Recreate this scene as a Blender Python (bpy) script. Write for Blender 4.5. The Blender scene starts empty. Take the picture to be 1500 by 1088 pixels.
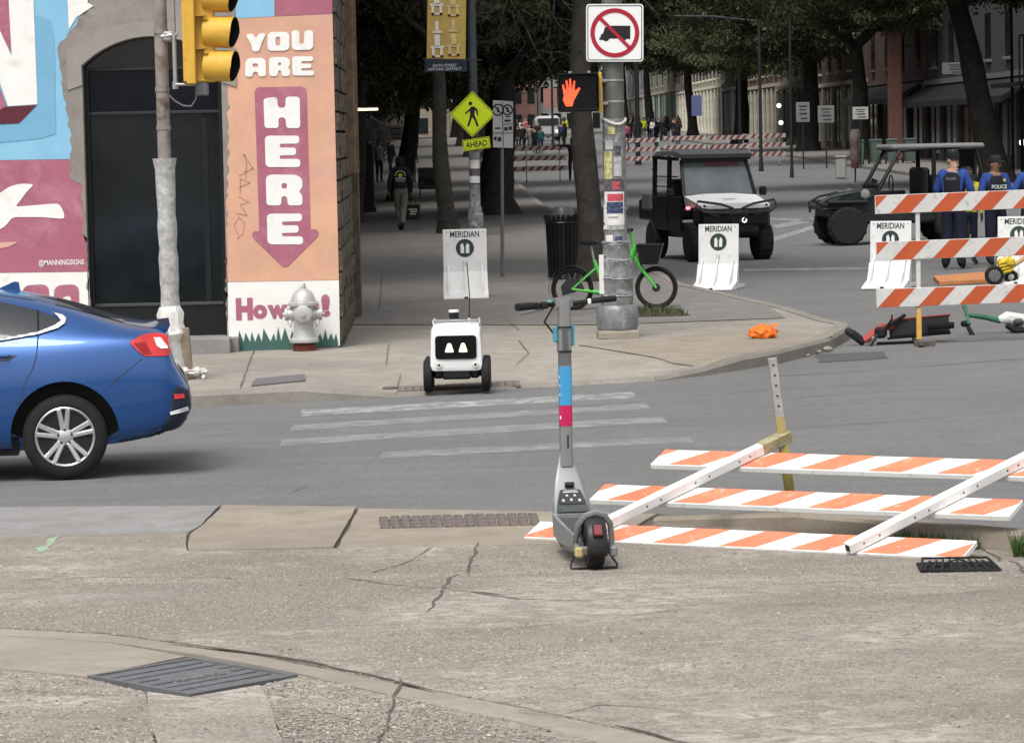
import bpy, bmesh, math, random
from mathutils import Vector, Matrix, Euler
from mathutils.bvhtree import BVHTree
R = math.radians
rnd = random.Random(11)
scn = bpy.context.scene
COL = scn.collection

# ------------------------------------------------------------------ camera, sky, sun, exposure
CAM_Z = 2.32
FPX = 5000.0                       # focal length in pixels of a 1500 px wide frame (about 120 mm)
PITCH, ROLL, YAW = math.atan(344 / FPX), R(-1.2), -math.atan(110 / FPX)
cam_d = bpy.data.cameras.new('camera'); cam = bpy.data.objects.new('camera', cam_d); COL.objects.link(cam)
CAM_M = Matrix.Rotation(YAW, 3, 'Z') @ Matrix.Rotation(math.pi / 2 - PITCH, 3, 'X') @ Matrix.Rotation(ROLL, 3, 'Z')
cam.matrix_world = Matrix.Translation((0, 0, CAM_Z)) @ CAM_M.to_4x4()
cam_d.sensor_width = 36; cam_d.lens = 120; cam_d.clip_start = .5; cam_d.clip_end = 3000
scn.camera = cam

SUN_EL, SUN_AZ = R(58), R(205)     # sun behind the photographer, high, veiled by cloud
w = bpy.data.worlds.new('World'); scn.world = w; w.use_nodes = True
nt = w.node_tree; nt.nodes.clear()
sky = nt.nodes.new('ShaderNodeTexSky'); sky.sky_type = 'NISHITA'; sky.sun_disc = False
sky.sun_elevation = SUN_EL; sky.sun_rotation = SUN_AZ; sky.dust_density = 4; sky.air_density = 1.0; sky.ozone_density = 1
hs = nt.nodes.new('ShaderNodeHueSaturation'); hs.inputs['Saturation'].default_value = .16   # grey overcast
bg = nt.nodes.new('ShaderNodeBackground'); bg.inputs['Strength'].default_value = .15
wo = nt.nodes.new('ShaderNodeOutputWorld')
nt.links.new(sky.outputs[0], hs.inputs['Color']); nt.links.new(hs.outputs[0], bg.inputs[0]); nt.links.new(bg.outputs[0], wo.inputs[0])
sl = bpy.data.lights.new('sun', 'SUN'); sl.energy = 1.5; sl.angle = R(28); sl.color = (1, .965, .92)
so = bpy.data.objects.new('sun', sl); COL.objects.link(so)
sd = Vector((math.sin(SUN_AZ) * math.cos(SUN_EL), math.cos(SUN_AZ) * math.cos(SUN_EL), math.sin(SUN_EL)))
so.rotation_euler = sd.to_track_quat('Z', 'Y').to_euler()
vs = scn.view_settings
scn.display_settings.display_device = 'sRGB'
vs.view_transform = 'Standard'; vs.look = 'None'; vs.exposure = 0.5; vs.gamma = 1; vs.use_curve_mapping = False
scn.cycles.max_bounces = 5; scn.cycles.diffuse_bounces = 3; scn.cycles.glossy_bounces = 3
scn.cycles.transmission_bounces = 4; scn.cycles.transparent_max_bounces = 8

# ------------------------------------------------------------------ where things are
def ray(px, py):
    return (CAM_M @ Vector(((px - 750) / FPX, -(py - 544) / FPX, -1))).normalized()
KN = [(-60, .60), (8, .52), (11, .45), (13, .39), (15, .30), (16, .235), (16.5, .18), (17, .10), (17.5, .035), (18, .008), (19.2, .004), (20.5, .0), (22, 0)]
def prof(y):
    if y <= KN[0][0]: return KN[0][1]
    for (a, za), (b, zb) in zip(KN, KN[1:]):
        if y <= b: return za + (zb - za) * (y - a) / (b - a)
    return 0
def sstep(a, b, t):
    t = min(1, max(0, (t - a) / (b - a))); return t * t * (3 - 2 * t)
def G(x, y):                       # the street surface
    return prof(y) + .012 * x * sstep(20, 26, y) + .0105 * (min(y, 330) - 110) * (y > 110)   # the far street climbs gently
KERB = .12
def S(x, y): return G(x, y) + KERB # the far pavement
def gp(px, py, off=0.0):           # the ground point seen at a pixel of the photograph
    d = ray(px, py); lo, hi = 4.0, 900.0
    for _ in range(60):
        m = (lo + hi) / 2; t = m / d.y
        if CAM_Z + d.z * t > G(d.x * t, m) + off: lo = m
        else: hi = m
    t = lo / d.y; return Vector((d.x * t, lo, G(d.x * t, lo) + off))
def pd(px, py, Y):                 # the point seen at a pixel, at distance Y
    d = ray(px, py); t = Y / d.y; return Vector((d.x * t, Y, CAM_Z + d.z * t))
def ppm(Y): return FPX / Y

# ------------------------------------------------------------------ mesh helpers
def T(x=0, y=0, z=0, rx=0, ry=0, rz=0):
    return Matrix.Translation((x, y, z)) @ Euler((R(rx), R(ry), R(rz))).to_matrix().to_4x4()
def frame(o, ex, ey, ez):
    return Matrix(((ex[0], ey[0], ez[0], o[0]), (ex[1], ey[1], ez[1], o[1]), (ex[2], ey[2], ez[2], o[2]), (0, 0, 0, 1)))
class MB:
    def __init__(s): s.v = []; s.f = []; s.mi = []
    def add(s, vs_, fs, m=0, M=None):
        b = len(s.v)
        for v in vs_:
            v = Vector(v); s.v.append(M @ v if M is not None else v)
        for f in fs: s.f.append([b + i for i in f]); s.mi.append(m)
        return s
    def box(s, c, d, M=None, m=0, bev=0, rz=0):
        hx, hy, hz = d[0] / 2, d[1] / 2, d[2] / 2
        L = Matrix.Translation(c) @ Matrix.Rotation(R(rz), 4, 'Z')
        M = L if M is None else M @ L
        if not bev:
            return s.add([(x * hx, y * hy, z * hz) for x in (-1, 1) for y in (-1, 1) for z in (-1, 1)],
                         [(0, 1, 3, 2), (4, 6, 7, 5), (0, 4, 5, 1), (2, 3, 7, 6), (0, 2, 6, 4), (1, 5, 7, 3)], m, M)
        b = min(bev, hx * .9, hy * .9, hz * .9); V = []; ix = {}
        for x in (-1, 1):
            for y in (-1, 1):
                for z in (-1, 1):
                    ix[x, y, z] = len(V)
                    V += [(x * hx, y * (hy - b), z * (hz - b)), (x * (hx - b), y * hy, z * (hz - b)), (x * (hx - b), y * (hy - b), z * hz)]
        q = lambda k, a: ix[k] + a
        F = []
        for a in range(3):
            o = [i for i in range(3) if i != a]
            for sg in (-1, 1):
                ks = []
                for (p, r_) in ((-1, -1), (1, -1), (1, 1), (-1, 1)):
                    k = [0, 0, 0]; k[a] = sg; k[o[0]] = p; k[o[1]] = r_; ks.append(tuple(k))
                F.append([q(k, a) for k in ks])
            for p in (-1, 1):
                for r_ in (-1, 1):
                    k0 = [0, 0, 0]; k0[a] = -1; k0[o[0]] = p; k0[o[1]] = r_; k1 = list(k0); k1[a] = 1
                    k0, k1 = tuple(k0), tuple(k1)
                    F.append([q(k0, o[0]), q(k1, o[0]), q(k1, o[1]), q(k0, o[1])])
        for k in ix: F.append([ix[k], ix[k] + 1, ix[k] + 2])
        return s.add(V, F, m, M)
    def tube(s, pts, r, n=10, m=0, cap=True, closed=False, M=None, sq=1.0):
        pts = [Vector(p) for p in pts]; k = len(pts)
        rr = r if isinstance(r, (list, tuple)) else [r] * k
        t0 = (pts[1] - pts[0]).normalized()
        a = t0.orthogonal().normalized(); V = []; F = []
        for i, p in enumerate(pts):
            if closed: t = (pts[(i + 1) % k] - pts[i - 1]).normalized()
            else: t = (pts[min(i + 1, k - 1)] - pts[max(i - 1, 0)]).normalized()
            a = (a - t * a.dot(t)).normalized(); b = t.cross(a)
            for j in range(n):
                an = 2 * math.pi * j / n
                V.append(p + (a * math.cos(an) + b * math.sin(an) * sq) * rr[i])
        for i in range(k if closed else k - 1):
            i2 = (i + 1) % k
            for j in range(n):
                j2 = (j + 1) % n; F.append((i * n + j, i * n + j2, i2 * n + j2, i2 * n + j))
        if cap and not closed: F.append(list(range(n))[::-1]); F.append([(k - 1) * n + j for j in range(n)])
        return s.add(V, F, m, M)
    def cyl(s, p0, p1, r0, r1=None, n=16, m=0, M=None):
        return s.tube([p0, p1], [r0, r0 if r1 is None else r1], n, m, True, False, M)
    def bar(s, p0, p1, w_, h_, m=0, up=(0, 0, 1), bev=0, M=None):    # a box beam between two points
        p0, p1 = Vector(p0), Vector(p1); ex = (p1 - p0); L = ex.length; ex.normalize()
        ey = Vector(up).cross(ex)
        if ey.length < 1e-4: ey = Vector((0, 1, 0)).cross(ex)
        ey.normalize(); ez = ex.cross(ey); Fm = frame((p0 + p1) / 2, ex, ey, ez)
        return s.box((0, 0, 0), (L, w_, h_), Fm if M is None else M @ Fm, m, bev)
    def lathe(s, prof_, M=None, n=24, m=0):
        V = []; F = []; k = len(prof_)
        for (r, z) in prof_:
            for j in range(n):
                a = 2 * math.pi * j / n; V.append((max(r, 1e-4) * math.cos(a), max(r, 1e-4) * math.sin(a), z))
        for i in range(k - 1):
            for j in range(n):
                j2 = (j + 1) % n; F.append((i * n + j, i * n + j2, (i + 1) * n + j2, (i + 1) * n + j))
        F.append(list(range(n))[::-1]); F.append([(k - 1) * n + j for j in range(n)])
        return s.add(V, F, m, M)
    def prism(s, poly, depth, M=None, m=0):
        n = len(poly); V = [(p[0], p[1], 0) for p in poly] + [(p[0], p[1], depth) for p in poly]
        F = [list(range(n))[::-1], [n + i for i in range(n)]] + [(i, (i + 1) % n, n + (i + 1) % n, n + i) for i in range(n)]
        return s.add(V, F, m, M)
    def ell(s, c, r, n=12, m=0, M=None):
        if not isinstance(r, (list, tuple)): r = (r, r, r)
        V = []; F = []; k = max(4, n // 2)
        for i in range(k + 1):
            a = math.pi * i / k
            for j in range(n):
                b = 2 * math.pi * j / n; q = max(math.sin(a), 1e-3)
                V.append((c[0] + r[0] * q * math.cos(b), c[1] + r[1] * q * math.sin(b), c[2] - r[2] * math.cos(a)))
        for i in range(k):
            for j in range(n):
                j2 = (j + 1) % n; F.append((i * n + j, i * n + j2, (i + 1) * n + j2, (i + 1) * n + j))
        F.append(list(range(n))[::-1]); F.append([k * n + j for j in range(n)])
        return s.add(V, F, m, M)
    def ring(s, c, R_, r_, axis='Y', n=28, k=8, m=0, M=None):
        pts = []
        for i in range(n):
            a = 2 * math.pi * i / n; p = (math.cos(a) * R_, math.sin(a) * R_)
            pts.append({'Y': (c[0] + p[0], c[1], c[2] + p[1]), 'X': (c[0], c[1] + p[0], c[2] + p[1]), 'Z': (c[0] + p[0], c[1] + p[1], c[2])}[axis])
        return s.tube(pts, r_, k, m, False, True, M)
    def mesh(s, name, mats, smooth=35, fix=True):
        me = bpy.data.meshes.new(name)
        me.from_pydata([tuple(v) for v in s.v], [], s.f)
        if not isinstance(mats, (list, tuple)): mats = [mats]
        for m in mats: me.materials.append(m)
        me.polygons.foreach_set('material_index', s.mi)
        if fix:
            bm = bmesh.new(); bm.from_mesh(me); bmesh.ops.recalc_face_normals(bm, faces=bm.faces); bm.to_mesh(me); bm.free()
        if smooth:
            me.polygons.foreach_set('use_smooth', [True] * len(me.polygons)); me.set_sharp_from_angle(angle=R(smooth))
        me.update(); return me
    def build(s, name, mats, parent=None, smooth=35, fix=True):
        return put(name, s.mesh(name, mats, smooth, fix), parent)
def put(name, me, parent=None, M=None):
    o = bpy.data.objects.new(name, me); COL.objects.link(o)
    if parent is not None: o.parent = parent
    if M is not None: o.matrix_local = M
    return o
def tag(o, label=None, cat=None, group=None, kind=None):
    if label: o['label'] = label
    if cat: o['category'] = cat
    if group: o['group'] = group
    if kind: o['kind'] = kind
    return o
def thing(name, label, cat, loc=(0, 0, 0), rz=0, group=None, M=None):
    o = bpy.data.objects.new(name, None); COL.objects.link(o); o.empty_display_size = .2
    o.location = loc; o.rotation_euler = (0, 0, R(rz))
    if M is not None: o.matrix_world = M
    return tag(o, label, cat, group)
def dup(root, label=None, loc=None, rz=None, scale=None):
    r = root.copy(); COL.objects.link(r)
    if loc is not None: r.location = loc
    if rz is not None: r.rotation_euler = (0, 0, R(rz))
    if scale is not None: r.scale = scale
    if label: r['label'] = label
    for ch in list(root.children):
        c = ch.copy(); COL.objects.link(c); c.parent = r
        for g in list(ch.children):
            d = g.copy(); COL.objects.link(d); d.parent = c
    return r
def recolour(o, i, m):
    o.material_slots[i].link = 'OBJECT'; o.material_slots[i].material = m

def round_poly(pts, r, seg=4):
    out = []; n = len(pts)
    for i in range(n):
        p = Vector(pts[i]).to_2d(); a = Vector(pts[i - 1]).to_2d(); b = Vector(pts[(i + 1) % n]).to_2d()
        q = min(r, (a - p).length * .48, (b - p).length * .48)
        p0 = p + (a - p).normalized() * q; p1 = p + (b - p).normalized() * q
        for k in range(seg + 1):
            t = k / seg; out.append(tuple((1 - t) ** 2 * p0 + 2 * t * (1 - t) * p + t * t * p1))
    return out
def curve_geo(cu):
    o = bpy.data.objects.new('tmp', cu); me = o.to_mesh()
    V = [v.co.copy() for v in me.vertices]; F = [list(p.vertices) for p in me.polygons]
    o.to_mesh_clear(); bpy.data.objects.remove(o); bpy.data.curves.remove(cu); return V, F
def flat(polys, depth=.002):       # a filled outline with holes (even-odd), given thickness; local z from 0 up
    cu = bpy.data.curves.new('tmp', 'CURVE'); cu.dimensions = '2D'; cu.fill_mode = 'BOTH'; cu.extrude = depth / 2
    for p in polys:
        sp = cu.splines.new('POLY'); sp.points.add(len(p) - 1); sp.use_cyclic_u = True
        for q, c in zip(sp.points, p): q.co = (c[0], c[1], 0, 1)
    V, F = curve_geo(cu); return [v + Vector((0, 0, depth / 2)) for v in V], F
def text(s, w_, h_, depth=.002, bold=0.0, shear=0, res=3, keep=False):   # lettering fitted into a w x h box, its lower left at 0,0
    cu = bpy.data.curves.new('tmp', 'FONT'); cu.body = s; cu.offset = bold; cu.shear = shear; cu.resolution_u = res; cu.extrude = .01
    V, F = curve_geo(cu)
    x0 = min(v.x for v in V); x1 = max(v.x for v in V); y0 = min(v.y for v in V); y1 = max(v.y for v in V)
    return [Vector(((v.x - x0) / (x1 - x0) * w_, (v.y - y0) / (y1 - y0) * h_, depth if v.z > 0 else 0)) for v in V], F
def drape(polyxy, off=0.0, thick=.0, fn=G, ys=None, xs=()):        # a sheet that follows the ground
    bm = bmesh.new(); vs_ = [bm.verts.new((p[0], p[1], 0)) for p in polyxy]; bm.faces.new(vs_)
    y0 = min(p[1] for p in polyxy); y1 = max(p[1] for p in polyxy)
    for k in ([k[0] for k in KN] + [20.3, 21, 21.5, 22.5, 23, 23.5, 24, 25, 26] if ys is None else ys):
        if y0 < k < y1: bmesh.ops.bisect_plane(bm, geom=bm.verts[:] + bm.edges[:] + bm.faces[:], plane_co=(0, k, 0), plane_no=(0, 1, 0))
    for k in xs: bmesh.ops.bisect_plane(bm, geom=bm.verts[:] + bm.edges[:] + bm.faces[:], plane_co=(k, 0, 0), plane_no=(1, 0, 0))
    for v in bm.verts: v.co.z = fn(v.co.x, v.co.y) + off
    if thick:
        r = bmesh.ops.extrude_face_region(bm, geom=bm.faces[:])
        for v in [g for g in r['geom'] if isinstance(g, bmesh.types.BMVert)]: v.co.z -= thick
    bmesh.ops.triangulate(bm, faces=[f for f in bm.faces if len(f.verts) > 4])
    bmesh.ops.recalc_face_normals(bm, faces=bm.faces)
    bm.verts.index_update(); V = [v.co.copy() for v in bm.verts]; F = [[v.index for v in f.verts] for f in bm.faces]
    bm.free(); return V, F
def gpoly(px, off=0.0): return [gp(a, b, off).to_2d() for a, b in px]
def jag(pts, step, amp, closed=True):                       # break an outline into an uneven one
    out = []; n = len(pts)
    for i in range(n if closed else n - 1):
        a = Vector(pts[i]).to_2d(); b = Vector(pts[(i + 1) % n]).to_2d(); k = max(1, int((b - a).length / step))
        nn = Vector((-(b - a).y, (b - a).x)).normalized()
        for j in range(k): out.append(a.lerp(b, j / k) + nn * (rnd.uniform(-amp, amp) if j else 0))
    if not closed: out.append(Vector(pts[-1]).to_2d())
    return out

# ------------------------------------------------------------------ materials
def NM(name):
    m = bpy.data.materials.new(name); m.use_nodes = True; nt = m.node_tree
    return m, nt, nt.nodes['Principled BSDF']
def nd(nt, t, **k):
    n = nt.nodes.new(t)
    for a, b in k.items():
        if hasattr(n, a): setattr(n, a, b)
        else: n.inputs[a.replace('_', ' ')].default_value = b
    return n
def noise(nt, co, scale, detail=4, rough=.6, dist=0):
    n = nd(nt, 'ShaderNodeTexNoise'); n.inputs['Scale'].default_value = scale; n.inputs['Detail'].default_value = detail
    n.inputs['Roughness'].default_value = rough; n.inputs['Distortion'].default_value = dist
    nt.links.new(co, n.inputs['Vector']); return n.outputs[0]
def ramp(nt, f, stops):
    r = nd(nt, 'ShaderNodeValToRGB'); e = r.color_ramp.elements
    while len(e) < len(stops): e.new(.5)
    for q, (p, c) in zip(e, stops): q.position = p; q.color = (c, c, c, 1) if isinstance(c, (int, float)) else (*c, 1)
    nt.links.new(f, r.inputs[0]); return r.outputs[0]
def mix(nt, f, a, b, mode='MIX'):
    m = nd(nt, 'ShaderNodeMix', data_type='RGBA', blend_type=mode)
    for s_, v in ((0, f), (6, a), (7, b)):
        if hasattr(v, 'is_linked'): nt.links.new(v, m.inputs[s_])
        elif isinstance(v, (int, float)): m.inputs[s_].default_value = v if s_ == 0 else (v, v, v, 1)
        else: m.inputs[s_].default_value = (*v, 1)
    return m.outputs[2]
def bump(nt, b, h, strength=.3, dist=.01):
    n = nd(nt, 'ShaderNodeBump'); n.inputs['Strength'].default_value = strength; n.inputs['Distance'].default_value = dist
    nt.links.new(h, n.inputs['Height']); nt.links.new(n.outputs[0], b.inputs['Normal'])
MATS = {}
def pm(name, c, rough=.6, metal=0, var=.12, scale=6, bmp=0, bs=60, coat=0, dirt=None, world=False, spec=.3):
    if name in MATS: return MATS[name]
    m, nt, b = NM(name); b.inputs['Roughness'].default_value = rough; b.inputs['Metallic'].default_value = metal
    b.inputs['Coat Weight'].default_value = coat; b.inputs['Coat Roughness'].default_value = .06
    b.inputs['Specular IOR Level'].default_value = spec
    if world: co = nd(nt, 'ShaderNodeNewGeometry').outputs['Position']
    else: co = nd(nt, 'ShaderNodeTexCoord').outputs['Object']
    n1 = noise(nt, co, scale, 5, .65)
    col = mix(nt, ramp(nt, n1, [(.3, 0), (.7, 1)]), [x * (1 - var) for x in c], [min(1, x * (1 + var)) for x in c])
    if dirt:
        dc, amt, ds = dirt
        n2 = noise(nt, co, ds, 6, .7, .6)
        col = mix(nt, ramp(nt, n2, [(.62 - amt * .3, 0), (.78 - amt * .2, 1)]), col, dc)
    nt.links.new(col, b.inputs['Base Color'])
    r = nd(nt, 'ShaderNodeMapRange'); r.inputs[3].default_value = max(.02, rough - .1); r.inputs[4].default_value = min(1, rough + .1)
    nt.links.new(n1, r.inputs[0]); nt.links.new(r.outputs[0], b.inputs['Roughness'])
    if bmp: bump(nt, b, noise(nt, co, bs, 4), bmp, .01)
    MATS[name] = m; return m
def emit(name, c, s):
    if name in MATS: return MATS[name]
    m, nt, b = NM(name); b.inputs['Base Color'].default_value = (*c, 1); b.inputs['Emission Color'].default_value = (*c, 1)
    b.inputs['Emission Strength'].default_value = s; MATS[name] = m; return m
def ground_mat(name, base, kind):
    m, nt, b = NM(name); b.inputs['Specular IOR Level'].default_value = .25; b.inputs['Roughness'].default_value = .9
    co = nd(nt, 'ShaderNodeNewGeometry').outputs['Position']
    big = noise(nt, co, .45, 6, .65, .3); mid = noise(nt, co, 3.2, 7, .72, .5)
    fine = noise(nt, co, 45, 4, .75); pore = noise(nt, co, 160, 3, .7)
    if kind == 'asphalt':
        c = mix(nt, ramp(nt, big, [(.3, 0), (.7, 1)]), [x * .84 for x in base], [x * 1.14 for x in base])
        st = nd(nt, 'ShaderNodeMapping'); st.inputs['Scale'].default_value = (.22, 2.2, 1); st.inputs['Rotation'].default_value = (0, 0, R(-4)); nt.links.new(co, st.inputs[0])
        streak = noise(nt, st.outputs[0], 1.6, 6, .7, .2)
        c = mix(nt, ramp(nt, streak, [(.42, 0), (.68, .5)]), c, [x * .62 for x in base])
        c = mix(nt, ramp(nt, mid, [(.55, 0), (.8, .35)]), c, [min(1, x * 1.35) for x in base])
        c = mix(nt, ramp(nt, fine, [(.35, .7), (.62, 0)]), c, [x * .5 for x in base])
        c = mix(nt, ramp(nt, noise(nt, co, 18, 5, .8), [(.55, 0), (.72, .6)]), c, [min(1, x * 1.6) for x in base])
        c = mix(nt, ramp(nt, noise(nt, co, .8, 6, .7, .8), [(.58, 0), (.72, .45)]), c, [x * .6 for x in base])
        c = mix(nt, ramp(nt, pore, [(.56, 0), (.70, .75)]), c, [min(1, x * 2.3) for x in base])
        h = mix(nt, .5, fine, pore); bump(nt, b, h, .55, .012)
    elif kind == 'aggregate':
        vo = nd(nt, 'ShaderNodeTexVoronoi'); vo.inputs['Scale'].default_value = 62; nt.links.new(co, vo.inputs['Vector'])
        peb = ramp(nt, vo.outputs['Distance'], [(.0, 1), (.42, .7), (.75, 0)])
        sep = nd(nt, 'ShaderNodeSeparateColor'); nt.links.new(vo.outputs['Color'], sep.inputs[0])
        tint = mix(nt, sep.outputs[0], [base[0] * .74, base[1] * .72, base[2] * .69], [base[0] * 1.30, base[1] * 1.29, base[2] * 1.26])
        worn = ramp(nt, noise(nt, co, .9, 8, .75, .8), [(.40, 0), (.62, 1)])
        c0 = mix(nt, peb, [x * .50 for x in base], tint)
        c1 = mix(nt, ramp(nt, mid, [(.3, 0), (.7, 1)]), [x * .78 for x in base], [x * 1.22 for x in base])
        c1 = mix(nt, ramp(nt, fine, [(.38, .6), (.55, 0)]), c1, [x * .55 for x in base])
        wm = nd(nt, 'ShaderNodeMath', operation='MULTIPLY'); nt.links.new(worn, wm.inputs[0]); wm.inputs[1].default_value = .38
        c = mix(nt, wm.outputs[0], c0, c1)
        c = mix(nt, ramp(nt, big, [(.38, .55), (.6, 0)]), c, [base[0] * .62, base[1] * .60, base[2] * .56])
        pale = ramp(nt, noise(nt, co, .55, 4, .6, .4), [(.44, 0), (.60, 1)])
        pm_ = nd(nt, 'ShaderNodeMath', operation='MULTIPLY'); nt.links.new(pale, pm_.inputs[0]); nt.links.new(ramp(nt, noise(nt, co, 5.5, 9, .8, 1.2), [(.45, .05), (.62, .85)]), pm_.inputs[1])
        c = mix(nt, pm_.outputs[0], c, [min(1, base[0] * 1.62), base[1] * 1.66, base[2] * 1.68])
        c = mix(nt, ramp(nt, noise(nt, co, 9, 8, .8, .6), [(.56, 0), (.74, .75)]), c, [x * .48 for x in base])
        c = mix(nt, ramp(nt, pore, [(.60, 0), (.72, .55)]), c, [min(1, x * 1.9) for x in base])
        c = mix(nt, ramp(nt, noise(nt, co, 1.3, 5, .6), [(.66, 0), (.8, .5)]), c, [x * .5 for x in base])
        bump(nt, b, mix(nt, .6, fine, peb), .6, .009)
    else:
        c = mix(nt, ramp(nt, big, [(.3, 0), (.7, 1)]), [x * .80 for x in base], [x * 1.16 for x in base])
        c = mix(nt, ramp(nt, mid, [(.36, .75), (.6, 0)]), c, [base[0] * .66, base[1] * .63, base[2] * .59])
        c = mix(nt, ramp(nt, fine, [(.38, .5), (.6, 0)]), c, [x * .66 for x in base])
        c = mix(nt, ramp(nt, pore, [(.6, 0), (.75, .4)]), c, [min(1, x * 1.4) for x in base])
        c = mix(nt, ramp(nt, noise(nt, co, 1.1, 6, .7, .8), [(.60, 0), (.74, .5)]), c, [base[0] * .48, base[1] * .45, base[2] * .42])
        bump(nt, b, mix(nt, .5, fine, pore), .35, .006)
    nt.links.new(c, b.inputs['Base Color']); return m
asphalt = ground_mat('worn asphalt', (.170, .169, .166), 'asphalt')
asphalt_dark = ground_mat('patched asphalt', (.10, .10, .10), 'asphalt')
aggregate = ground_mat('exposed aggregate', (.285, .255, .222), 'aggregate')
conc_tan = ground_mat('tan concrete', (.31, .27, .22), 'concrete')
conc_grey = ground_mat('grey concrete', (.27, .265, .26), 'concrete')
conc_light = ground_mat('pale smooth concrete', (.33, .295, .25), 'concrete')
conc_far = ground_mat('far pavement concrete', (.325, .30, .262), 'concrete')
conc_far_dk = ground_mat('shade darkened pavement concrete', (.225, .213, .20), 'concrete')  # far concrete with tree shade painted into its darker colour
kerb_m = ground_mat('kerb concrete', (.27, .25, .22), 'concrete')
dirt_m = pm('crack dirt', (.095, .082, .068), .95, 0, .4, 30)
brick_m = pm('paver brick', (.13, .105, .095), .9, 0, .35, 9, .4, 120)
white_road = pm('worn road paint', (.40, .40, .39), .8, 0, .2, 14, .2, 120, dirt=((.165, .163, .16), 1.0, 6), world=True)
faint_road = pm('nearly worn off road paint', (.275, .275, .27), .8, 0, .15, 14, .2, 120, dirt=((.168, .167, .164), 1.0, 5), world=True)
white_s = pm('scuffed white sheeting', (.76, .76, .74), .45, 0, .05, 5, dirt=((.42, .40, .37), .22, 11))
white_p = pm('white paint', (.78, .78, .76), .45, 0, .04, 5, dirt=((.55, .53, .49), .1, 9))
orange_p = pm('orange sheeting', (.70, .20, .105), .5, 0, .12, 4, dirt=((.72, .50, .40), .16, 9))
orange_d = pm('weathered orange sheeting', (.43, .083, .028), .5, 0, .12, 4)
white_d = pm('weathered white sheeting', (.54, .53, .51), .5, 0, .06, 5, dirt=((.34, .32, .29), .25, 14))
black_p = pm('black plastic', (.009, .009, .010), .45, 0, .2, 10)
rubber = pm('black rubber', (.012, .012, .012), .8, 0, .3, 20, .3, 90)
steel = pm('galvanised steel', (.36, .36, .35), .5, .6, .2, 12, .1, 80)
dk_metal = pm('dark metal', (.03, .032, .035), .5, .3, .25, 10)
yellow_p = pm('signal yellow', (.62, .36, .05), .5, 0, .1, 8, dirt=((.30, .17, .03), .15, 12))
silver_p = pm('silver paint', (.45, .45, .44), .42, .35, .12, 8)

# ------------------------------------------------------------------ ground
KY = [110, 330, 17.5, 18, 18.5, 19.2, 20, 20.3, 21, 21.5, 22, 22.5, 23, 23.5, 24, 24.5, 25, 26]
mb = MB(); mb.add(*drape([(-160, 17), (220, 17), (220, 900), (-160, 900)], -.008, 0, G, KY + [20.5, 20.75, 21.25, 21.75, 22.25, 22.75, 23.25, 23.75, 24.25, 25.5], [-80, -40, -20] + list(range(-12, 14)) + [20, 40, 80, 140]))
road = tag(mb.build('road', asphalt, smooth=0), 'worn grey asphalt street crossing in front of the mural wall', kind='structure')
EDGE = [(-300, 748), (325, 743), (524, 747), (812, 752), (960, 752), (1160, 768), (1500, 798), (1900, 832)]
edge = [Vector((-60, 22.4))] + gpoly(EDGE) + [Vector((8, 16.4)), Vector((60, 16.0))]
near_base = MB().add(*drape([tuple(p) for p in edge] + [(60, -40), (-60, -40)], .002, .12, G, None, list(range(-8, 9))))
near = tag(near_base.build('near_pavement', dirt_m, smooth=0), 'cracked aggregate pavement in the foreground', kind='structure')
def slab(px, m, top=.02, gap=.008, amp=.008, step=.25, name='paving_slab'):
    P = jag(gpoly(px), step, amp); bm = bmesh.new()
    f = bm.faces.new([bm.verts.new((p.x, p.y, 0)) for p in P]); bmesh.ops.recalc_face_normals(bm, faces=bm.faces)
    r = bmesh.ops.inset_region(bm, faces=bm.faces[:], thickness=gap); bmesh.ops.delete(bm, geom=r['faces'], context='FACES')
    keep = [v.co.to_2d() for v in bm.faces[:][0].verts] if len(bm.faces) else P; bm.free()
    return MB().add(*drape([tuple(p) for p in keep], top, .03)).build(name, m, near, smooth=0)
CR = [(-250, 905), (0, 926), (150, 934), (380, 966), (600, 1011), (820, 1056), (960, 1086), (1100, 1122), (1300, 1185)]
CR2 = [(-250, 918), (0, 936), (150, 945), (300, 966), (437, 992), (600, 1031), (760, 1064), (900, 1100), (1100, 1160), (1300, 1230)]
slab([(-300, 749), (322, 744), (296, 772), (277, 783), (0, 790), (-300, 800)], conc_grey, .018)
slab([(327, 744), (522, 746), (488, 806), (276, 811), (280, 785), (298, 773)], conc_tan, .021)
ramp_slab = slab([(526, 748), (812, 753), (962, 756), (900, 790), (800, 800), (495, 807)], conc_tan, .017)
slab([(-300, 801), (0, 791), (274, 784), (274, 812), (494, 808), (800, 801), (905, 791), (965, 770), (1160, 784), (1500, 815), (1900, 850), (1900, 1230), (1302, 1184)] + CR[-2::-1], aggregate, .022, .01, .006)
slab(CR + CR2[::-1], conc_light, .016, .012, .012)
slab([(-260, 922), (0, 938), (150, 947), (272, 968), (128, 998), (0, 986), (-260, 970)], conc_light, .019)
slab([(-260, 972), (0, 988), (128, 1001), (213, 1022), (234, 1130), (-260, 1130)], aggregate, .02)
slab([(215, 1022), (278, 1030), (380, 1012), (428, 1130), (236, 1130)], ground_mat('pale aggregate', (.33, .295, .26), 'aggregate'), .023)
slab([(382, 1012), (440, 996), (600, 1033), (760, 1066), (900, 1102), (1000, 1131), (430, 1131)], aggregate, .018)
slab([(-260, 1132), (1000, 1132), (1100, 1162), (1300, 1234), (1900, 1240), (3000, 2600), (-2000, 2600)], aggregate, .02, .008, .0)
KW = .45
slab([(1904, 852), (2600, 905), (5000, 1130), (5000, 2600), (3010, 2600), (1904, 1242)], aggregate, .02, .008, .0)
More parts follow.
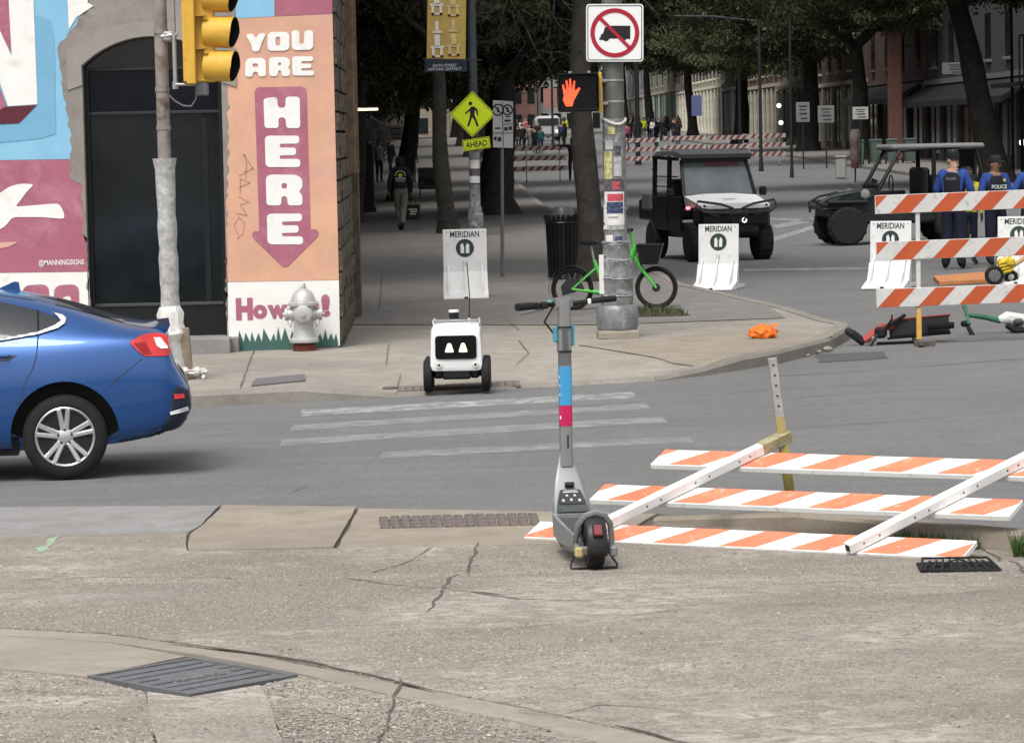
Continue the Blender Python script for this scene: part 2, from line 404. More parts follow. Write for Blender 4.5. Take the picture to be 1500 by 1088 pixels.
slab([(-304, 801), (-1500, 812), (-4000, 860), (-4000, 2600), (-2010, 2600), (-264, 1131), (-264, 925), (-304, 900)], aggregate, .02, .008, .0)
def ribbon(px, w_, off, parent, name='crack', m=dirt_m, fn=G, jit=.6, step=.12, wander=.012):
    P = jag([gp(a, b).to_2d() for a, b in px], step, wander, False); V = []; F = []
    for i, p in enumerate(P):
        t = (P[min(i + 1, len(P) - 1)] - P[max(i - 1, 0)]).normalized(); n = Vector((-t.y, t.x)); k = w_ * KW * rnd.uniform(1 - jit, 1 + jit) / 2
        if i in (0, len(P) - 1): k *= .3
        for s_ in (-1, 1):
            q = p + n * k * s_; V.append((q.x, q.y, fn(q.x, q.y) + off))
    for i in range(len(P) - 1): F.append((2 * i, 2 * i + 1, 2 * i + 3, 2 * i + 2))
    return MB().add(V, F).build(name, m, parent, smooth=0)
for px, w_ in [([(20, 856), (150, 851), (330, 852), (560, 862), (690, 874), (760, 885), (900, 888)], .022),
               ([(540, 846), (600, 828), (636, 806)], .016), ([(690, 873), (740, 879)], .04), ([(400, 893), (610, 901), (700, 888)], .008),
               ([(690, 935), (860, 918), (1000, 900), (1250, 890), (1500, 868)], .014), ([(640, 1002), (700, 1008)], .05),
               ([(760, 1050), (815, 1057)], .045), ([(810, 1060), (880, 1042), (1000, 1050)], .012), ([(400, 968), (480, 983)], .04),
               ([(1430, 806), (1462, 822), (1500, 846)], .035), ([(0, 1018), (200, 1030)], .012), ([(950, 960), (1180, 945), (1420, 960)], .008),
               ([(1010, 870), (1180, 862), (1380, 850)], .012), ([(700, 800), (650, 870), (625, 905)], .03), ([(585, 1000), (570, 1060), (555, 1110)], .02)]:
    ribbon(px, w_, .0245, near)
ribbon([(240, 948), (380, 966), (480, 985), (600, 1012), (640, 1022)], .036, .0246, near, m=pm('damp crack dirt', (.085, .072, .06), .95), jit=.5)
ribbon([(900, 1072), (960, 1086), (1060, 1112)], .034, .0246, near, m=MATS['damp crack dirt'])
# brick ramp strip, near side
brick_me = MB().box((0, 0, 0), (.056, .19, .04), bev=.006).mesh('brick', brick_m)
for i in range(15):
    for j, py in enumerate((775.5, 770, 764.8)):
        p = gp(562 + i * 15.6 + (2 - j) * 1.2, py - i * .35); put('brick', brick_me, near, T(p.x, p.y, G(p.x, p.y) + .008 + rnd.uniform(0, .004), rz=rnd.uniform(-2, 2)))
# raised kerb at the right
KB = [(955, 770), (1160, 784), (1500, 814), (1900, 850)]
kb = [gp(a, b).to_2d() for a, b in KB] + [Vector((8, 16.2)), Vector((60, 15.8))]; mb = MB(); V = []; nk_ = len(kb)
for i, p in enumerate(kb):
    t = (kb[min(i + 1, nk_ - 1)] - kb[max(i - 1, 0)]).normalized(); n = Vector((-t.y, t.x)); h = .05 if i == 0 else .125
    q = p + n * .2
    for a, z in ((p, -.1), (p + n * .01, h - .02), (p + n * .03, h), (q - n * .03, h), (q, h - .03), (q, -.1)): V.append((a.x, a.y, G(a.x, a.y) + z))
F = [(6 * i + j, 6 * i + j + 1, 6 * i + 7 + j, 6 * i + 6 + j) for i in range(nk_ - 1) for j in range(5)] + [(0, 1, 2, 3, 4, 5), tuple(6 * (nk_ - 1) + j for j in range(6))]
tag(mb.add(V, F).build('near_kerb', conc_tan, smooth=30), 'tan raised kerb between foreground pavement and street', kind='structure')

# street: crossing stripes, seams, patches
for q in [[(441, 599), (925, 573), (935, 581), (441, 608)], [(430, 621), (945, 589), (952, 597), (426, 629)],
          [(412, 642), (966, 608), (978, 617), (408, 651)], [(560, 660), (1010, 638), (1018, 646), (555, 670)]]:
    MB().add(*drape([tuple(p) for p in jag(gpoly(q), .2, .02)], -.0066)).build('crosswalk_stripe', white_road if q[0][1] < 610 else faint_road, road, smooth=0)
for px, w_ in [([(1120, 551), (1300, 540), (1500, 524)], .045), ([(1130, 583), (1300, 573), (1500, 563)], .03), ([(780, 601), (1120, 570), (1300, 560)], .03),
               ([(530, 751), (700, 750), (815, 747)], .03), ([(0, 741), (200, 740), (520, 738)], .02), ([(360, 720), (420, 722), (450, 710)], .012),
               ([(280, 640), (380, 630), (470, 632)], .015), ([(1000, 345), (1100, 352), (1195, 345)], .0), ([(300, 670), (700, 655), (1000, 640), (1500, 600)], .02)]:
    if w_: ribbon(px, w_, -.004, road, 'tar_seam', asphalt_dark, wander=.02)
MB().add(*drape([tuple(p) for p in jag(gpoly([(1195, 518), (1296, 514), (1300, 524), (1200, 530)]), .2, .03)], -.004)).build('asphalt_patch', asphalt_dark, road, smooth=0)
for q in [[(1130, 330), (1240, 310), (1250, 313), (1140, 334)], [(1120, 352), (1190, 330), (1194, 334), (1126, 356)], [(1090, 394), (1280, 391), (1282, 394), (1090, 397)],
          [(1110, 318), (1200, 322), (1200, 325), (1110, 321)]]:
    MB().add(*drape([tuple(p) for p in jag(gpoly(q), .5, .03)], -.003)).build('lane_marking', white_road, road, smooth=0)

# far pavement with its kerb
KP = [(-400, 628), (280, 595), (440, 587), (585, 580), (760, 567), (960, 557), (1030, 549), (1140, 531), (1212, 512), (1240, 496), (1243, 490)]
kp = [gp(a, b).to_2d() for a, b in KP]
back = [Vector(p) for p in ((4.45, 38.4), (4.3, 41.5), (3.95, 45), (3.55, 49), (3.5, 56), (3.5, 420))]
RX = gp(673, 573).x; RY = gp(673, 573).y
def S2(x, y):
    k = (1 - (sstep(1.2, 4.2, x - RX) if x > RX else sstep(.7, 1.5, RX - x))) * (1 - sstep(RY + .5, RY + 2.0, y)); return G(x, y) + KERB * (1 - .88 * k)
def drape2(poly, off, thick, fn):
    bm = bmesh.new(); bm.faces.new([bm.verts.new((p[0], p[1], 0)) for p in poly])
    for a, no, lst in ((0, (1, 0, 0), [RX + d * .1 for d in range(-16, 44)]), (1, (0, 1, 0), [RY + d * .2 for d in range(-3, 12)] + [110, 330])):
        for k in lst: bmesh.ops.bisect_plane(bm, geom=bm.verts[:] + bm.edges[:] + bm.faces[:], plane_co=(k if a == 0 else 0, k if a == 1 else 0, 0), plane_no=no)
    for v in bm.verts: v.co.z = fn(v.co.x, v.co.y) + off
    r = bmesh.ops.extrude_face_region(bm, geom=bm.faces[:])
    for v in [g for g in r['geom'] if isinstance(g, bmesh.types.BMVert)]: v.co.z -= thick
    bmesh.ops.triangulate(bm, faces=[f for f in bm.faces if len(f.verts) > 4]); bmesh.ops.recalc_face_normals(bm, faces=bm.faces)
    bm.verts.index_update(); V = [v.co.copy() for v in bm.verts]; F = [[v.index for v in f.verts] for f in bm.faces]; bm.free(); return V, F
outline = [tuple(p) for p in kp + back] + [(-60, 420), (-60, kp[0].y)]
far = tag(MB().add(*drape2(outline, -.004, .3, S2)).build('far_pavement', conc_far, smooth=0), 'pale concrete pavement at the mural corner', kind='structure')
# kerb stones, each a length of kerb
allk = kp + back
V = []
path = jag(kp + back[:5], .6, 0.0, False)
ks = None
def kerb_piece(P, m):
    V = []; F = []
    for i, p in enumerate(P):
        t = (P[min(i + 1, len(P) - 1)] - P[max(i - 1, 0)]).normalized(); n = Vector((-t.y, t.x))
        for d, z in ((-.03, -.1), (-.025, KERB - .03), (.0, KERB + .004), (.15, KERB + .006), (.16, -.1)):
            q = p + n * d; k = S2(q.x, q.y) - G(q.x, q.y) if z > 0 else KERB
            V.append((q.x, q.y, G(q.x, q.y) + (z - KERB + k if z > 0 else z)))
    for i in range(len(P) - 1):
        for j in range(4): F.append((5 * i + j, 5 * i + j + 1, 5 * i + 6 + j, 5 * i + 5 + j))
    F += [(0, 1, 2, 3, 4), tuple(5 * (len(P) - 1) + j for j in range(5))]
    return MB().add(V, F).build('kerb', m, far, smooth=30)
i = 0
while i < len(path) - 1:
    n = 3 if path[i].y < 50 else 12
    P = [p.copy() for p in path[i:i + n + 1]]; d = (P[-1] - P[-2]).normalized() * .008; P[-1] -= d
    kerb_piece(P, kerb_m); i += n
def far_slab(poly, m, off): return MB().add(*drape([tuple(p) for p in poly], off, 0, S2, [RY + d * .2 for d in range(-3, 12)] + [110, 330], [RX + d * .1 for d in range(-16, 44)])).build('paving_slab', m, far, smooth=0)
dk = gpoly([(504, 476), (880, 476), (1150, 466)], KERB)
far_slab([dk[0], dk[1], dk[2], (4.1, 42), (3.75, 45), (3.35, 49), (3.3, 300), (-20, 300), (-20, 44), (-1.0, 44)], conc_far_dk, .004)  # darker sheet with the tree shade painted in
far_slab(gpoly([(845, 505), (940, 498), (1110, 482), (1222, 492), (1140, 511), (1030, 530), (985, 528)], KERB), conc_tan, .005)
for px, w_ in [([(380, 508), (366, 548), (352, 590)], .02), ([(570, 520), (566, 552)], .018), ([(760, 515), (775, 535), (757, 552)], .02), ([(505, 492), (640, 487), (880, 486)], .018),
               ([(735, 476), (760, 500), (900, 496)], .018), ([(560, 412), (556, 470)], .02), ([(520, 352), (600, 349), (660, 350)], .05), ([(900, 505), (985, 512), (1020, 520)], .012),
               ([(935, 510), (870, 498)], .012), ([(580, 581), (586, 560)], .014)]:
    ribbon([(a, b + KERB * 130 * 0) for a, b in px], w_, .008, far, fn=S2, wander=.01)
bm_far = MB().box((0, 0, 0), (.068, .16, .03), bev=.006).mesh('brick', pm('faded paver brick', (.165, .14, .125), .9, 0, .3, 9, .3, 120))
for i in range(16):
    for j in range(3):
        x = RX - .53 + i * .0708; y = RY + .12 + j * .17 + i * .012
        put('brick', bm_far, far, T(x, y, S2(x, y) + .0, rz=rnd.uniform(-2, 2)))
# right hand pavement of the receding street
rp = [(18.6, 108), (18.6, 420), (80, 420), (80, 108), (21, 104)]
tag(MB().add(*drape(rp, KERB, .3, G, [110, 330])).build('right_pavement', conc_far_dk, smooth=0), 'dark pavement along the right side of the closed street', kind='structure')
# soil patch with grass by the wrapped pole
gq = gpoly([(905, 453), (986, 452), (1012, 463), (900, 466)], KERB)
MB().add(*drape([tuple(p) for p in jag(gq, .1, .02)], .012, .02, S2)).build('soil_bed', pm('bed soil', (.05, .045, .03), .95, 0, .4, 20), far, smooth=0)
def blades(poly, n, h, m, name, label, base=S2):
    xs = [p[0] for p in poly]; ys = [p[1] for p in poly]; V = []; F = []
    for _ in range(n):
        a, b = rnd.random(), rnd.random(); P = Vector(poly[0]).lerp(Vector(poly[1]), a); Q = Vector(poly[3]).lerp(Vector(poly[2]), a); c = P.lerp(Q, b)
        k = h * rnd.uniform(.4, 1.2); an = rnd.uniform(0, 6.3); dx, dy = math.cos(an), math.sin(an); z = base(c.x, c.y); wd = h * .07
        i = len(V); V += [(c.x - dy * wd, c.y + dx * wd, z), (c.x + dy * wd, c.y - dx * wd, z), (c.x + dx * k * .5, c.y + dy * k * .5, z + k)]; F.append((i, i + 1, i + 2))
    return tag(MB().add(V, F).build(name, m, None, smooth=0, fix=False), label, kind='stuff')
grass_m = pm('dry grass', (.06, .075, .025), .8, 0, .5, 15)
blades(gq, 500, .09, grass_m, 'grass', 'sparse grass in the soil bed behind the wrapped pole')
wq = [gp(a, b).to_2d() for a, b in [(1318, 796), (1440, 806), (1432, 812), (1310, 803)]]
blades(wq, 420, .08, pm('kerb weeds', (.045, .085, .02), .8, 0, .5, 25), 'weeds', 'small weeds growing along the foot of the tan kerb', lambda x, y: G(x, y) + .02)
wq = [gp(a, b).to_2d() for a, b in [(1488, 812), (1530, 812), (1530, 822), (1486, 822)]]
blades(wq, 260, .12, pm('kerb weeds', (.045, .085, .02)), 'weeds', 'tuft of weeds at the right edge of the pavement', lambda x, y: G(x, y) + .02)
# foreground utility cover with its raised pattern
C4 = [gp(a, b) for a, b in [(128, 1000), (285, 973), (437, 994), (278, 1028)]]
cc = sum(C4, Vector()) / 4; ex = ((C4[2] - C4[0]) / 2).to_2d(); ey = ((C4[1] - C4[3]) / 2).to_2d()
e1 = (C4[1] - C4[0]); e2 = (C4[3] - C4[0]); L1, L2 = e1.to_2d().length, e2.to_2d().length
nz = e1.cross(e2).normalized(); nz = nz if nz.z > 0 else -nz
uc = thing('utility_cover', 'square iron utility cover with raised bars set in the foreground pavement', 'utility cover', cc)
Mc = frame(C4[0] - cc + nz * .012, e1.normalized(), e2.normalized(), nz)
iron = pm('cast iron', (.155, .155, .163), .6, .3, .2, 20, .3, 150)
MB().box((L1 / 2, L2 / 2, 0), (L1, L2, .02), Mc, bev=.003).build('plate', iron, uc)
MB().box((L1 / 2, .012, .012), (L1, .024, .008), Mc).box((L1 / 2, L2 - .012, .012), (L1, .024, .008), Mc).box((.012, L2 / 2, .012), (.024, L2 - .05, .008), Mc).box((L1 - .012, L2 / 2, .012), (.024, L2 - .05, .008), Mc).build('frame', iron, uc)
for k in range(6):
    t = (k + 1.2) / 7.6 * L2
    if k in (2, 3): MB().box((L1 * .16, t, .012), (L1 * .2, .018, .004), Mc).build('bar', iron, uc); MB().box((L1 * .88, t, .012), (L1 * .12, .018, .004), Mc).build('bar', iron, uc)
    else: MB().box((L1 * .5, t, .012), (L1 * .84, .02, .006), Mc, bev=.003).build('bar', iron, uc)
for i in range(16):
    MB().box((L1 * (.30 + .42 * i / 15), L2 * (.55 + .012 * (i % 3)), .012), (L1 * .018, rnd.uniform(.03, .075), .008), Mc).build('raised_mark', pm('worn iron', (.20, .20, .205), .5, .3), uc)
# steel plate in the far pavement
q = [gp(a, b, KERB) for a, b in [(374, 556), (446, 549), (447, 558), (368, 566)]]
tag(MB().add(*drape([p.to_2d() for p in q], .012, .02, S2)).build('pavement_cover', iron, None, smooth=0), 'dark rectangular steel cover set in the pale far pavement', 'cover')
q = gp(573, 552, KERB); tag(MB().lathe([(0.0, .0), (.085, .0), (.085, .012), (.07, .016), (0, .014)], T(q.x, q.y, S2(q.x, q.y)), 18).build('valve_cover', brick_m), 'small rusty round valve cover left of the delivery robot', 'valve cover')
for k, (a, b, s_) in enumerate([(1213, 515, .055), (1200, 517, .03), (1184, 522, .025)]):
    p = gp(a, b); o = MB().ell((0, 0, s_ * .5), (s_, s_ * .7, s_ * .55), 8).build('stone', conc_light, None, 20); o.location = p
    tag(o, ['pale lump of broken concrete lying at the foot of the corner kerb', 'small broken chip just left of the concrete lump by the corner kerb', 'smallest broken chip farthest from the corner tip of the kerb'][k], 'stone')

# pebbles standing proud of the worn aggregate slabs
import numpy as np
from mathutils import noise as mnoise
AGG = [[(-300, 801), (0, 791), (274, 784), (274, 812), (494, 808), (800, 801), (905, 791), (965, 770), (1160, 790), (1500, 822), (1900, 850), (1900, 1230), (1302, 1184)] + CR[-2::-1],
       [(-260, 972), (0, 988), (128, 1001), (213, 1022), (234, 1130), (-260, 1130)], [(382, 1012), (440, 996), (600, 1033), (760, 1066), (900, 1102), (1000, 1131), (430, 1131)], [(217, 1022), (278, 1032), (380, 1014), (426, 1130), (238, 1130)]]
def inside(poly, x, y):
    c = False; j = len(poly) - 1
    for i in range(len(poly)):
        a, b = poly[i], poly[j]
        if (a[1] > y) != (b[1] > y) and x < (b[0] - a[0]) * (y - a[1]) / (b[1] - a[1]) + a[0]: c = not c
        j = i
    return c
polys = [[tuple(p) for p in gpoly(a)] for a in AGG]; pts = []
pr = random.Random(5)
while len(pts) < 78000:
    y = 9.6 + 10.2 * pr.random(); x = pr.uniform(-(.133 * y) - .35, .178 * y + .35)
    k = mnoise.noise(Vector((x * .75, y * .75, 3))) + .5 * mnoise.noise(Vector((x * 2.6, y * 2.6, 7)))
    k += .45 * sstep(.4, 2.6, x - .06 * (y - 14)) * (1 - sstep(15.5, 17.5, y))
    if pr.random() > .60 - 1.0 * k: continue
    if any(inside(q_, x, y) for q_ in polys): pts.append((x, y))
P_ = np.array([(x, y, G(x, y) + .0225) for x, y in pts]); N_ = len(P_); rg = np.random.default_rng(3)
rad = rg.uniform(.003, .0075, (N_, 1)) * (1 + .7 * (rg.random((N_, 1)) > .93)); an = rg.uniform(0, 6.28, (N_, 1)); el = rg.uniform(.6, 1.3, (N_, 1)); V_ = np.zeros((N_, 6, 3))
for k in range(5):
    a_ = an + k * 1.2566 + rg.uniform(-.3, .3, (N_, 1)); V_[:, k, 0] = (P_[:, :1] + np.cos(a_) * rad * el)[:, 0]; V_[:, k, 1] = (P_[:, 1:2] + np.sin(a_) * rad / el)[:, 0]; V_[:, k, 2] = P_[:, 2] - .002
V_[:, 5, :2] = P_[:, :2]; V_[:, 5, 2] = P_[:, 2] + (rad * rg.uniform(.22, .55, (N_, 1)))[:, 0]
me = bpy.data.meshes.new('aggregate_pebbles'); me.vertices.add(N_ * 6); me.vertices.foreach_set('co', V_.ravel())
tri = np.array([[k, (k + 1) % 5, 5] for k in range(5)]).reshape(1, 15) + (np.arange(N_) * 6).reshape(-1, 1)
me.loops.add(N_ * 15); me.loops.foreach_set('vertex_index', tri.ravel().astype(np.int32)); me.polygons.add(N_ * 5); me.polygons.foreach_set('loop_start', (np.arange(N_ * 5) * 3).astype(np.int32)); me.update(); me.validate()
pbm, pnt, pb_ = NM('pebble mix'); pb_.inputs['Roughness'].default_value = .75; pb_.inputs['Specular IOR Level'].default_value = .3
rpi = nd(pnt, 'ShaderNodeNewGeometry').outputs['Random Per Island']; rr_ = nd(pnt, 'ShaderNodeValToRGB'); rr_.color_ramp.interpolation = 'CONSTANT'; e = rr_.color_ramp.elements
cols = [(0, (.21, .178, .145)), (.22, (.29, .252, .21)), (.45, (.25, .222, .195)), (.64, (.33, .30, .262)), (.78, (.15, .125, .105)), (.90, (.40, .37, .33)), (.965, (.09, .08, .072))]
while len(e) < len(cols): e.new(.5)
for q_, (a_, c_) in zip(e, cols): q_.position = a_; q_.color = (*c_, 1)
pnt.links.new(rpi, rr_.inputs[0]); pnt.links.new(rr_.outputs[0], pb_.inputs['Base Color']); me.materials.append(pbm)
po_ = put('aggregate_pebbles', me, near); po_['kind'] = 'stuff'
gm = pm('faded green marking paint', (.27, .36, .25), .9, 0, .3, 20)
ribbon([(88, 790), (74, 800), (58, 815)], .11, .0245, near, 'paint_mark', gm, wander=.02); ribbon([(152, 800), (170, 799)], .05, .0245, near, 'paint_mark', gm)

# ------------------------------------------------------------------ the mural building
WY = 36.5
def wp(px, py, Y=WY): p = pd(px, py, Y); return (p.x, p.z)
def wps(l, Y=WY): return [wp(a, b, Y) for a, b in l]
WALL = frame((0, WY, 0), (1, 0, 0), (0, 0, 1), (0, -1, 0))          # local x, z of the wall; local z comes towards the street
bld = thing('mural_building', 'corner building with a pink, blue and white painted mural and arched doorway', 'building')
mauve = pm('mauve wall paint', (.34, .115, .165), .8, 0, .10, 2.5, .15, 60, dirt=((.43, .19, .24), .42, 2.2))
maroon = pm('maroon wall paint', (.10, .02, .032), .8, 0, .12, 3)
blue_w = pm('sky blue wall paint', (.215, .45, .62), .8, 0, .07, 2, .15, 60, dirt=((.26, .50, .65), .35, 2.2))
blue_s = pm('deeper blue wall paint', (.165, .37, .53), .8, 0, .07, 2)
peach = pm('peach wall paint', (.60, .345, .235), .8, 0, .10, 1.8, .15, 60, dirt=((.54, .30, .25), .5, 1.6))
peach2 = pm('pink peach wall paint', (.60, .36, .29), .8, 0, .08, 1.8, .15, 60)
white_w = pm('white wall paint', (.74, .735, .71), .75, 0, .05, 3, .15, 60, dirt=((.58, .55, .5), .2, 3))
green_w = pm('dark green wall paint', (.055, .12, .11), .8, 0, .12, 5)
plaster = pm('bare grey plaster', (.245, .225, .205), .9, 0, .18, 2.2, .5, 40, dirt=((.15, .135, .12), .25, 4))
stone_m = pm('rough limestone', (.115, .098, .072), .95, 0, .4, 9, .8, 45)
glass_d = pm('dark window glass', (.005, .008, .008), .12, 0, .1, 2, spec=.6)
frame_d = pm('black door frame', (.008, .009, .010), .4, 0, .2, 8)
ledge_m = conc_grey
xl, xr = wp(126, 300)[0], wp(329, 300)[0]                            # door opening
zt = wp(215, 54)[1]; zs = wp(140, 97)[1]; zb = wp(230, 494)[1]
xc = (xl + xr) / 2
def arch(e=0, n=18):
    a = []
    hw = (xr - xl) / 2 + e; rise = zt - zs
    rad = (hw * hw + rise * rise) / (2 * rise); cz = zt + e - rad; th = math.asin(min(1, hw / rad))
    for i in range(n + 1):
        t = th - 2 * th * i / n; a.append((xc + rad * math.sin(t), cz + rad * math.cos(t)))
    return a
hole = [(xl, zb), (xr, zb)] + arch()
XC = wp(497, 505)[0]; ZG = S2(XC, WY)
body = [(-9.5, -.3), (XC, -.3), (XC, 7.2), (-9.5, 7.2)]
V, F = flat([body, hole], .35); MB().add(V, F, 0, WALL @ Matrix.Translation((0, 0, -.35))).build('wall', plaster, bld, 20)
MB().box(((XC - .12 - 9.5) / 2, WY + 4.0, 3.4), (9.5 + XC - .12, 7.3, 7.4)).build('rear_block', dk_metal, bld) if False else None
MB().box(((XC - .35 - 9.5) / 2, WY + 7.35, 3.45), (9.5 + XC - .35, .3, 7.5)).box((-9.35, WY + 3.85, 3.45), (.3, 6.9, 7.5)).box(((XC - 9.5) / 2, WY + 3.8, 7.3), (9.5 + XC, 7.4, .2)).build('rear_wall', plaster, bld)
LAY = [0]
def paint(name, polys, m, lvl, d=.004, label=None):
    V, F = flat(polys, d); o = MB().add(V, F, 0, WALL @ Matrix.Translation((0, 0, lvl))).build(name, m, bld, 0)
    if label: o['label'] = label
    return o
L1_, L2_, L3_, L4_ = .001, .006, .011, .016
paint('painted_panel', [wps([(-420, -300), (118, -300), (118, 233), (-420, 241)])], blue_w, L1_, label='sky blue painted panel')
paint('painted_panel', [wps([(-420, 241.4), (118, 233.4), (126, 300), (128, 398), (-420, 405)])], mauve, L1_, label='mauve painted panel with white bird')
paint('painted_panel', [wps([(-420, 405.4), (130, 398.4), (135, 520), (-420, 545)])], white_w, L1_, label='white painted base panel')
paint('painted_panel', [wps([(329, -300), (400, -300), (402, 24.6), (329, 28)])], blue_w, L1_)
paint('painted_panel', [wps([(400.5, -300), (485, -300), (487, 20.5), (402.5, 24.4)])], mauve, L1_)
paint('painted_panel', [wps([(329, 28.5), (487, 21), (496.5, 410), (331.5, 413)])], peach, L1_, label='peach painted panel with arrow')
paint('painted_panel', [wps([(331.5, 413.6), (496.5, 410.6), (498, 506), (334, 516)])], white_w, L1_, label='white painted panel with greeting')
# ragged bare plaster round the opening
outer = jag(wps([(133, 500), (128, 400), (120, 270), (104, 262), (103, 190), (92, 130), (84, 70), (100, 48), (120, 22), (150, 5), (160, -40), (330, -40), (345, 12), (350, 45), (341, 62), (343, 90), (334, 120), (334, 230), (331, 300), (332, 500)]), .05, .022)
inner = [(xl - .0, zb), (xr, zb)] + arch(.0)
paint('bare_plaster', [outer, inner], pm('bare grey plaster', (.2, .2, .2)), L2_)
lip = [p for p in arch(.16)]; lip_in = arch(.005)
paint('arch_trim', [[(xr + .16, zs - .25)] + lip + [(xl - .16, zs - .25), (xl - .002, zs - .2)] + lip_in[::-1] + [(xr + .002, zs - .2)]], pm('smooth grey plaster', (.27, .25, .23), .9, 0, .12, 3, .3, 50), L3_, .012)
# the big letter, bird, arrow and words
paint('lettering', [wps([(50, 22), (74, 30), (80, 60), (82, 196), (60, 203), (-60, 215), (-60, 150), (20, 150)])], blue_s, L2_)
paint('lettering', [wps([(-40, -60), (47, -60), (55, 153), (12, 156), (-4, 110), (-4, 60)])], white_w, L3_)
paint('lettering', [wps([(-30, -60), (12, -10), (17, 81), (-30, -20)])], mauve, L4_)
paint('lettering', [wps([(-40, 30), (10, 155), (-8, 168), (-40, 170)])], mauve, L4_)
paint('lettering', [wps([(12, 156.6), (54, 154.4), (28, 181), (-40, 184), (-40, 172)])], maroon, L3_)
paint('lettering', [wps([(98, -30), (140, -30), (128, 4), (137, 9), (112, 26), (101, 44)])], white_w, L3_)
bird = [(-30, 278), (0, 284), (12, 274), (30, 269), (51, 270), (40, 280), (30, 294), (22, 303), (60, 300), (86, 298), (92, 307), (96, 321), (60, 318), (18, 318), (8, 332), (-30, 350)]
paint('painted_bird', [round_poly(wps(bird), .05, 3)], white_w, L2_, label='white painted bird with one raised wing')
paint('painted_bird', [round_poly(wps([(-30, 357), (0, 355), (28, 354), (12, 362), (-30, 368)]), .03, 3)], peach2, L2_)
V, F = text('@MANNINGSIGNS', wp(124, 0)[0] - wp(57, 0)[0], .075, .004, .012); a = wp(57, 391)
MB().add(V, F, 0, WALL @ Matrix.Translation((a[0], a[1], L2_))).build('lettering', white_w, bld, 0)
for x0, x1 in ((33, 72), (79, 116)):
    o = round_poly(wps([(x0, 418), (x1, 416), (x1, 520), (x0, 520)]), .09, 4); h = round_poly(wps([(x0 + 13, 434), (x1 - 12, 433), (x1 - 12, 520.5), (x0 + 13, 520.5)]), .03, 4)
    paint('lettering', [o, h], mauve, L2_)
arrow = [(373, 134), (377, 128), (444, 127), (449, 132), (455, 337), (462, 335), (467, 339), (466, 346), (421, 391), (414, 391), (371, 349), (369, 342), (374, 338), (380, 340)]
paint('painted_arrow', [round_poly(wps(arrow), .02, 2)], mauve, L2_, label='mauve painted arrow pointing down')
def blockletters(ch, x0, y0, x1, y1, lvl=L3_):
    P = lambda l: wps([(x0 + a * (x1 - x0), y0 + b * (y1 - y0)) for a, b in l])
    r = .035
    S_ = {'H': [[(0, .06), (.36, 0), (.40, .36), (.6, .35), (.6, 0), (.98, 0), (1, 1), (.62, 1), (.6, .66), (.4, .66), (.42, 1), (.03, 1)]],
          'E': [[(0, .06), (.1, 0), (.97, 0), (.97, .25), (.42, .26), (.42, .38), (.88, .38), (.88, .62), (.42, .63), (.42, .74), (1, .74), (1, 1), (.1, 1), (.02, .92)]],
          'R': [[(0, .1), (.1, 0), (.82, 0), (1, .14), (1, .42), (.9, .55), (1, .66), (1, 1), (.6, 1), (.58, .7), (.43, .7), (.42, 1), (.02, 1)], [(.43, .28), (.58, .28), (.58, .45), (.43, .45)]],
          'A': [[(0, 1), (.02, .2), (.16, .02), (.84, 0), (.98, .16), (1, .98), (.64, .98), (.62, .74), (.38, .74), (.36, 1)], [(.36, .3), (.62, .3), (.62, .5), (.36, .5)]],
          'Y': [[(-.05, .06), (.36, .02), (.5, .34), (.64, 0), (1.05, 0), (.76, .62), (.68, 1), (.32, 1), (.28, .66)]],
          'O': [[(0, .16), (.14, .01), (.86, 0), (1, .14), (1, .84), (.86, .98), (.14, 1), (0, .88)], [(.37, .27), (.58, .26), (.58, .72), (.37, .73)]],
          'U': [[(0, 0), (.36, 0), (.38, .68), (.58, .68), (.58, 0), (1, 0), (1, .84), (.86, .98), (.16, 1), (.02, .88)]]}[ch]
    polys = [round_poly(P(S_[0]), r, 3)] + [round_poly(P(h), .02, 3) for h in S_[1:]]
    paint('lettering', polys, white_w, lvl)
for ch, q in [('Y', (361, 49, 389, 76)), ('O', (392, 47, 424, 75)), ('U', (427, 45, 459, 74)), ('A', (359, 85, 390, 113)), ('R', (394, 84, 425, 112)), ('E', (428, 83, 460, 111)),
              ('H', (386, 142, 440, 188)), ('E', (388, 199, 440, 245)), ('R', (389.5, 256, 443, 301)), ('E', (391, 313, 444, 358))]: blockletters(ch, *q)
for s_, x0, x1, y0, y1, bo in (('H', 346, 370, 436, 469, .07), ('o', 371, 391, 446, 467, .06), ('w', 392, 421, 446, 467, .06), ('d', 424, 443, 434, 467, .06), ('y', 446, 468, 446, 475, .06), ('!', 471, 483, 431, 464, .07)):
    a = wp(x0, y1); b = wp(x1, y0); V, F = text(s_, b[0] - a[0], b[1] - a[1], .004, bo, .0, 4)
    MB().add(V, F, 0, WALL @ Matrix.Translation((a[0], a[1], L2_))).build('lettering', mauve, bld, 0)
gz = []
x = 348
while x < 494:
    gz.append((x, 501 - (x - 348) * .02)); gz.append((x + rnd.uniform(2, 6), 501 - rnd.uniform(12, 24))); x += rnd.uniform(7, 13)
paint('painted_grass', [wps([(346, 516)] + gz + [(495, 500), (495.5, 506.5)])], green_w, L2_)
V = MB()
for pts in ([(349, 345), (343, 330), (350, 318), (358, 326), (356, 342), (347, 350)], [(346, 312), (362, 316), (352, 300), (364, 296), (350, 288)], [(352, 284), (352, 262), (366, 268), (350, 275)], [(360, 262), (361, 236), (357, 226), (372, 250)], [(350, 258), (371, 246)]):
    for k, (a, b) in enumerate(zip(pts, pts[1:])):
        A, B = wp(*a), wp(*b); V.bar((A[0], WY - L2_ - .001, A[1]), (B[0], WY - L2_ - .001, B[1]), .003, .011)
V.build('graffiti', pm('brown marker scrawl', (.42, .235, .16), .8), bld, 0)
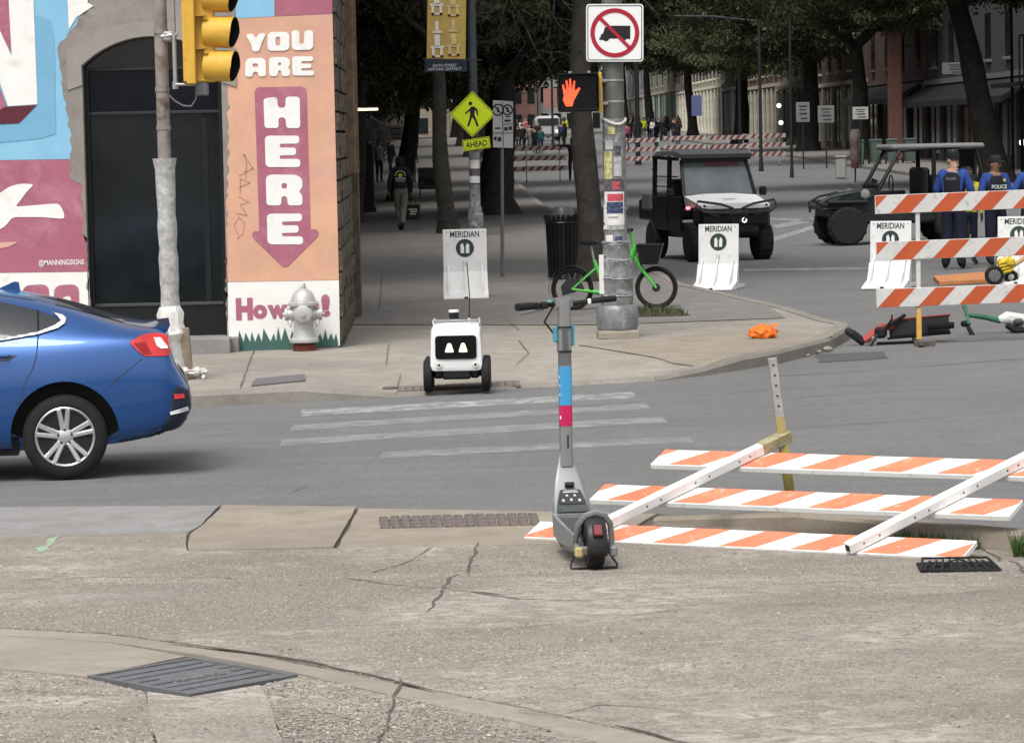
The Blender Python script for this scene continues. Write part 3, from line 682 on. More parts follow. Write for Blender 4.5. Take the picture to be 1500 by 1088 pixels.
# door: frame, panes, kick panel, bars, step
DY = WY + .2
z1, z2, z3 = wp(230, 100)[1], wp(230, 165)[1], wp(230, 447)[1]
MB().add(*flat([[(xl - .02, z1)] + [(xr + .02, z1)] + arch(.02)], .01), 0, frame((0, DY + .02, 0), (1, 0, 0), (0, 0, 1), (0, -1, 0))).build('transom_glass', glass_d, bld)
MB().box((xc, DY + .02, (z1 + z2) / 2), (xr - xl + .04, .012, z1 - z2)).build('upper_glass', pm('navy tinted glass', (.004, .005, .010), .12, spec=.3), bld)
MB().box((xc, DY + .02, (z2 + z3) / 2), (xr - xl + .04, .012, z2 - z3)).build('door_glass', glass_d, bld)
MB().box((xc, DY + .0, (z3 + zb) / 2), (xr - xl + .04, .05, z3 - zb)).build('kick_panel', frame_d, bld)
for z, m in ((z1, dk_metal), (z2, dk_metal), (z3, pm('dull bronze bar', (.05, .052, .05), .4))):
    MB().box((xc, DY - .02, z), (xr - xl + .02, .05, .035), bev=.006).build('glazing_bar', m, bld)
for x in (xl + .025, xr - .025): MB().box((x, DY - .02, (z1 + zb) / 2), (.05, .06, z1 - zb)).build('door_frame', frame_d, bld)
MB().box((xl + (xr - xl) * .86, DY + .012, (z2 + z3) / 2), (.06, .03, z2 - z3 - .04)).build('door_stile', frame_d, bld)
zl = wp(230, 522)[1]
MB().box((xc - .0, WY - .08, (zb + zl) / 2 - .12), (xr - xl + .08, .5, zb - zl + .23), bev=.012).build('door_step', ledge_m, bld)
MB().box((xr + .07, WY - .05, (zb + zl) / 2 - .06), (.1, .12, zb - zl + .1), bev=.012).build('step_block', ledge_m, bld)
# side wall of rough stone blocks
z = ZG - .25
bk = stone_m; row = 0
mort = pm('stone mortar', (.075, .062, .045), .95, 0, .3, 12, .5, 40)
MB().box((XC - .09, WY + 3.6, 3.4), (.1, 7.0, 7.5)).build('side_wall', mort, bld)
meshes = []
for k in range(5):
    b = MB().box((0, 0, 0), (.09, 1, 1)); me = b.mesh('stone', bk, 0)
    bm = bmesh.new(); bm.from_mesh(me); bmesh.ops.subdivide_edges(bm, edges=bm.edges, cuts=2, use_grid_fill=True)
    for v in bm.verts: v.co.x += rnd.uniform(-.012, .016); v.co.y *= .985; v.co.z *= .96
    bm.to_mesh(me); bm.free(); meshes.append(me)
while z < 6.4:
    h = rnd.uniform(.2, .32); y = WY + .01 - (.0 if row % 2 else .0); 
    while y < WY + 6.6:
        l = rnd.uniform(.35, .8); put('stone', rnd.choice(meshes), bld, Matrix.Translation((XC - .01 + rnd.uniform(-.012, .012), y + l / 2, z + h / 2)) @ Matrix.Diagonal((1, l - .02, h - .02, 1))); y += l
    z += h; row += 1
# rusty edge pilaster further along the side wall
for yy, w_ in ((40.6, .2), (42.0, .26)): MB().box((XC + .07, yy, 4.6), (.14, w_, 5.4), bev=.02).build('pilaster', pm('brown pilaster', (.15, .105, .065), .9, 0, .4, 6, .5, 30), bld)
MB().box((XC + .02, 42.9, 3.4), (.18, .7, 7.4)).build('corner_post', pm('rough limestone', (1, 1, 1)), bld)

# ------------------------------------------------------------------ hydrant
p = gp(446, 513, KERB); p.z = S2(p.x, p.y)
hy = thing('fire_hydrant', 'silver fire hydrant with a rust red foot before the mural greeting', 'hydrant', p)
u = 1 / ppm(p.y)
MB().lathe([(.12, 0), (.12, .06), (.105, .07), (.105, .1)], n=20).build('foot', pm('rust red paint', (.13, .03, .022), .8, 0, .3, 15, .3, 60), hy)
MB().lathe([(.0, .085), (.155, .085), (.16, .1), (.155, .125), (.125, .135), (.115, .17), (.108, .24), (.11, .40), (.125, .45), (.125, .47)], n=24).build('barrel', silver_p, hy)
MB().lathe([(.125, .465), (.165, .475), (.165, .505), (.135, .515), (.125, .56), (.1, .61), (.06, .645), (.035, .655), (.035, .67), (.0, .672)], n=24).build('bonnet', silver_p, hy)
MB().lathe([(.028, .67), (.028, .70), (.02, .71), (0, .71)], n=5).build('operating_nut', silver_p, hy)
for s_ in (-1, 1):
    M = frame((s_ * .09, 0, .385), (0, 1, 0), (0, 0, 1), (s_, 0, 0))
    n_ = MB().lathe([(.075, 0), (.075, .04), (.06, .045), (.06, .075), (.068, .08), (.068, .105), (.05, .11), (.02, .112), (.02, .13), (0, .13)], M, 16).build('side_nozzle', silver_p, hy)
    MB().tube([(s_ * .17, -.02, .33), (s_ * .165, -.03, .27), (s_ * .14, -.06, .25), (s_ * .12, -.1, .31)], .006, 5).build('chain', steel, n_)
M = frame((0, -.09, .395), (1, 0, 0), (0, 0, 1), (0, -1, 0))
MB().lathe([(.1, 0), (.1, .03), (.082, .04), (.082, .06), (.09, .065), (.09, .09), (.06, .1), (.025, .102), (.025, .125), (0, .125)], M, 20).build('front_nozzle', silver_p, hy)
mb = MB()
for k in range(8):
    a = k * math.pi / 4 + .2; MB().cyl((math.cos(a) * .14, math.sin(a) * .14, .505), (math.cos(a) * .14, math.sin(a) * .14, .522), .012, n=6).build('bolt', silver_p, hy)


# ------------------------------------------------------------------ wrapped pole at the left with its signal
PY = 32.4
rust = pm('rusty painted pipe', (.26, .23, .21), .7, .2, .25, 5, .2, 50, dirt=((.10, .055, .035), .42, 6))
film = pm('grey wrapping film', (.36, .355, .35), .38, 0, .28, 16, .7, 26, dirt=((.60, .60, .59), .30, 9))
film_w = pm('white plastic sheet', (.62, .60, .57), .4, 0, .2, 14, .8, 22)
A = pd(230, -140, PY); B = pd(241, 232, PY); C = pd(250, 460, PY); D = pd(262, 556, PY)
D.z = S2(D.x, PY) - .01
lp = thing('signal_pole', 'leaning rusty signal pole wrapped in grey film behind the blue car', 'pole', D)
q = lambda v: v - D
MB().tube([q(A), q(B), q(C)], [.065, .063, .06], 14).build('upper_pipe', rust, lp)
for py, r in ((46, .072), (131, .071), (187, .07)):
    c = q(A.lerp(B, (py + 140) / 372)); MB().cyl(c - Vector((0, 0, .02)), c + Vector((0, 0, .02)), r, n=14).build('collar', rust, lp)
pts = []; rs = []
for k in range(15):
    t = k / 14; c = q(B.lerp(C, t)); pts.append(c); rs.append(.088 + rnd.uniform(-.006, .008) + (.03 if k == 0 else 0) + (.012 if k == 14 else 0))
MB().tube(pts, rs, 12).build('film_wrap', film, lp)
pts = [q(C.lerp(D, t)) for t in (-.12, .0, .15, .3, .42)]
MB().tube(pts, [.10, .135, .115, .14, .09], 9).build('sheet_bundle', film_w, lp)
MB().tube([q(C.lerp(D, .2)), q(C.lerp(D, .6)), q(D)], [.09, .1, .115], 12).build('lower_wrap', film, lp)
p = pd(270, 480, PY - .05); p2 = pd(277, 556, PY - .05)
MB().bar(q(p), (q(p2).x, q(p2).y, 0), .05, .09, bev=.008).build('timber_stub', pm('weathered timber', (.20, .16, .12), .9, 0, .3, 12, .4, 40), lp)
p = pd(272, 558, PY - .15)
mb = MB()
for k in range(14): mb.ell((q(p).x + rnd.uniform(-.05, .22), rnd.uniform(-.2, .1), .03 + rnd.uniform(0, .07)), (rnd.uniform(.02, .05), rnd.uniform(.02, .05), rnd.uniform(.01, .04)), 6)
mb.build('film_scrap', film_w, lp)
A2, B2 = pd(249, -140, PY - .1), pd(257, 126, PY - .1)
MB().tube([q(A2), q(B2)], .02, 10).build('conduit', steel, lp)
MB().cyl(q(B2) + Vector((0, 0, -.03)), q(B2) + Vector((0, 0, .04)), .028, n=10).build('conduit_fitting', steel, lp)
c = pd(246, 54, PY - .06); MB().box(q(c), (.1, .06, .1), bev=.02).cyl(q(c) + Vector((-.06, 0, 0)), q(c) + Vector((.09, -.03, .02)), .025, n=8).build('bracket', steel, lp)
# signal head seen from its side
SY = 32.2
s0 = pd(291, 122, SY)
sg = thing('traffic_signal', 'yellow three lamp traffic signal seen from the side on the leaning pole', 'traffic signal', s0)
k_ = SY / FPX
q = lambda px, py, Y=SY: pd(px, py, Y) - s0
top = q(291, -90); bot = q(293, 121)
MB().bar(bot, (bot.x, bot.y, top.z), .30, .13, up=(0, 1, 0), bev=.015).build('housing', yellow_p, sg)
for py in (24, 72): MB().box(q(292, py), (.14, .315, .012)).build('housing_seam', pm('dark yellow seam', (.33, .2, .04), .6), sg)
a = q(279, -90); b = q(280, 124)
MB().box(((a.x + b.x) / 2, 0, (a.z + b.z) / 2), (.085, .36, a.z - b.z), bev=.01).build('rear_cover', yellow_p, sg)
for k, (cy, cxx) in enumerate(((-5, 292), (47, 293), (96.5, 294))):
    c = q(cxx, cy); c.x += .06; n = 20; V = []; F = []
    prj = Vector((1, -.26, -.05)).normalized()
    e2 = Vector((0, 1, .0)); e3 = prj.cross(e2).normalized(); e2 = e3.cross(prj)
    for ring_, (rr, dd) in enumerate(((.145, 0), (.148, .28), (.142, .28), (.138, .02))):
        for j in range(n):
            an = 2 * math.pi * j / n; dl = dd - (.035 * max(0, -math.sin(an)) if dd > .1 else 0)
            V.append(c + prj * dl + (e2 * math.cos(an) + e3 * math.sin(an) * (1 if e3.z > 0 else -1)) * rr)
    for r_ in range(3):
        for j in range(n): F.append((r_ * n + j, r_ * n + (j + 1) % n, (r_ + 1) * n + (j + 1) % n, (r_ + 1) * n + j))
    m_ = MB().add(V[:2 * n], F[:n]); m_.f += [[i for i in f] for f in []]
    vis = MB().add(V, F); vis.mi = [0] * n + [0] * n + [1] * n
    vo = vis.build('visor', [yellow_p, black_p], sg)
    MB().lathe([(0, 0), (.13, .0), (.12, .02), (.06, .035), (0, .04)], frame(c + prj * .02, e2, e3, prj), 18).build('lens', pm(['red signal lens', 'amber signal lens', 'green signal lens'][k], [(.05, .006, .004), (.06, .03, .004), (.004, .03, .02)][k], .2), vo)
    MB().box(c + Vector((.0, -.13, .13)), (.03, .02, .04)).build('hinge', yellow_p, sg)
MB().box(q(296, 131) + Vector((0, 0, 0)), (.12, .12, .12), bev=.01).build('terminal_box', pm('grey box', (.12, .125, .13), .6), sg)
MB().tube([q(288, 131), q(287, 146), q(280, 156), q(268, 155), q(256, 148), q(248, 140)], .008, 6).build('cable', pm('grey cable', (.14, .14, .14), .6), sg)
MB().tube([q(257, 124), q(290, 124)], .014, 8).build('mounting_arm', steel, sg)

# ------------------------------------------------------------------ wrapped signal pole with the no trucks sign
p = gp(905, 494, KERB); p.z = S2(p.x, p.y); QY = p.y; Q0 = p.copy()
wpo = thing('signal_pole', 'thick grey wrapped signal pole with stickers standing on a concrete footing', 'pole', p)
MB().lathe([(.31, 0), (.31, .06), (.29, .085), (0, .09)], T(0, 0, 0, rz=45), 4).build('footing', conc_tan, wpo, 10)
pole_g = pm('grey green pole paint', (.115, .118, .11), .5, .1, .15, 5, .1, 40, dirt=((.19, .19, .18), .2, 10))
sheet = pm('clear wrap over grey pole', (.17, .172, .172), .22, 0, .40, 13, .8, 24, dirt=((.50, .51, .51), .26, 7))
MB().lathe([(.215, .09), (.225, .12), (.225, .30), (.20, .345), (.165, .36)], n=24).build('base', pm('wrapped pole base', (.16, .165, .17), .3, 0, .35, 7, .6, 18, dirt=((.42, .43, .43), .15, 6)), wpo)
f0 = MB().lathe([(.228, .10), (.231, .16), (.229, .19), (.233, .26), (.231, .30), (.206, .348)], n=20)
wr = [(.172, .36), (.178, .42), (.172, .44), (.178, .5), (.175, .60), (.182, .615), (.182, .66), (.176, .672), (.172, .80), (.178, .82), (.152, .85), (.145, .98), (.15, 1.0), (.125, 1.05), (.12, 1.2), (.118, 1.36), (.122, 1.38), (.12, 1.7), (.124, 2.0), (.121, 2.3), (.128, 2.33), (.115, 2.34)]
MB().lathe(wr, n=20).build('film_wrap', sheet, wpo)
MB().lathe([(.116, .35), (.114, 1.0), (.112, 3.0), (.108, 5.2)], n=20).build('shaft', pole_g, wpo)
for py in (118, 149): 
    z = pd(900, py, QY).z - p.z; MB().lathe([(.114, -.012), (.118, -.01), (.118, .01), (.114, .012)], T(0, 0, z), 20).build('steel_band', steel, wpo)
z = pd(900, 178, QY).z - p.z
MB().tube([Vector((.125 * math.cos(a), .125 * math.sin(a), z + .03 * math.sin(a * 2 + 1))) for a in [i * math.pi / 8 for i in range(16)]], .016, 6, closed=True).build('film_cord', film_w, wpo)
def sticker(px0, py0, px1, py1, m, r=.122, name='poster', parent=wpo, y0=None, off=.004):
    c = pd((px0 + px1) / 2, (py0 + py1) / 2, QY); a0 = pd(px0, py0, QY) - Q0; a1 = pd(px1, py1, QY) - Q0; V = []; F = []; n = 6
    for i in range(n + 1):
        x = a0.x + (a1.x - a0.x) * i / n; y = -math.sqrt(max(1e-4, (r + off) ** 2 - min(x * x, (r * .98) ** 2)))
        for z in (a0.z, a1.z): V.append((x, y, z))
    for i in range(n): F.append((2 * i, 2 * i + 1, 2 * i + 3, 2 * i + 2))
    return MB().add(V, F).build(name, m, parent, 0)
paper = pm('white paper', (.62, .61, .60), .6, 0, .05, 8)
sticker(885, 281, 914, 329, paper, .126)
sticker(889, 284, 912, 294, pm('red print', (.45, .06, .08), .6, 0, .6, 60), .129)
sticker(888, 296, 912, 312, pm('blue photo print', (.045, .06, .13), .5, 0, .9, 35), .129)
sticker(890, 317, 905, 319, pm('grey print', (.3, .3, .3), .6), .129)
sticker(886, 262, 913, 279, pm('dark mixed sticker', (.09, .08, .09), .5, 0, 1.0, 30), .124)
sticker(884, 222, 896, 262, pm('yellow mixed sticker', (.42, .40, .18), .5, 0, .6, 18), .122)
sticker(898, 230, 910, 258, pm('pale torn paper', (.38, .38, .37), .6, 0, .4, 14), .122)
sticker(884, 330, 889, 336, paper, .13); sticker(889, 328, 914, 336, pm('pale torn paper', (.4, .4, .4)), .124)
a = pd(880, 374, QY) - Q0
MB().box((a.x + .0, -.1, a.z - .2), (.05, .012, .42), T(0, 0, 0, ry=0), bev=0).build('torn_leaflet', paper, wpo)
for z, r, h_ in ((.455, .181, .05), (.64, .186, .045), (.835, .17, .05), (1.03, .152, .04), (1.385, .126, .03), (2.31, .13, .03)):
    pts_ = [Vector(((r + rnd.uniform(-.003, .006)) * math.cos(i * math.pi / 9), (r + rnd.uniform(-.003, .006)) * math.sin(i * math.pi / 9), z + rnd.uniform(-.008, .008))) for i in range(18)]
    MB().tube(pts_, [rnd.uniform(.003, .009) for _ in pts_], 5, closed=True).build('wrap_fold', pm('milky wrap fold', (.30, .305, .305), .3, 0, .4, 30), wpo)
for a_ in ((884, 300, 888, 326, paper), (886, 206, 897, 219, pm('pale torn paper', (.4, .4, .4))), (899, 214, 909, 226, pm('dark mixed sticker', (1, 1, 1))), (887, 344, 897, 362, paper), (900, 346, 911, 358, pm('blue photo print', (1, 1, 1))), (890, 186, 900, 197, pm('yellow mixed sticker', (1, 1, 1))), (897, 266, 906, 277, pm('red print', (1, 1, 1)))): sticker(*a_[:4], a_[4], .127 if a_[1] > 340 else .125)
# no trucks sign
SGY = QY - .16
sp = pd(900.5, 48.5, SGY); sn = thing('road_sign', 'square white no trucks sign with red ring and slash', 'sign', sp)
SF = frame((0, 0, 0), (1, 0, 0), (0, 0, 1), (0, -1, 0)) @ Matrix.Rotation(R(-1.0), 4, 'Z')
h = .305
sq = lambda k, r: round_poly([(-k, -k), (k, -k), (k, k), (-k, k)], r, 4)
def layer(polys, m, z, name, parent, d=.002, F_=None): 
    V, F = flat(polys, d); return MB().add(V, F, 0, (F_ if F_ is not None else SF) @ Matrix.Translation((0, 0, z))).build(name, m, parent, 0)
sign_w = pm('sign white', (.72, .72, .71), .45, 0, .03, 4); sign_k = pm('sign black', (.012, .012, .013), .5); sign_r = pm('sign red', (.34, .012, .03), .45, 0, .08, 5)
layer([sq(h, .04)], sign_w, 0, 'sign_plate', sn, .004)
layer([sq(h - .014, .03), sq(h - .022, .025)], sign_k, .005, 'border', sn)
cir = lambda r, n=40: [(r * math.cos(2 * math.pi * i / n), r * math.sin(2 * math.pi * i / n)) for i in range(n)]
tr = [(-.165, -.075), (-.165, -.05), (-.15, -.045), (-.15, -.02), (-.125, -.005), (-.105, .06), (-.05, .06), (-.05, .075), (.165, .075), (.165, -.065), (.12, -.065), (.105, -.085), (.07, -.085), (.06, -.06), (-.055, -.06), (-.075, -.085), (-.10, -.09), (-.125, -.075)]
layer([tr], sign_k, .005, 'truck_symbol', sn)
layer([cir(.26), cir(.215)], sign_r, .008, 'ring', sn)
layer([[(-.175, .15), (-.15, .175), (.175, -.15), (.15, -.175)]], sign_r, .011, 'slash', sn)
for z in (-.12, .12): MB().box((0, .08, z), (.2, .16, .02)).build('bracket', steel, sn)
# pedestrian signal
PSY = QY - .22
c = pd(847, 136, PSY); ps = thing('pedestrian_signal', 'black pedestrian signal box showing a lit red hand', 'pedestrian signal', c)
wd = 60 / ppm(PSY); hd = 56 / ppm(PSY)
MB().box((0, .06, 0), (wd, .2, hd), bev=.02).build('housing', black_p, ps)
MB().box((0, -.055, -hd / 2 + .03), (wd, .1, .01)).box((0, -.08, hd / 2 - .005), (wd, .16, .012)).box((-wd / 2 + .006, -.06, 0), (.01, .12, hd - .05)).box((wd / 2 - .006, -.06, 0), (.01, .12, hd - .05)).build('hood', black_p, ps)
MB().box((0, -.042, 0), (wd - .05, .004, hd - .05)).build('screen', pm('signal screen', (.006, .006, .010), .3), ps)
hnd = [(-.03, -.20), (.07, -.20), (.10, -.10), (.16, .0), (.205, .08), (.18, .10), (.12, .04), (.115, .10), (.125, .2), (.10, .205), (.075, .08), (.065, .10), (.06, .235), (.03, .235), (.03, .10), (.02, .09), (.0, .215), (-.03, .21), (-.015, .07), (-.03, .05), (-.06, .15), (-.085, .14), (-.06, -.03), (-.075, -.10)]
hk = 40 / ppm(PSY) / .435
layer([[(a * hk - .115, b * hk - .01) for a, b in hnd]], emit('lit red hand', (1.0, .10, .035), 1.15), .046, 'hand_symbol', ps, .002, frame((0, 0, 0), (1, 0, 0), (0, 0, 1), (0, -1, 0)))
mb = MB()
for i in range(22): mb.box((-wd / 2 + .03 + (wd - .06) * i / 21, -.058, 0), (.001, .02, hd - .06))
mb.build('visor_grille', black_p, ps)
MB().box((wd / 2 + .015, .1, 0), (.045, .14, hd * 1.05), bev=.01).build('side_bracket', yellow_p, ps)
MB().cyl((wd / 2, .1, .12), (.36, .16, .12), .02).cyl((wd / 2, .1, -.12), (.36, .16, -.12), .02).build('mounting_arm', steel, ps)
MB().cyl((-.08, .06, hd / 2), (-.08, .06, hd / 2 + .025), .02, n=8).cyl((.12, .06, hd / 2), (.12, .06, hd / 2 + .025), .02, n=8).build('mounting_knob', steel, ps)

# ------------------------------------------------------------------ blue car
def evaluated(o):
    dg = bpy.context.evaluated_depsgraph_get(); dg.update()
    return bpy.data.meshes.new_from_object(o.evaluated_get(dg), depsgraph=dg)
cg = gp(97, 703)
CW = .90
CS = .95
car = thing('car', 'glossy blue sedan driving off the left edge of the picture', 'car', (cg.x, cg.y + .0, G(cg.x, cg.y)), 5)
car.scale = (CS, CS, CS)
bpy.context.view_layer.update()
paint_b, nt_, b_ = NM('blue car paint'); b_.inputs['Base Color'].default_value = (.007, .070, .255, 1); b_.inputs['Metallic'].default_value = .5
b_.inputs['Roughness'].default_value = .32; b_.inputs['Coat Weight'].default_value = 1; b_.inputs['Coat Roughness'].default_value = .04
# local x towards the tail, rear axle at x=0, near flank of the tyres at y=0
ST = [(-3.66, .38, .52, .58, .50, .30), (-3.55, .27, .66, .73, .74, .5), (-3.1, .22, .84, .90, .87, .6), (-2.35, .2, .93, 1.0, .895, .64), (-1.75, .19, .955, 1.28, .90, .56), (-1.2, .19, .965, 1.42, .90, .54),
      (-.55, .19, .985, 1.41, .90, .54), (-.1, .20, 1.01, 1.325, .90, .55), (.2, .21, 1.035, 1.225, .895, .57), (.42, .23, 1.045, 1.145, .885, .60), (.60, .26, 1.03, 1.105, .875, .64), (.735, .30, .985, 1.098, .86, .70), (.775, .315, .965, 1.06, .85, .69)]
V = []; F = []
def section(x, zb_, zk, zr, w_, wr, rear=0):
    h = [(0, zb_), (w_ * .80, zb_), (w_ * .96, zb_ + .06), (w_ * .99, zb_ + (zk - zb_) * .30), (w_, zb_ + (zk - zb_) * .55), (w_ * .985, zb_ + (zk - zb_) * .80), (w_ * .935, zk), (w_ * .935 * .45 + wr * .55, zk + (zr - zk) * .55), (wr, zr - (zr - zk) * .12), (wr * .55, zr), (0, zr + .008)]
    return [(x, p, z) for p, z in h] + [(x, -p, z) for p, z in h[-2:0:-1]]
for s_ in ST: V += section(*s_)
n = len(section(*ST[0]))
tail = []                                                         # tail: bumper bulges behind the boot lip
for (x, y, z) in section(*ST[-1]):
    t = (z - .315) / (1.06 - .315); xx = .775 + (.115 * sstep(.0, .15, t) * (1 - sstep(.45, .72, t)) + .05 * (1 - sstep(.6, 1, t)) if 0 <= t <= 1 else 0); tail.append((xx + .012, y * .93, z * .97 + .015))
V += tail
V += [(x + .012, y * .5, .35 + (z - .35) * .9) for x, y, z in tail]
m = len(ST) + 2
for i in range(m - 1):
    for j in range(n): F.append((i * n + j, i * n + (j + 1) % n, (i + 1) * n + (j + 1) % n, (i + 1) * n + j))
F.append(list(range(n))[::-1]); F.append([(m - 1) * n + j for j in range(n)])
V = [(x, y + CW, z) for x, y, z in V]
bo = MB().add(V, F).build('body', paint_b, car, 60)
sb = bo.modifiers.new('s', 'SUBSURF'); sb.levels = 3; sb.render_levels = 3
cut = MB()
for x in (0, -2.70): cut.cyl((x, -.4, .33), (x, .28, .335), .398, n=40).cyl((x, 1.52, .33), (x, 2.2, .335), .398, n=40)
co_ = cut.build('cutter', black_p, car); bl = bo.modifiers.new('b', 'BOOLEAN'); bl.object = co_; bpy.context.view_layer.update(); bl.operation = 'DIFFERENCE'; bl.solver = 'EXACT'
me = evaluated(bo); bo.modifiers.clear(); bo.data = me; bpy.data.objects.remove(co_)
me.materials.clear(); me.materials.append(paint_b)
me.polygons.foreach_set('use_smooth', [True] * len(me.polygons)); me.set_sharp_from_angle(angle=R(32))
tree = BVHTree.FromPolygons([v.co for v in me.vertices], [p.vertices for p in me.polygons])
def on_body(name, poly, m, off=.003, thick=.004, side=-1, res=.02, parent=None, bvh=None):
    """a trim piece or pane that follows the flank: outline in local x,z laid on the body skin"""
    bvh = bvh or tree
    bm = bmesh.new(); bm.faces.new([bm.verts.new((p[0], 0, p[1])) for p in poly])
    x0, x1 = min(p[0] for p in poly), max(p[0] for p in poly); z0, z1_ = min(p[1] for p in poly), max(p[1] for p in poly)
    for a, lo, hi, no in ((0, x0, x1, (1, 0, 0)), (2, z0, z1_, (0, 0, 1))):
        k = lo + res
        while k < hi: bmesh.ops.bisect_plane(bm, geom=bm.verts[:] + bm.edges[:] + bm.faces[:], plane_co=(k if a == 0 else 0, 0, k if a == 2 else 0), plane_no=no); k += res
    for v in bm.verts:
        h, nn, _, _ = bvh.ray_cast(Vector((v.co.x, side * 6 + CW, v.co.z)), Vector((0, -side, 0)))
        if h is None: h, nn, _, _ = bvh.find_nearest(Vector((v.co.x, CW + side * .9, v.co.z)))
        v.co = h + (nn if nn.y * side > 0 else -nn) * off
    r = bmesh.ops.extrude_face_region(bm, geom=bm.faces[:])
    for v in [g for g in r['geom'] if isinstance(g, bmesh.types.BMVert)]: v.co.y -= side * thick * -1 if False else 0
    bmesh.ops.delete(bm, geom=[g for g in r['geom'] if isinstance(g, bmesh.types.BMFace)], context='FACES')
    me_ = bpy.data.meshes.new(name); bm.normal_update(); bm.to_mesh(me_); bm.free(); me_.materials.append(m)
    me_.polygons.foreach_set('use_smooth', [True] * len(me_.polygons)); return put(name, me_, parent or car)
cx = lambda px: (px - 97) * cg.y / FPX / CS
cz = lambda px, py: (cg.y and (pd(px, py, cg.y).z - G(cg.x, cg.y)) / CS)
cp = lambda l: [(cx(a), cz(a, b)) for a, b in l]
tint, _, tb = NM('tinted car glass'); tb.inputs['Base Color'].default_value = (.03, .032, .036, 1); tb.inputs['Roughness'].default_value = .05
chrome = pm('chrome trim', (.66, .67, .68), .35, .2, .02)
gap_m = pm('panel gap', (.004, .008, .03), .5)
def xz(l): return [(a, b) for a, b in l]
win = cp([(-260, 520), (-60, 507), (0, 499), (40, 493), (62, 488), (86, 479), (95, 473), (88, 467), (60, 457), (0, 444), (-60, 436), (-150, 436), (-230, 460)])
on_body('window', win, tint, .004, res=.012)
trim = cp([(-260, 526), (-60, 512), (0, 502), (62, 492), (90, 484), (101, 477), (103, 470), (98, 465), (82, 461), (90, 467), (95, 473), (86, 479), (62, 488), (0, 499), (-60, 507), (-260, 520)])
on_body('window_trim', trim, chrome, .013, res=.012)
on_body('window_pillar', cp([(1, 444), (5, 445), (5, 499), (1, 499)]), black_p, .007)
on_body('window_pillar', cp([(60, 457), (63, 458), (64, 488), (61, 489)]), black_p, .007)
on_body('door_seam', cp([(61, 492), (63, 492), (60, 520), (54, 540), (41, 561), (33, 590), (31, 590), (39.5, 561), (52.5, 540), (58.5, 520)]), gap_m, .003, res=.012)
on_body('bumper_seam', cp([(211, 527), (213, 527), (165, 566), (163, 566)]), gap_m, .003, res=.012)
on_body('handle_recess', cp([(-12, 523), (20, 520), (31, 521), (20, 528), (-12, 530)]), gap_m, .003)
hz = cp([(4, 523)])[0]; MB().box((hz[0], -.01, hz[1] + .01), (.17, .03, .03), bev=.012).build('door_handle', paint_b, car)
lamp_r = pm('red tail lamp', (.50, .012, .012), .12, 0, .25, 9, coat=1); 
tl = on_body('tail_lamp', round_poly(cp([(194, 503), (212, 494), (230, 491), (247, 493), (251, 500), (253, 521), (247, 523), (216, 523), (205, 514)]), .02), lamp_r, .010, res=.012)
on_body('reverse_lens', cp([(230, 498), (240, 498), (249, 510), (249, 513), (240, 513), (234, 509)]), pm('clear lens', (.62, .58, .56), .15), .016, res=.012, parent=tl)
on_body('lamp_inset', cp([(201, 505), (218, 503), (226, 520), (215, 520)]), pm('dark red lens', (.26, .008, .01), .15), .015, res=.012, parent=tl)
skirt = cp([(280, 575), (283, 600), (278, 625), (262, 637), (232, 646), (212, 648), (238, 634), (252, 604), (256, 576), (262, 566)])
on_body('lower_bumper', skirt, pm('dark bumper plastic', (.022, .026, .045), .5), .005, res=.02)
on_body('reflector', cp([(257, 579), (271, 579), (272, 585), (258, 586)]), lamp_r, .012)
on_body('exhaust_trim', cp([(250, 605), (276, 598), (277, 604), (252, 609)]), chrome, .012)
# roof fin
a = cp([(14, 428)])[0]; MB().prism([(-.10, 0), (.10, -.03), (.085, .06), (.05, .065)], .03, T(a[0], CW, a[1] - .02, rx=90)).build('roof_fin', paint_b, car)
MB().add([(.60, CW - .62, 1.085), (.60, CW + .62, 1.085), (.80, CW + .58, 1.108), (.80, CW - .58, 1.108), (.60, CW - .62, 1.06), (.60, CW + .62, 1.06), (.775, CW + .58, 1.06), (.775, CW - .58, 1.06)], [(0, 1, 2, 3), (7, 6, 5, 4), (0, 4, 5, 1), (1, 5, 6, 2), (2, 6, 7, 3), (3, 7, 4, 0)]).build('boot_lip', paint_b, car)
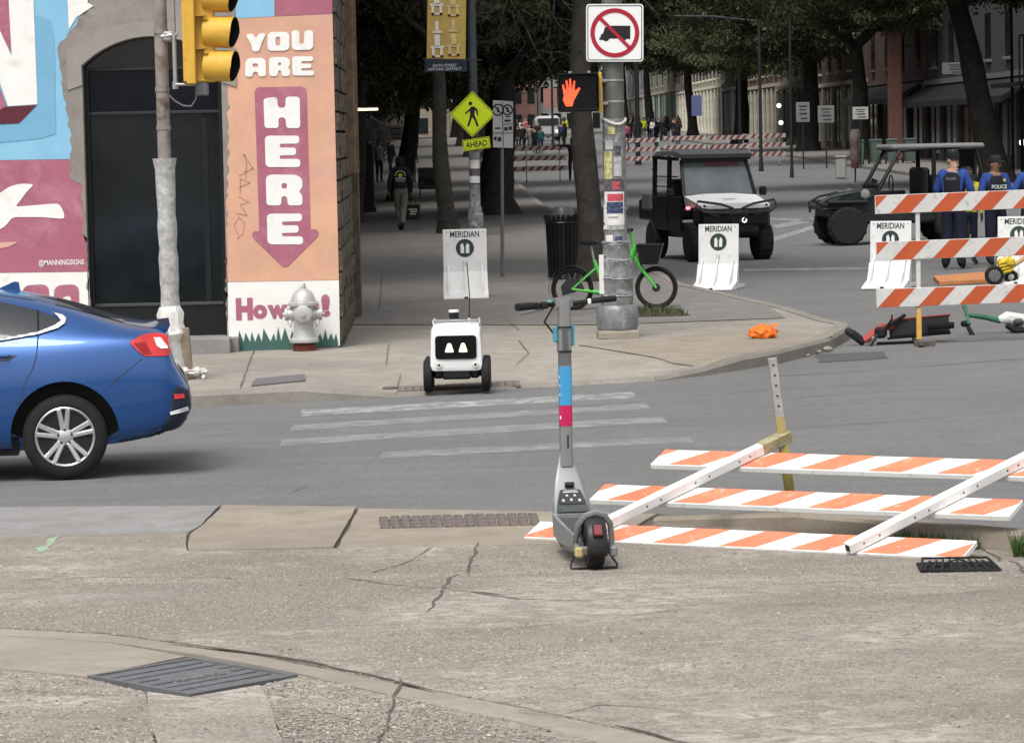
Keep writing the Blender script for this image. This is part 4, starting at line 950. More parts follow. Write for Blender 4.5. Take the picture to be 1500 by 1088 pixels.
# glass in the sloping rear screen, seen edge on
mb = MB(); V = []; F = []
for i, t in enumerate([0, .2, .4, .6, .8, 1]):
    for y in (-.46, -.25, 0, .25, .46):
        x = -.05 + t * .5; h, nn, _, _ = tree.ray_cast(Vector((x, CW + y, 3)), Vector((0, 0, -1))); V.append(h + nn * .004)
for i in range(5):
    for j in range(4): F.append((i * 5 + j, i * 5 + j + 1, i * 5 + j + 6, i * 5 + j + 5))
mb.add(V, F).build('rear_screen', tint, car)
tyre_m = pm('tyre rubber', (.011, .011, .011), .75, 0, .25, 20); alloy = pm('bright alloy', (.62, .62, .61), .3, .85, .05); 
dark_rim = pm('dark wheel well', (.012, .012, .012), .6)
def wheel(parent, loc, r=.316, wd=.2, rim=.222, spokes=5, side=-1, alloy=alloy, name='wheel'):
    ME = thing_child(name, parent, loc)
    M = frame((0, 0, 0), (1, 0, 0), (0, 0, 1), (0, side, 0))          # local z outwards
    o = MB().lathe([(rim, -wd), (r * .93, -wd), (r, -wd * .85), (r, -wd * .15), (r * .96, -.015), (r * .88, .0), (rim + .012, .0), (rim, -.02)], M, 40).build('tyre', tyre_m, ME)
    mb = MB(); mb.lathe([(rim + .004, -.03), (rim + .002, -.006), (rim - .006, .0), (rim - .018, -.012), (rim - .02, -wd * .9)], M, 40)
    o2 = mb.build('rim', alloy, ME)
    MB().lathe([(0, -wd * .55), (rim * .95, -wd * .55), (rim * .95, -wd * .6), (0, -wd * .6)], M, 24).lathe([(0, -.09), (.12, -.09), (.12, -.10), (0, -.10)], M, 20).build('brake_disc', dark_rim, ME)
    for k in range(spokes):
        a = 2 * math.pi * k / spokes + .35
        for dlt in (-.17, .17):
            c0 = Vector((math.cos(a + dlt * 1.3) * .05, math.sin(a + dlt * 1.3) * .05, -.025)); c1 = Vector((math.cos(a + dlt) * (rim - .008), math.sin(a + dlt) * (rim - .008), -.015))
            MB().bar(M @ c0, M @ c1, .036, .03, up=(0, 1, 0), bev=.008).build('spoke', alloy, ME)
    hb = MB().lathe([(0, -.012), (.04, -.012), (.062, -.02), (.066, -.05)], M, 24).build('hub', alloy, ME)
    for k in range(5):
        a = 2 * math.pi * k / 5 + .35 + math.pi / 5 * 0; c = M @ Vector((math.cos(a) * .052, math.sin(a) * .052, -.018)); MB().cyl(c, c + Vector((0, side * .012, 0)), .009, n=6).build('wheel_nut', dark_rim, ME)
    return ME
def thing_child(name, parent, loc):
    o = bpy.data.objects.new(name, None); COL.objects.link(o); o.parent = parent; o.location = loc; o.empty_display_size = .1; return o
wheel(car, (0, .045, .316)); wheel(car, (-2.70, .045, .316)); wheel(car, (0, 2 * CW - .045, .316), side=1); wheel(car, (-2.70, 2 * CW - .045, .316), side=1)
MB().box((-1.35, CW, .24), (2.0, 1.5, .12)).box((.5, CW, .34), (.4, 1.2, .1)).build('underbody', dark_rim, car)
for x in (0, -2.7):
    for y in (.24, 2 * CW - .24):
        V = [(x + .396 * math.cos(math.pi * k / 20), y + d_, .335 + .396 * math.sin(math.pi * k / 20)) for k in range(21) for d_ in ((-.215, .03) if y < CW else (-.03, .215))]
        MB().add(V, [(2 * k, 2 * k + 1, 2 * k + 3, 2 * k + 2) for k in range(20)]).build('wheel_arch', dark_rim, car)
        yb = .272 if y < CW else 2 * CW - .272; MB().add([(x, yb, .12)] + [(x + .397 * math.cos(math.pi * k / 20), yb, .335 + .397 * math.sin(math.pi * k / 20)) for k in range(21)], [(0, k + 1, k + 2) for k in range(20)]).build('arch_liner', dark_rim, car)

# ------------------------------------------------------------------ delivery robot
p = gp(671, 571, 0.02); rb = thing('delivery_robot', 'small white delivery robot with two triangular lit eyes on its dark screen', 'robot', (p.x, p.y + .1, S2(p.x, p.y + .1) + .005), -2)
u = p.y / FPX
robot_w = pm('white robot shell', (.72, .72, .71), .3, 0, .02, 4, coat=.4)
V = []; F = []
secs = [(-.36, .205, .62, .225, .205), (-.33, .19, .665, .237, .215), (-.15, .185, .70, .240, .215), (.25, .185, .70, .240, .215), (.36, .20, .66, .235, .21), (.40, .23, .6, .21, .19)]
zb0 = .185
secs = [(-.385, .22, .52, .205, .185), (-.375, .195, .555, .236, .218), (-.30, .185, .595, .244, .224), (-.10, .18, .602, .245, .224), (.28, .18, .602, .245, .224), (.37, .195, .58, .236, .215), (.385, .23, .53, .2, .18)]
for (y, a, b, w0, w1) in secs:
    h = round_poly([(-w0, a), (w0, a), (w1, b), (-w1, b)], .05, 4); V += [(x, y, z) for x, z in h]
n = len(h)
for i in range(len(secs) - 1):
    for j in range(n): F.append((i * n + j, i * n + (j + 1) % n, (i + 1) * n + (j + 1) % n, (i + 1) * n + j))
F.append(list(range(n))[::-1]); F.append([(len(secs) - 1) * n + j for j in range(n)])
MB().add(V, F).build('shell', robot_w, rb, 50)
FR = frame((0, -.386, 0), (1, 0, 0), (0, 0, 1), (0, -1, 0))
rs = lambda px, py: ((px - 669) * u, (pd(669, py, p.y).z - p.z - .01))
a, b = rs(639, 521), rs(699, 487)
sc_ = MB().add(*flat([round_poly([a, (b[0], a[1]), b, (a[0], b[1])], .035, 5)], .012), 0, FR).build('screen', pm('robot screen', (.004, .004, .005), .12), rb)
eye = emit('lit eyes', (.95, .88, .56), .62)
for cxp in (659.5, 679.5):
    c = rs(cxp, 505); MB().add(*flat([round_poly([(c[0] - .042, c[1] - .038), (c[0] + .042, c[1] - .038), (c[0] + .014, c[1] + .045), (c[0] - .014, c[1] + .045)], .014, 3)], .003), 0, FR @ Matrix.Translation((0, 0, .012))).build('eye', eye, sc_)
for cxp in (644, 697):
    c = rs(cxp, 529.5); hl = MB().lathe([(.028, 0), (.028, .008), (.02, .01), (0, .006)], FR @ Matrix.Translation((c[0], c[1], .006)), 18).build('headlight', pm('lamp silver', (.75, .75, .73), .25, .4), rb)
    MB().lathe([(.011, 0), (.011, .012), (0, .014)], FR @ Matrix.Translation((c[0], c[1], .006)), 12).build('lens', black_p, hl)
MB().box((0, -.08, .592), (.26, .42, .06), T(0, 0, 0), bev=.025).build('lid', robot_w, rb)
for s_ in (-1, 1): MB().tube([(s_ * .10, -.2, .60), (s_ * .205, -.18, .60), (s_ * .205, -.18, .635), (s_ * .205, .2, .635), (s_ * .205, .2, .60)], .012, 8).build('handle_rail', robot_w, rb)
MB().tube([(-.205, -.19, .638), (.205, -.19, .638)], .011, 8).build('front_rail', pm('grey rail', (.25, .25, .25), .4), rb)
c = rs(665, 455); MB().lathe([(.05, .59), (.052, .645), (.045, .65)], T(-.02, -.1, 0), 20).build('sensor_base', pm('grey rail', (1, 1, 1)), rb)
ld = MB().lathe([(.042, .645), (.046, .65), (.046, .71), (.042, .713)], T(-.02, -.1, 0), 20).build('sensor', black_p, rb)
MB().lathe([(0, .71), (.048, .711), (.048, .73), (.04, .735), (0, .735)], T(-.02, -.1, 0), 20).build('sensor_cap', robot_w, ld)
tp = pd(684, 385, p.y + .1) - rb.location
an = MB().tube([(.115, .0, .60), ((.115 + tp.x) / 2 + .012, 0, (.60 + tp.z) / 2), tp], [.006, .005, .0045], 6).build('antenna', black_p, rb)
MB().cyl((.115, 0, .595), (.115, 0, .65), .012, n=8).build('antenna_base', robot_w, an)
MB().box((0, -.27, .175), (.27, .2, .12), bev=.02).box((0, .0, .19), (.36, .6, .07), bev=.01).build('chassis', black_p, rb)
for s_ in (-1, 1):
    MB().box((s_ * .165, -.26, .17), (.09, .1, .10), bev=.02).build('gearbox', black_p, rb)
    for y in (-.27, .0, .27):
        wv = MB(); Mw = frame((s_ * .265, y, .145), (0, 1, 0), (0, 0, 1), (s_, 0, 0))
        wv.lathe([(.10, -.035), (.135, -.04), (.147, -.03), (.147, .02), (.135, .035), (.10, .036)], Mw, 28)
        wo = wv.build('wheel', rubber, rb); MB().lathe([(0, .02), (.06, .024), (.10, .03), (.1, -.03), (0, -.03)], Mw, 16).build('hub', pm('dark hub', (.035, .035, .035), .6), wo)
        MB().bar((s_ * .15, y * .8, .19), (s_ * .25, y, .145), .03, .04).build('swing_arm', black_p, rb)

# ------------------------------------------------------------------ parked kick scooter in the foreground
p0 = gp(871, 834, .02); SX = Vector((p0.x, p0.y, G(p0.x, p0.y) + .022))
fy = SX.y + 1.05; fx = (826 - 640) * fy / FPX
sz = G(fx, fy) + .022
fwd = Vector((fx - SX.x, fy - SX.y, sz - SX.z)); ang = math.degrees(math.atan2(-fwd.x, fwd.y))
sco = thing('kick_scooter', 'silver grey rental kick scooter standing upright on the foreground pavement', 'scooter', M=frame(SX, Vector((fwd.y, -fwd.x, 0)).normalized(), fwd.normalized(), Vector((fwd.y, -fwd.x, 0)).normalized().cross(fwd.normalized())))
WB = fwd.length
sil = pm('scooter silver', (.23, .235, .237), .45, .45, .06, 6); sil2 = pm('scooter grey', (.215, .215, .213), .5, .3, .08, 6); blk = black_p
def tw(y, r, wd, name):
    M = frame((0, y, r), (0, 1, 0), (0, 0, 1), (1, 0, 0))
    t = MB().lathe([(r * .62, -wd / 2), (r * .88, -wd / 2), (r * .97, -wd * .32), (r, 0), (r * .97, wd * .32), (r * .88, wd / 2), (r * .62, wd / 2)], M, 36).build(name, tyre_m, sco)
    MB().lathe([(0, -wd * .42), (r * .63, -wd * .42), (r * .63, wd * .42), (0, wd * .42)], M, 24).build('hub', dk_metal, t)
    for k in range(18):
        a = 2 * math.pi * k / 18; c = Vector((0, y + math.cos(a) * r * .985, r + math.sin(a) * r * .985)); d = Vector((0, -math.sin(a), math.cos(a)))
        MB().bar(c - d * .006 + Vector((-.018, 0, 0)), c + d * .012 + Vector((.018, 0, 0)), .006, .004, up=(0, math.cos(a), math.sin(a))).build('tread_groove', dark_rim, t)
tw(0.0, .138, .084, 'rear_wheel'); tw(WB + .06, .135, .07, 'front_wheel')
# deck tray with raised rails (walls taper to the tail)
D0, D1 = .06, WB - .18
def dsec(y, w_, zlo, zhi): return [(-w_ * .8, y, zlo), (w_ * .8, y, zlo), (w_, y, zlo + .03), (w_, y, zhi), (w_ - .012, y, zhi), (w_ - .018, y, zhi - .018), (-w_ + .018, y, zhi - .018), (-w_ + .012, y, zhi), (-w_, y, zhi), (-w_, y, zlo + .03)]
V = []; F = []
for s_ in [(D0 + .02, .085, .085, .16), (D0 + .16, .105, .07, .185), (D0 + .45, .112, .06, .195), (D1 - .05, .108, .07, .215), (D1 + .10, .09, .12, .30)]: V += dsec(*s_)
for i in range(4):
    for j in range(10): F.append((i * 10 + j, i * 10 + (j + 1) % 10, (i + 1) * 10 + (j + 1) % 10, (i + 1) * 10 + j))
F += [tuple(range(10)), tuple(range(40, 50))]
MB().add(V, F).build('deck', sil, sco, 30)
MB().add([(-.083, D0 + .1, .168), (.083, D0 + .1, .168), (.088, D1 - .08, .195), (-.088, D1 - .08, .195)], [(0, 1, 2, 3)]).build('grip_mat', pm('dark grip mat', (.06, .066, .068), .8, 0, .3, 40, .3, 120), sco)
MB().add(*flat([[(-.092, -.015), (.092, -.015), (.086, .034), (-.086, .034)]], .003), 0, frame(Vector((0, WB - .18 - .075, .232)) + Vector((0, -.004, .006)), (1, 0, 0), Vector((0, .145, .153)).normalized(), Vector((0, -.153, .145)).normalized())).build('recess_panel', pm('dark grip mat', (1, 1, 1)), sco)
for s_ in (-1, 1): MB().bar((s_ * .104, D1 - .05, .215), (s_ * .088, D0 + .05, .168), .012, .012, bev=.004).build('deck_rim', pm('bright silver rim', (.42, .42, .42), .35, .5), sco)
# neck sweeping up from the deck to the stem
V = []; F = []
nk = [(D1 - .09, .112, .165, .215, .0), (D1 + .0, .105, .20, .30, .0), (D1 + .08, .085, .26, .39, .0), (D1 + .125, .055, .34, .48, 0), (D1 + .14, .038, .42, .55, 0)]
for (y, w_, zl_, zh, _) in nk: V += [(x, y + (.05 if z == zl_ else 0), z) for x, z in round_poly([(-w_, zl_), (w_, zl_), (w_ * .92, zh), (-w_ * .92, zh)], .02, 3)]
n = len(V) // len(nk)
for i in range(len(nk) - 1):
    for j in range(n): F.append((i * n + j, i * n + (j + 1) % n, (i + 1) * n + (j + 1) % n, (i + 1) * n + j))
F += [tuple(range(n)), tuple(range((len(nk) - 1) * n, len(nk) * n))]
MB().add(V, F).build('neck', sil, sco, 45)
# sticker panel and latch lying on the neck slope
na = Vector((0, D1 - .075, .232)); nb = Vector((0, D1 + .07, .385)); e = (nb - na).normalized(); nn = Vector((1, 0, 0)).cross(e); nn = nn if nn.y < 0 else -nn
NF = frame(na + nn * .006, (1, 0, 0), e, nn)
st = MB().add(*flat([round_poly([(-.082, .042), (.082, .042), (.056, .142), (-.056, .142)], .012, 3)], .003), 0, NF).build('sticker_panel', pm('charcoal sticker', (.028, .03, .034), .4), sco)
lg = pm('pale print', (.45, .46, .47), .5)
for i, (sx, sy, sw, sh) in enumerate([(0, .124, .085, .007), (0, .134, .07, .004), (-.022, .100, .014, .012), (.022, .100, .014, .012), (-.045, .066, .014, .016), (0, .070, .014, .016), (.045, .066, .014, .016)]):
    MB().box((sx, sy, .004), (sw, sh, .002), NF).build('icon', lg, st)
MB().add(*flat([round_poly([(-.026, .160), (.026, .160), (.028, .182), (-.028, .182)], .01, 3)], .02), 0, NF).build('latch', blk, sco)
# stem
tpz = CAM_Z; top = pd(826, 440, fy + .0); iv = sco.matrix_world.inverted(); tl_ = iv @ top; bs = Vector((0, D1 + .15, .46))
sv = (tl_ - bs)
SFm = frame(bs, (1, 0, 0), Vector((1, 0, 0)).cross(sv.normalized()) * -1, sv.normalized()); L = sv.length
rr = lambda w_, d_: round_poly([(-w_, -d_), (w_, -d_), (w_, d_), (-w_, d_)], .014, 3)
MB().prism(rr(.033, .04), L, SFm).build('stem', sil2, sco, 40)
fz = lambda py: (690 - py) / (690 - 440) * L * .985
wrapm = {'blue': pm('blue sticker', (.05, .27, .50), .4, 0, .05, 6), 'red': pm('crimson sticker', (.46, .012, .085), .4, 0, .05, 6)}
MB().prism(rr(.0345, .0415), fz(537) - fz(596), SFm @ Matrix.Translation((0, 0, fz(596)))).build('blue_wrap', wrapm['blue'], sco, 40)
MB().prism(rr(.0345, .0415), fz(597) - fz(628), SFm @ Matrix.Translation((0, 0, fz(628)))).build('crimson_wrap', wrapm['red'], sco, 40)
for i, py in enumerate((553, 566, 580)): MB().box((-.0345, -.030, fz(py)), (.003, .02, .012), SFm).build('print_mark', white_p, sco)
MB().box((-.033, -.036, fz(615)), (.006, .014, .018), SFm).build('print_mark', white_p, sco)
MB().prism(rr(.036, .043), .03, SFm @ Matrix.Translation((0, 0, fz(690)))).build('stem_collar', sil2, sco, 40)
MB().prism(rr(.0335, .0405), fz(515) - fz(535), SFm @ Matrix.Translation((0, 0, fz(535)))).build('stem_sleeve', pm('darker scooter grey', (.11, .11, .112), .5), sco, 40)
MB().box((.006, -.0405, fz(652)), (.008, .004, .07), SFm).build('slot_mark', blk, sco)
for py in (478, 515): MB().prism(rr(.037, .045), .008, SFm @ Matrix.Translation((0, 0, fz(py)))).build('strap', blk, sco, 40)
bt = MB().prism(rr(.0345, .06), fz(480) - fz(513), SFm @ Matrix.Translation((0, .02, fz(513)))).build('battery_cover', pm('stem cover grey', (.21, .21, .21), .5, .2), sco, 40)
bl_ = pm('blue plastic clip', (.07, .30, .43), .5)
for s_, pyt, pyb in ((-1, 477, 500), (1, 474, 506)): MB().box((s_ * .046, .03, (fz(pyt) + fz(pyb)) / 2), (.024, .05, fz(pyt) - fz(pyb)), SFm, bev=.006).build('side_clip', bl_, sco)
# head and handlebar
MB().prism(round_poly([(-.05, -.03), (.05, -.03), (.05, .09), (-.05, .09)], .02, 3), .05, SFm @ Matrix.Translation((0, 0, L - .035))).build('display_head', sil2, sco, 40)
hl_ = pd(757, 450, fy - .16); hr = pd(902, 437, fy + .12)
hA, hB = iv @ hl_, iv @ hr; mid = SFm @ Vector((0, .03, L - .02))
MB().tube([hA, mid + Vector((-.05, 0, -.0)), mid + Vector((.05, 0, 0)), hB], [.016, .015, .015, .014], 12).build('handlebar', blk, sco)
for a, b, r in ((hA, mid, .022), (hB, mid, .018)):
    d = (b - a).normalized(); MB().tube([a, a + d * .02, a + d * .14], [r * .95, r, r * .92], 14).build('grip', rubber, sco)
d = (mid - hA).normalized()
bl2 = MB().tube([hA + d * .19 + Vector((0, .03, -.02)), hA + d * .12 + Vector((0, .06, -.03)), hA + d * .02 + Vector((0, .055, -.045))], [.012, .009, .008], 8).build('brake_lever', pm('grey lever', (.3, .3, .3), .4, .5), sco)
MB().box(hA + d * .19, (.05, .05, .04), bev=.01).build('brake_clamp', blk, sco)
MB().box(hA + d * .225 + Vector((0, -.005, .018)), (.03, .02, .015), bev=.004).build('bell', pm('teal bell', (.12, .33, .33), .4), sco)
MB().box(hB - (hB - mid).normalized() * .16 + Vector((0, -.015, .0)), (.02, .02, .03), bev=.004).build('throttle', white_p, sco)
MB().tube([mid + Vector((-.05, -.01, 0)), mid + Vector((-.1, .06, -.1)), SFm @ Vector((0, .06, L - .25))], .006, 6).build('brake_cable', blk, sco)
# fender, tail lamp, tail brackets, stand
V = []; F = []
fr = .158
for i in range(15):
    a = R(200 - i * 13.5); c = (math.cos(a), math.sin(a)); 
    for x in (-.052, -.05, -.028, 0, .028, .05, .052):
        k = fr - (.035 if abs(x) > .051 else .010 if abs(x) > .04 else 0); V.append((x, -c[0] * k * -1, .135 + c[1] * k))
for i in range(14):
    for j in range(6): F.append((i * 7 + j, i * 7 + j + 1, i * 7 + j + 8, i * 7 + j + 7))
fo = MB().add(V, F).build('rear_fender', pm('black fender', (.022, .022, .023), .4), sco, 60)
md = fo.modifiers.new('t', 'SOLIDIFY'); md.thickness = .004
a = R(150); LM = frame((0, math.cos(a) * fr, .135 + math.sin(a) * fr), (1, 0, 0), (0, math.sin(a), -math.cos(a)), (0, math.cos(a), math.sin(a)))
rl = MB().box((0, 0, .008), (.056, .075, .02), LM, bev=.008).build('lamp_housing', blk, fo); rl = MB().box((0, .0, .018), (.045, .062, .012), LM, bev=.005).build('tail_lamp', pm('crimson lens', (.17, .006, .012), .15, coat=1), sco)
hoop = [(-.088, .10, .09), (-.095, .03, .16), (-.085, -.02, .24), (-.05, -.05, .29), (0, -.055, .305), (.05, -.05, .29), (.085, -.02, .24), (.095, .0, .15), (.088, .0, .10)]
MB().tube(hoop, .011, 8, sq=1.5).build('fender_hoop', sil2, sco)
for s_ in (-1, 1):
    MB().bar((s_ * .092, -.045, .105), (s_ * .085, .20, .13), .026, .05, bev=.008).build('tail_bracket', sil2, sco)
    MB().box((s_ * .09, -.065, .10), (.045, .05, .055), bev=.01).build('indicator', sil if s_ > 0 else pm('pale amber reflector', (.42, .34, .16), .4), sco)
MB().box((-.052, -.02, .1), (.08, .03, .05), bev=.008).build('axle_plate', sil2, sco)
for s_ in (-1, 1): MB().tube([(s_ * .06, .12, .10), (s_ * .095, .08, .07), (s_ * .125, .02, .02), (s_ * .12, .01, .006)], .006, 8).build('stand_leg', dk_metal, sco)
MB().tube([(-.12, .01, .006), (.12, .01, .006)], .006, 8).build('stand_bar', dk_metal, sco)
MB().tube([(-.04, .25, .16), (-.06, .12, .19), (-.05, .03, .15)], .007, 6).build('motor_cable', blk, sco)

# ------------------------------------------------------------------ barricades
def rail(parent, M, L, h=.20, t=.034, orange=orange_p, white=white_s, phase=.0, lean=1, cells=True):
    """one hollow plank: local x along, local y up the face, local z towards the viewer"""
    MB().box((L / 2, h / 2, -t / 2), (L, h, t), M, bev=.004).build('plank', white, parent)
    pl = parent.children[-1] if False else None
    per = .4315; x = -per + phase
    while x < L:
        q = [(x, .004), (x + per / 2, .004), (x + per / 2 + lean * (h - .008), h - .004), (x + lean * (h - .008), h - .004)]
        c = []
        for i in range(4):                                       # clip at both ends
            pass
        bm = bmesh.new(); bm.faces.new([bm.verts.new((a, b, .0015)) for a, b in q])
        for co, no in (((.004, 0, 0), (-1, 0, 0)), ((L - .004, 0, 0), (1, 0, 0))): bmesh.ops.bisect_plane(bm, geom=bm.verts[:] + bm.edges[:] + bm.faces[:], plane_co=co, plane_no=no, clear_outer=True)
        if bm.faces:
            bm.verts.index_update(); V = [v.co.copy() for v in bm.verts]; F = [[v.index for v in f.verts] for f in bm.faces]
            MB().add(V, F, 0, M).build('stripe', orange, parent, 0, fix=False)
        bm.free(); x += per
# the fallen one
fb = thing('fallen_barricade', 'fallen white and orange striped barricade lying half over the tan kerb', 'barricade')
P1 = gp(767, 786, .03); E = pd(1398, 816, 17.95) - P1; E = E.normalized()
v = Vector((.745, .56, .335)).normalized()
wv = (v - E * v.dot(E)); wv = wv.normalized(); wv = (wv * .8 + v * .2).normalized(); nv = E.cross(wv).normalized(); wv2 = nv.cross(E)
for s_ in (0.0, .52, 1.02):
    O = P1 + v * s_
    r_ = thing_child('rail', fb, (0, 0, 0)); rail(r_, frame(O, E, wv2, nv), 2.64 if s_ else 2.74, phase=.12 if s_ else -.02)
Lp = 1.5
A0 = P1 + E * .40 - wv * .02 + nv * .004; A1 = P1 + E * 2.08 - wv * .02 + nv * .004
pv_ = (v + E * .16).normalized(); B0 = A0 + pv_ * 1.46; B1 = A1 + pv_ * 1.46
for a, b in ((A0, B0), (A1, B1)):
    a2 = a + nv * .031; b2 = b + nv * .031; d = (b2 - a2).normalized()
    ps_ = MB()
    sd_ = nv.cross(d).normalized()
    po = ps_.bar(a2, b2, .06, .06, up=nv, bev=.005).build('post', white_p, fb)
    MB().bar(a2 - d * .001, a2 + d * .02, .036, .036, up=nv).build('open_end', black_p, po)
    for t in (.09, .2, .45, .55, .80, .90, 1.12, 1.2): c = a2 + d * t - sd_ * .0301; MB().cyl(c, c - sd_ * .0015, .006, n=8).cyl(c + sd_ * .0602, c + sd_ * .062, .006, n=8).build('bolt_hole', dk_metal, po)
    sl_ = MB().bar(b2 - d * .16, b2 + d * .05, .068, .068, up=nv, bev=.004).build('foot_sleeve', pm('yellowed galvanised steel', (.34, .32, .22), .5, .3, .3, 20, .2, 60, dirt=((.45, .36, .07), .4, 14)), fb)
for b in (B0, B1):
    top = pd(1130, 512, B0.y) - B0; top = Vector((-.055, .02, .5)); 
    f0 = b + top; f1 = b - top * 1.02; f1.z = max(f1.z, G(b.x, b.y) + .01)
    k_ = MB().bar(f0, b + top * .1, .052, .052, up=(0, 1, 0), bev=.003).build('foot', steel, fb)
    MB().bar(b + top * .32, f1, .056, .056, up=(0, 1, 0), bev=.003).build('foot_lower', pm('mustard paint on steel', (.33, .26, .07), .6, .1, .3, 12, .2, 50, dirt=((.25, .24, .20), .5, 10)), fb)
    for t in (.92, .8, .68, .56, .44): c = b + top * t + Vector((0, -.027, 0)); MB().cyl(c, c + Vector((0, -.0015, 0)), .007, n=8).build('adjust_hole', dk_metal, k_)
# standing one
p = gp(1347, 504); BY = p.y
b2_ = thing('standing_barricade', 'upright barricade of three orange striped planks at the right edge', 'barricade', p)
for (lx, ly, rx_, ry_) in ((1282.5, 314, 1500, 305.5), (1284, 382, 1500, 374), (1284.5, 451, 1500, 443)):
    a = pd(lx, ly, BY - .04) - p; c = pd(rx_, ry_, BY + .06) - p; e = (c - a).normalized(); nn = Vector((0, -1, 0)); up = nn.cross(e).normalized(); up = up if up.z > 0 else -up
    r_ = thing_child('rail', b2_, (0, 0, 0)); rail(r_, frame(a, e, up, e.cross(up)), 2.44, .196, .03, orange_d, white_d, phase={314: -.275, 382: -.268, 451: .01}[ly])
mb_ = pm('yellow sleeve', (.55, .33, .06), .6, 0, .2, 8, dirt=((.45, .42, .36), .4, 10))
e_ = (pd(1500, 374, BY + .06) - pd(1284, 382, BY - .04)).normalized()
for dx in (0, 1.58):
    o = Vector((0, .0, 0)) + e_ * dx
    MB().bar(o + Vector((0, .03, .33)), o + Vector((0, .03, 1.52)), .045, .045, up=(0, 1, 0), bev=.004).build('post', white_d, b2_)
    MB().bar(o + Vector((0, .03, .05)), o + Vector((0, .03, .40)), .052, .052, up=(0, 1, 0), bev=.004).build('post_sleeve', mb_, b2_)
    MB().bar(o + Vector((-.03, -.42, .03)), o + Vector((.02, .5, .03)), .06, .05, bev=.006).bar(o + Vector((-.1, -.3, .028)), o + Vector((.12, -.3, .028)), .06, .05, bev=.006).build('base_foot', pm('rusty foot', (.09, .075, .06), .8, 0, .4, 15), b2_)
# black ribbed rubber foot under the fallen rail
p = gp(1411, 838, .02); RBM = 1
rf = thing('rubber_base', 'black ribbed rubber base lying under the end of the fallen barricade', 'rubber base', (p.x, p.y + .16, G(p.x, p.y + .16) + .024), -4)
rf.scale = (1, 1.05, .6)
MB().box((0, 0, .012), (.36, .34, .024), bev=.006).build('slab', rubber, rf)
MB().tube([(-.18, -.16, .03), (.18, -.16, .03), (.15, .16, .055), (-.15, .16, .055)], .009, 6, closed=True).build('rim', rubber, rf)
for i in range(9):
    x = -.15 + i * .0375; MB().tube([(x * 1.1, -.15, .028), (x, -.06, .055 - abs(x) * .1), (x * .8, .1, .062 - abs(x) * .1)], .006, 6).build('rib', rubber, rf)
MB().ring((-.09, .0, .045), .055, .006, 'Z', 20, 6).build('ring_rib', rubber, rf); MB().tube([(-.1, -.02, .03), (0, .03, .075), (.1, -.02, .03)], .007, 6).build('arch_rib', rubber, rf)

# ------------------------------------------------------------------ white steel vehicle barriers
bw = pm('barrier white', (.70, .70, .69), .5, 0, .04, 4, dirt=((.40, .385, .36), .12, 6)); ink = pm('charcoal print', (.028, .048, .042), .5)
def barrier(loc, rz, label):
    t = thing('vehicle_barrier', label, 'barrier', loc, rz, 'white steel vehicle barriers')
    W_, H_ = .60, .94; tl = R(4)
    PF = frame((0, 0, 0), (1, 0, 0), (0, math.sin(tl), math.cos(tl)), (0, -math.cos(tl), math.sin(tl)))
    MB().box((0, H_ / 2, 0), (W_, H_, .03), PF, bev=.006).build('panel', bw, t)
    MB().add([(-W_ / 2, -.02, .36), (W_ / 2, -.02, .36), (W_ / 2 * 1.02, -.12, .11), (-W_ / 2 * 1.02, -.12, .11), (-W_ / 2, .0, .34), (W_ / 2, .0, .34), (W_ / 2 * 1.02, -.10, .09), (-W_ / 2 * 1.02, -.10, .09)],
             [(0, 1, 2, 3), (7, 6, 5, 4), (0, 4, 5, 1), (1, 5, 6, 2), (2, 6, 7, 3), (3, 7, 4, 0)]).build('kick_plate', bw, t)
    MB().add([(-W_ / 2 * 1.02, -.12, .115), (W_ / 2 * 1.02, -.12, .115), (W_ / 2 * 1.02, -.42, .015), (-W_ / 2 * 1.02, -.42, .015), (-W_ / 2 * 1.02, -.12, .0), (W_ / 2 * 1.02, -.12, .0), (W_ / 2 * 1.02, -.42, .0), (-W_ / 2 * 1.02, -.42, .0)],
             [(0, 1, 2, 3), (7, 6, 5, 4), (0, 4, 5, 1), (1, 5, 6, 2), (2, 6, 7, 3), (3, 7, 4, 0)]).build('toe_plate', bw, t)
    for x in (-.23, 0, .23):
        MB().prism([(-.0, .44), (-.02, .44), (-.15, .24), (-.30, .10), (-.36, .0), (0, 0)], .016, frame((x - .008, 0, 0), (0, 1, 0), (0, 0, 1), (1, 0, 0))).build('gusset', bw, t)
    MB().box((0, .22, .03), (W_ * .9, .5, .05)).build('rear_foot', bw, t)
    V, F = text('MERIDIAN', .40, .085, .003, .018); MB().add(V, F, 0, PF @ Matrix.Translation((-.20, H_ - .11, .0155))).build('lettering', ink, t, 0)
    lo = MB().add(*flat([cir(.125, 32)], .003), 0, PF @ Matrix.Translation((0, H_ - .26, .0155))).build('roundel', ink, t, 0)
    for s_ in (-1, 1): MB().add(*flat([[(s_ * .012, -.07), (s_ * .06, -.07), (s_ * .06, .045), (s_ * .03, .07), (s_ * .012, .02)]], .003), 0, PF @ Matrix.Translation((0, H_ - .26, .019))).build('emblem', bw, lo, 0)
    MB().tube([PF @ Vector((-.02, .50, .02)), PF @ Vector((-.02, .45, .03)), PF @ Vector((.02, .45, .03)), PF @ Vector((.02, .50, .02))], .006, 6).build('hook', steel, t)
    for x in (-.25, .25): c = PF @ Vector((x, H_ - .04, .016)); MB().cyl(c, c + Vector((0, -.004, 0)), .008, n=8).build('bolt', dk_metal, t)
    MB().box((0, -.425, .02), (.05, .03, .025)).build('pin', dk_metal, t)
    return t
def stand(px, py, f=S2, off=KERB):
    p = gp(px, py, off); p.z = f(p.x, p.y); return p
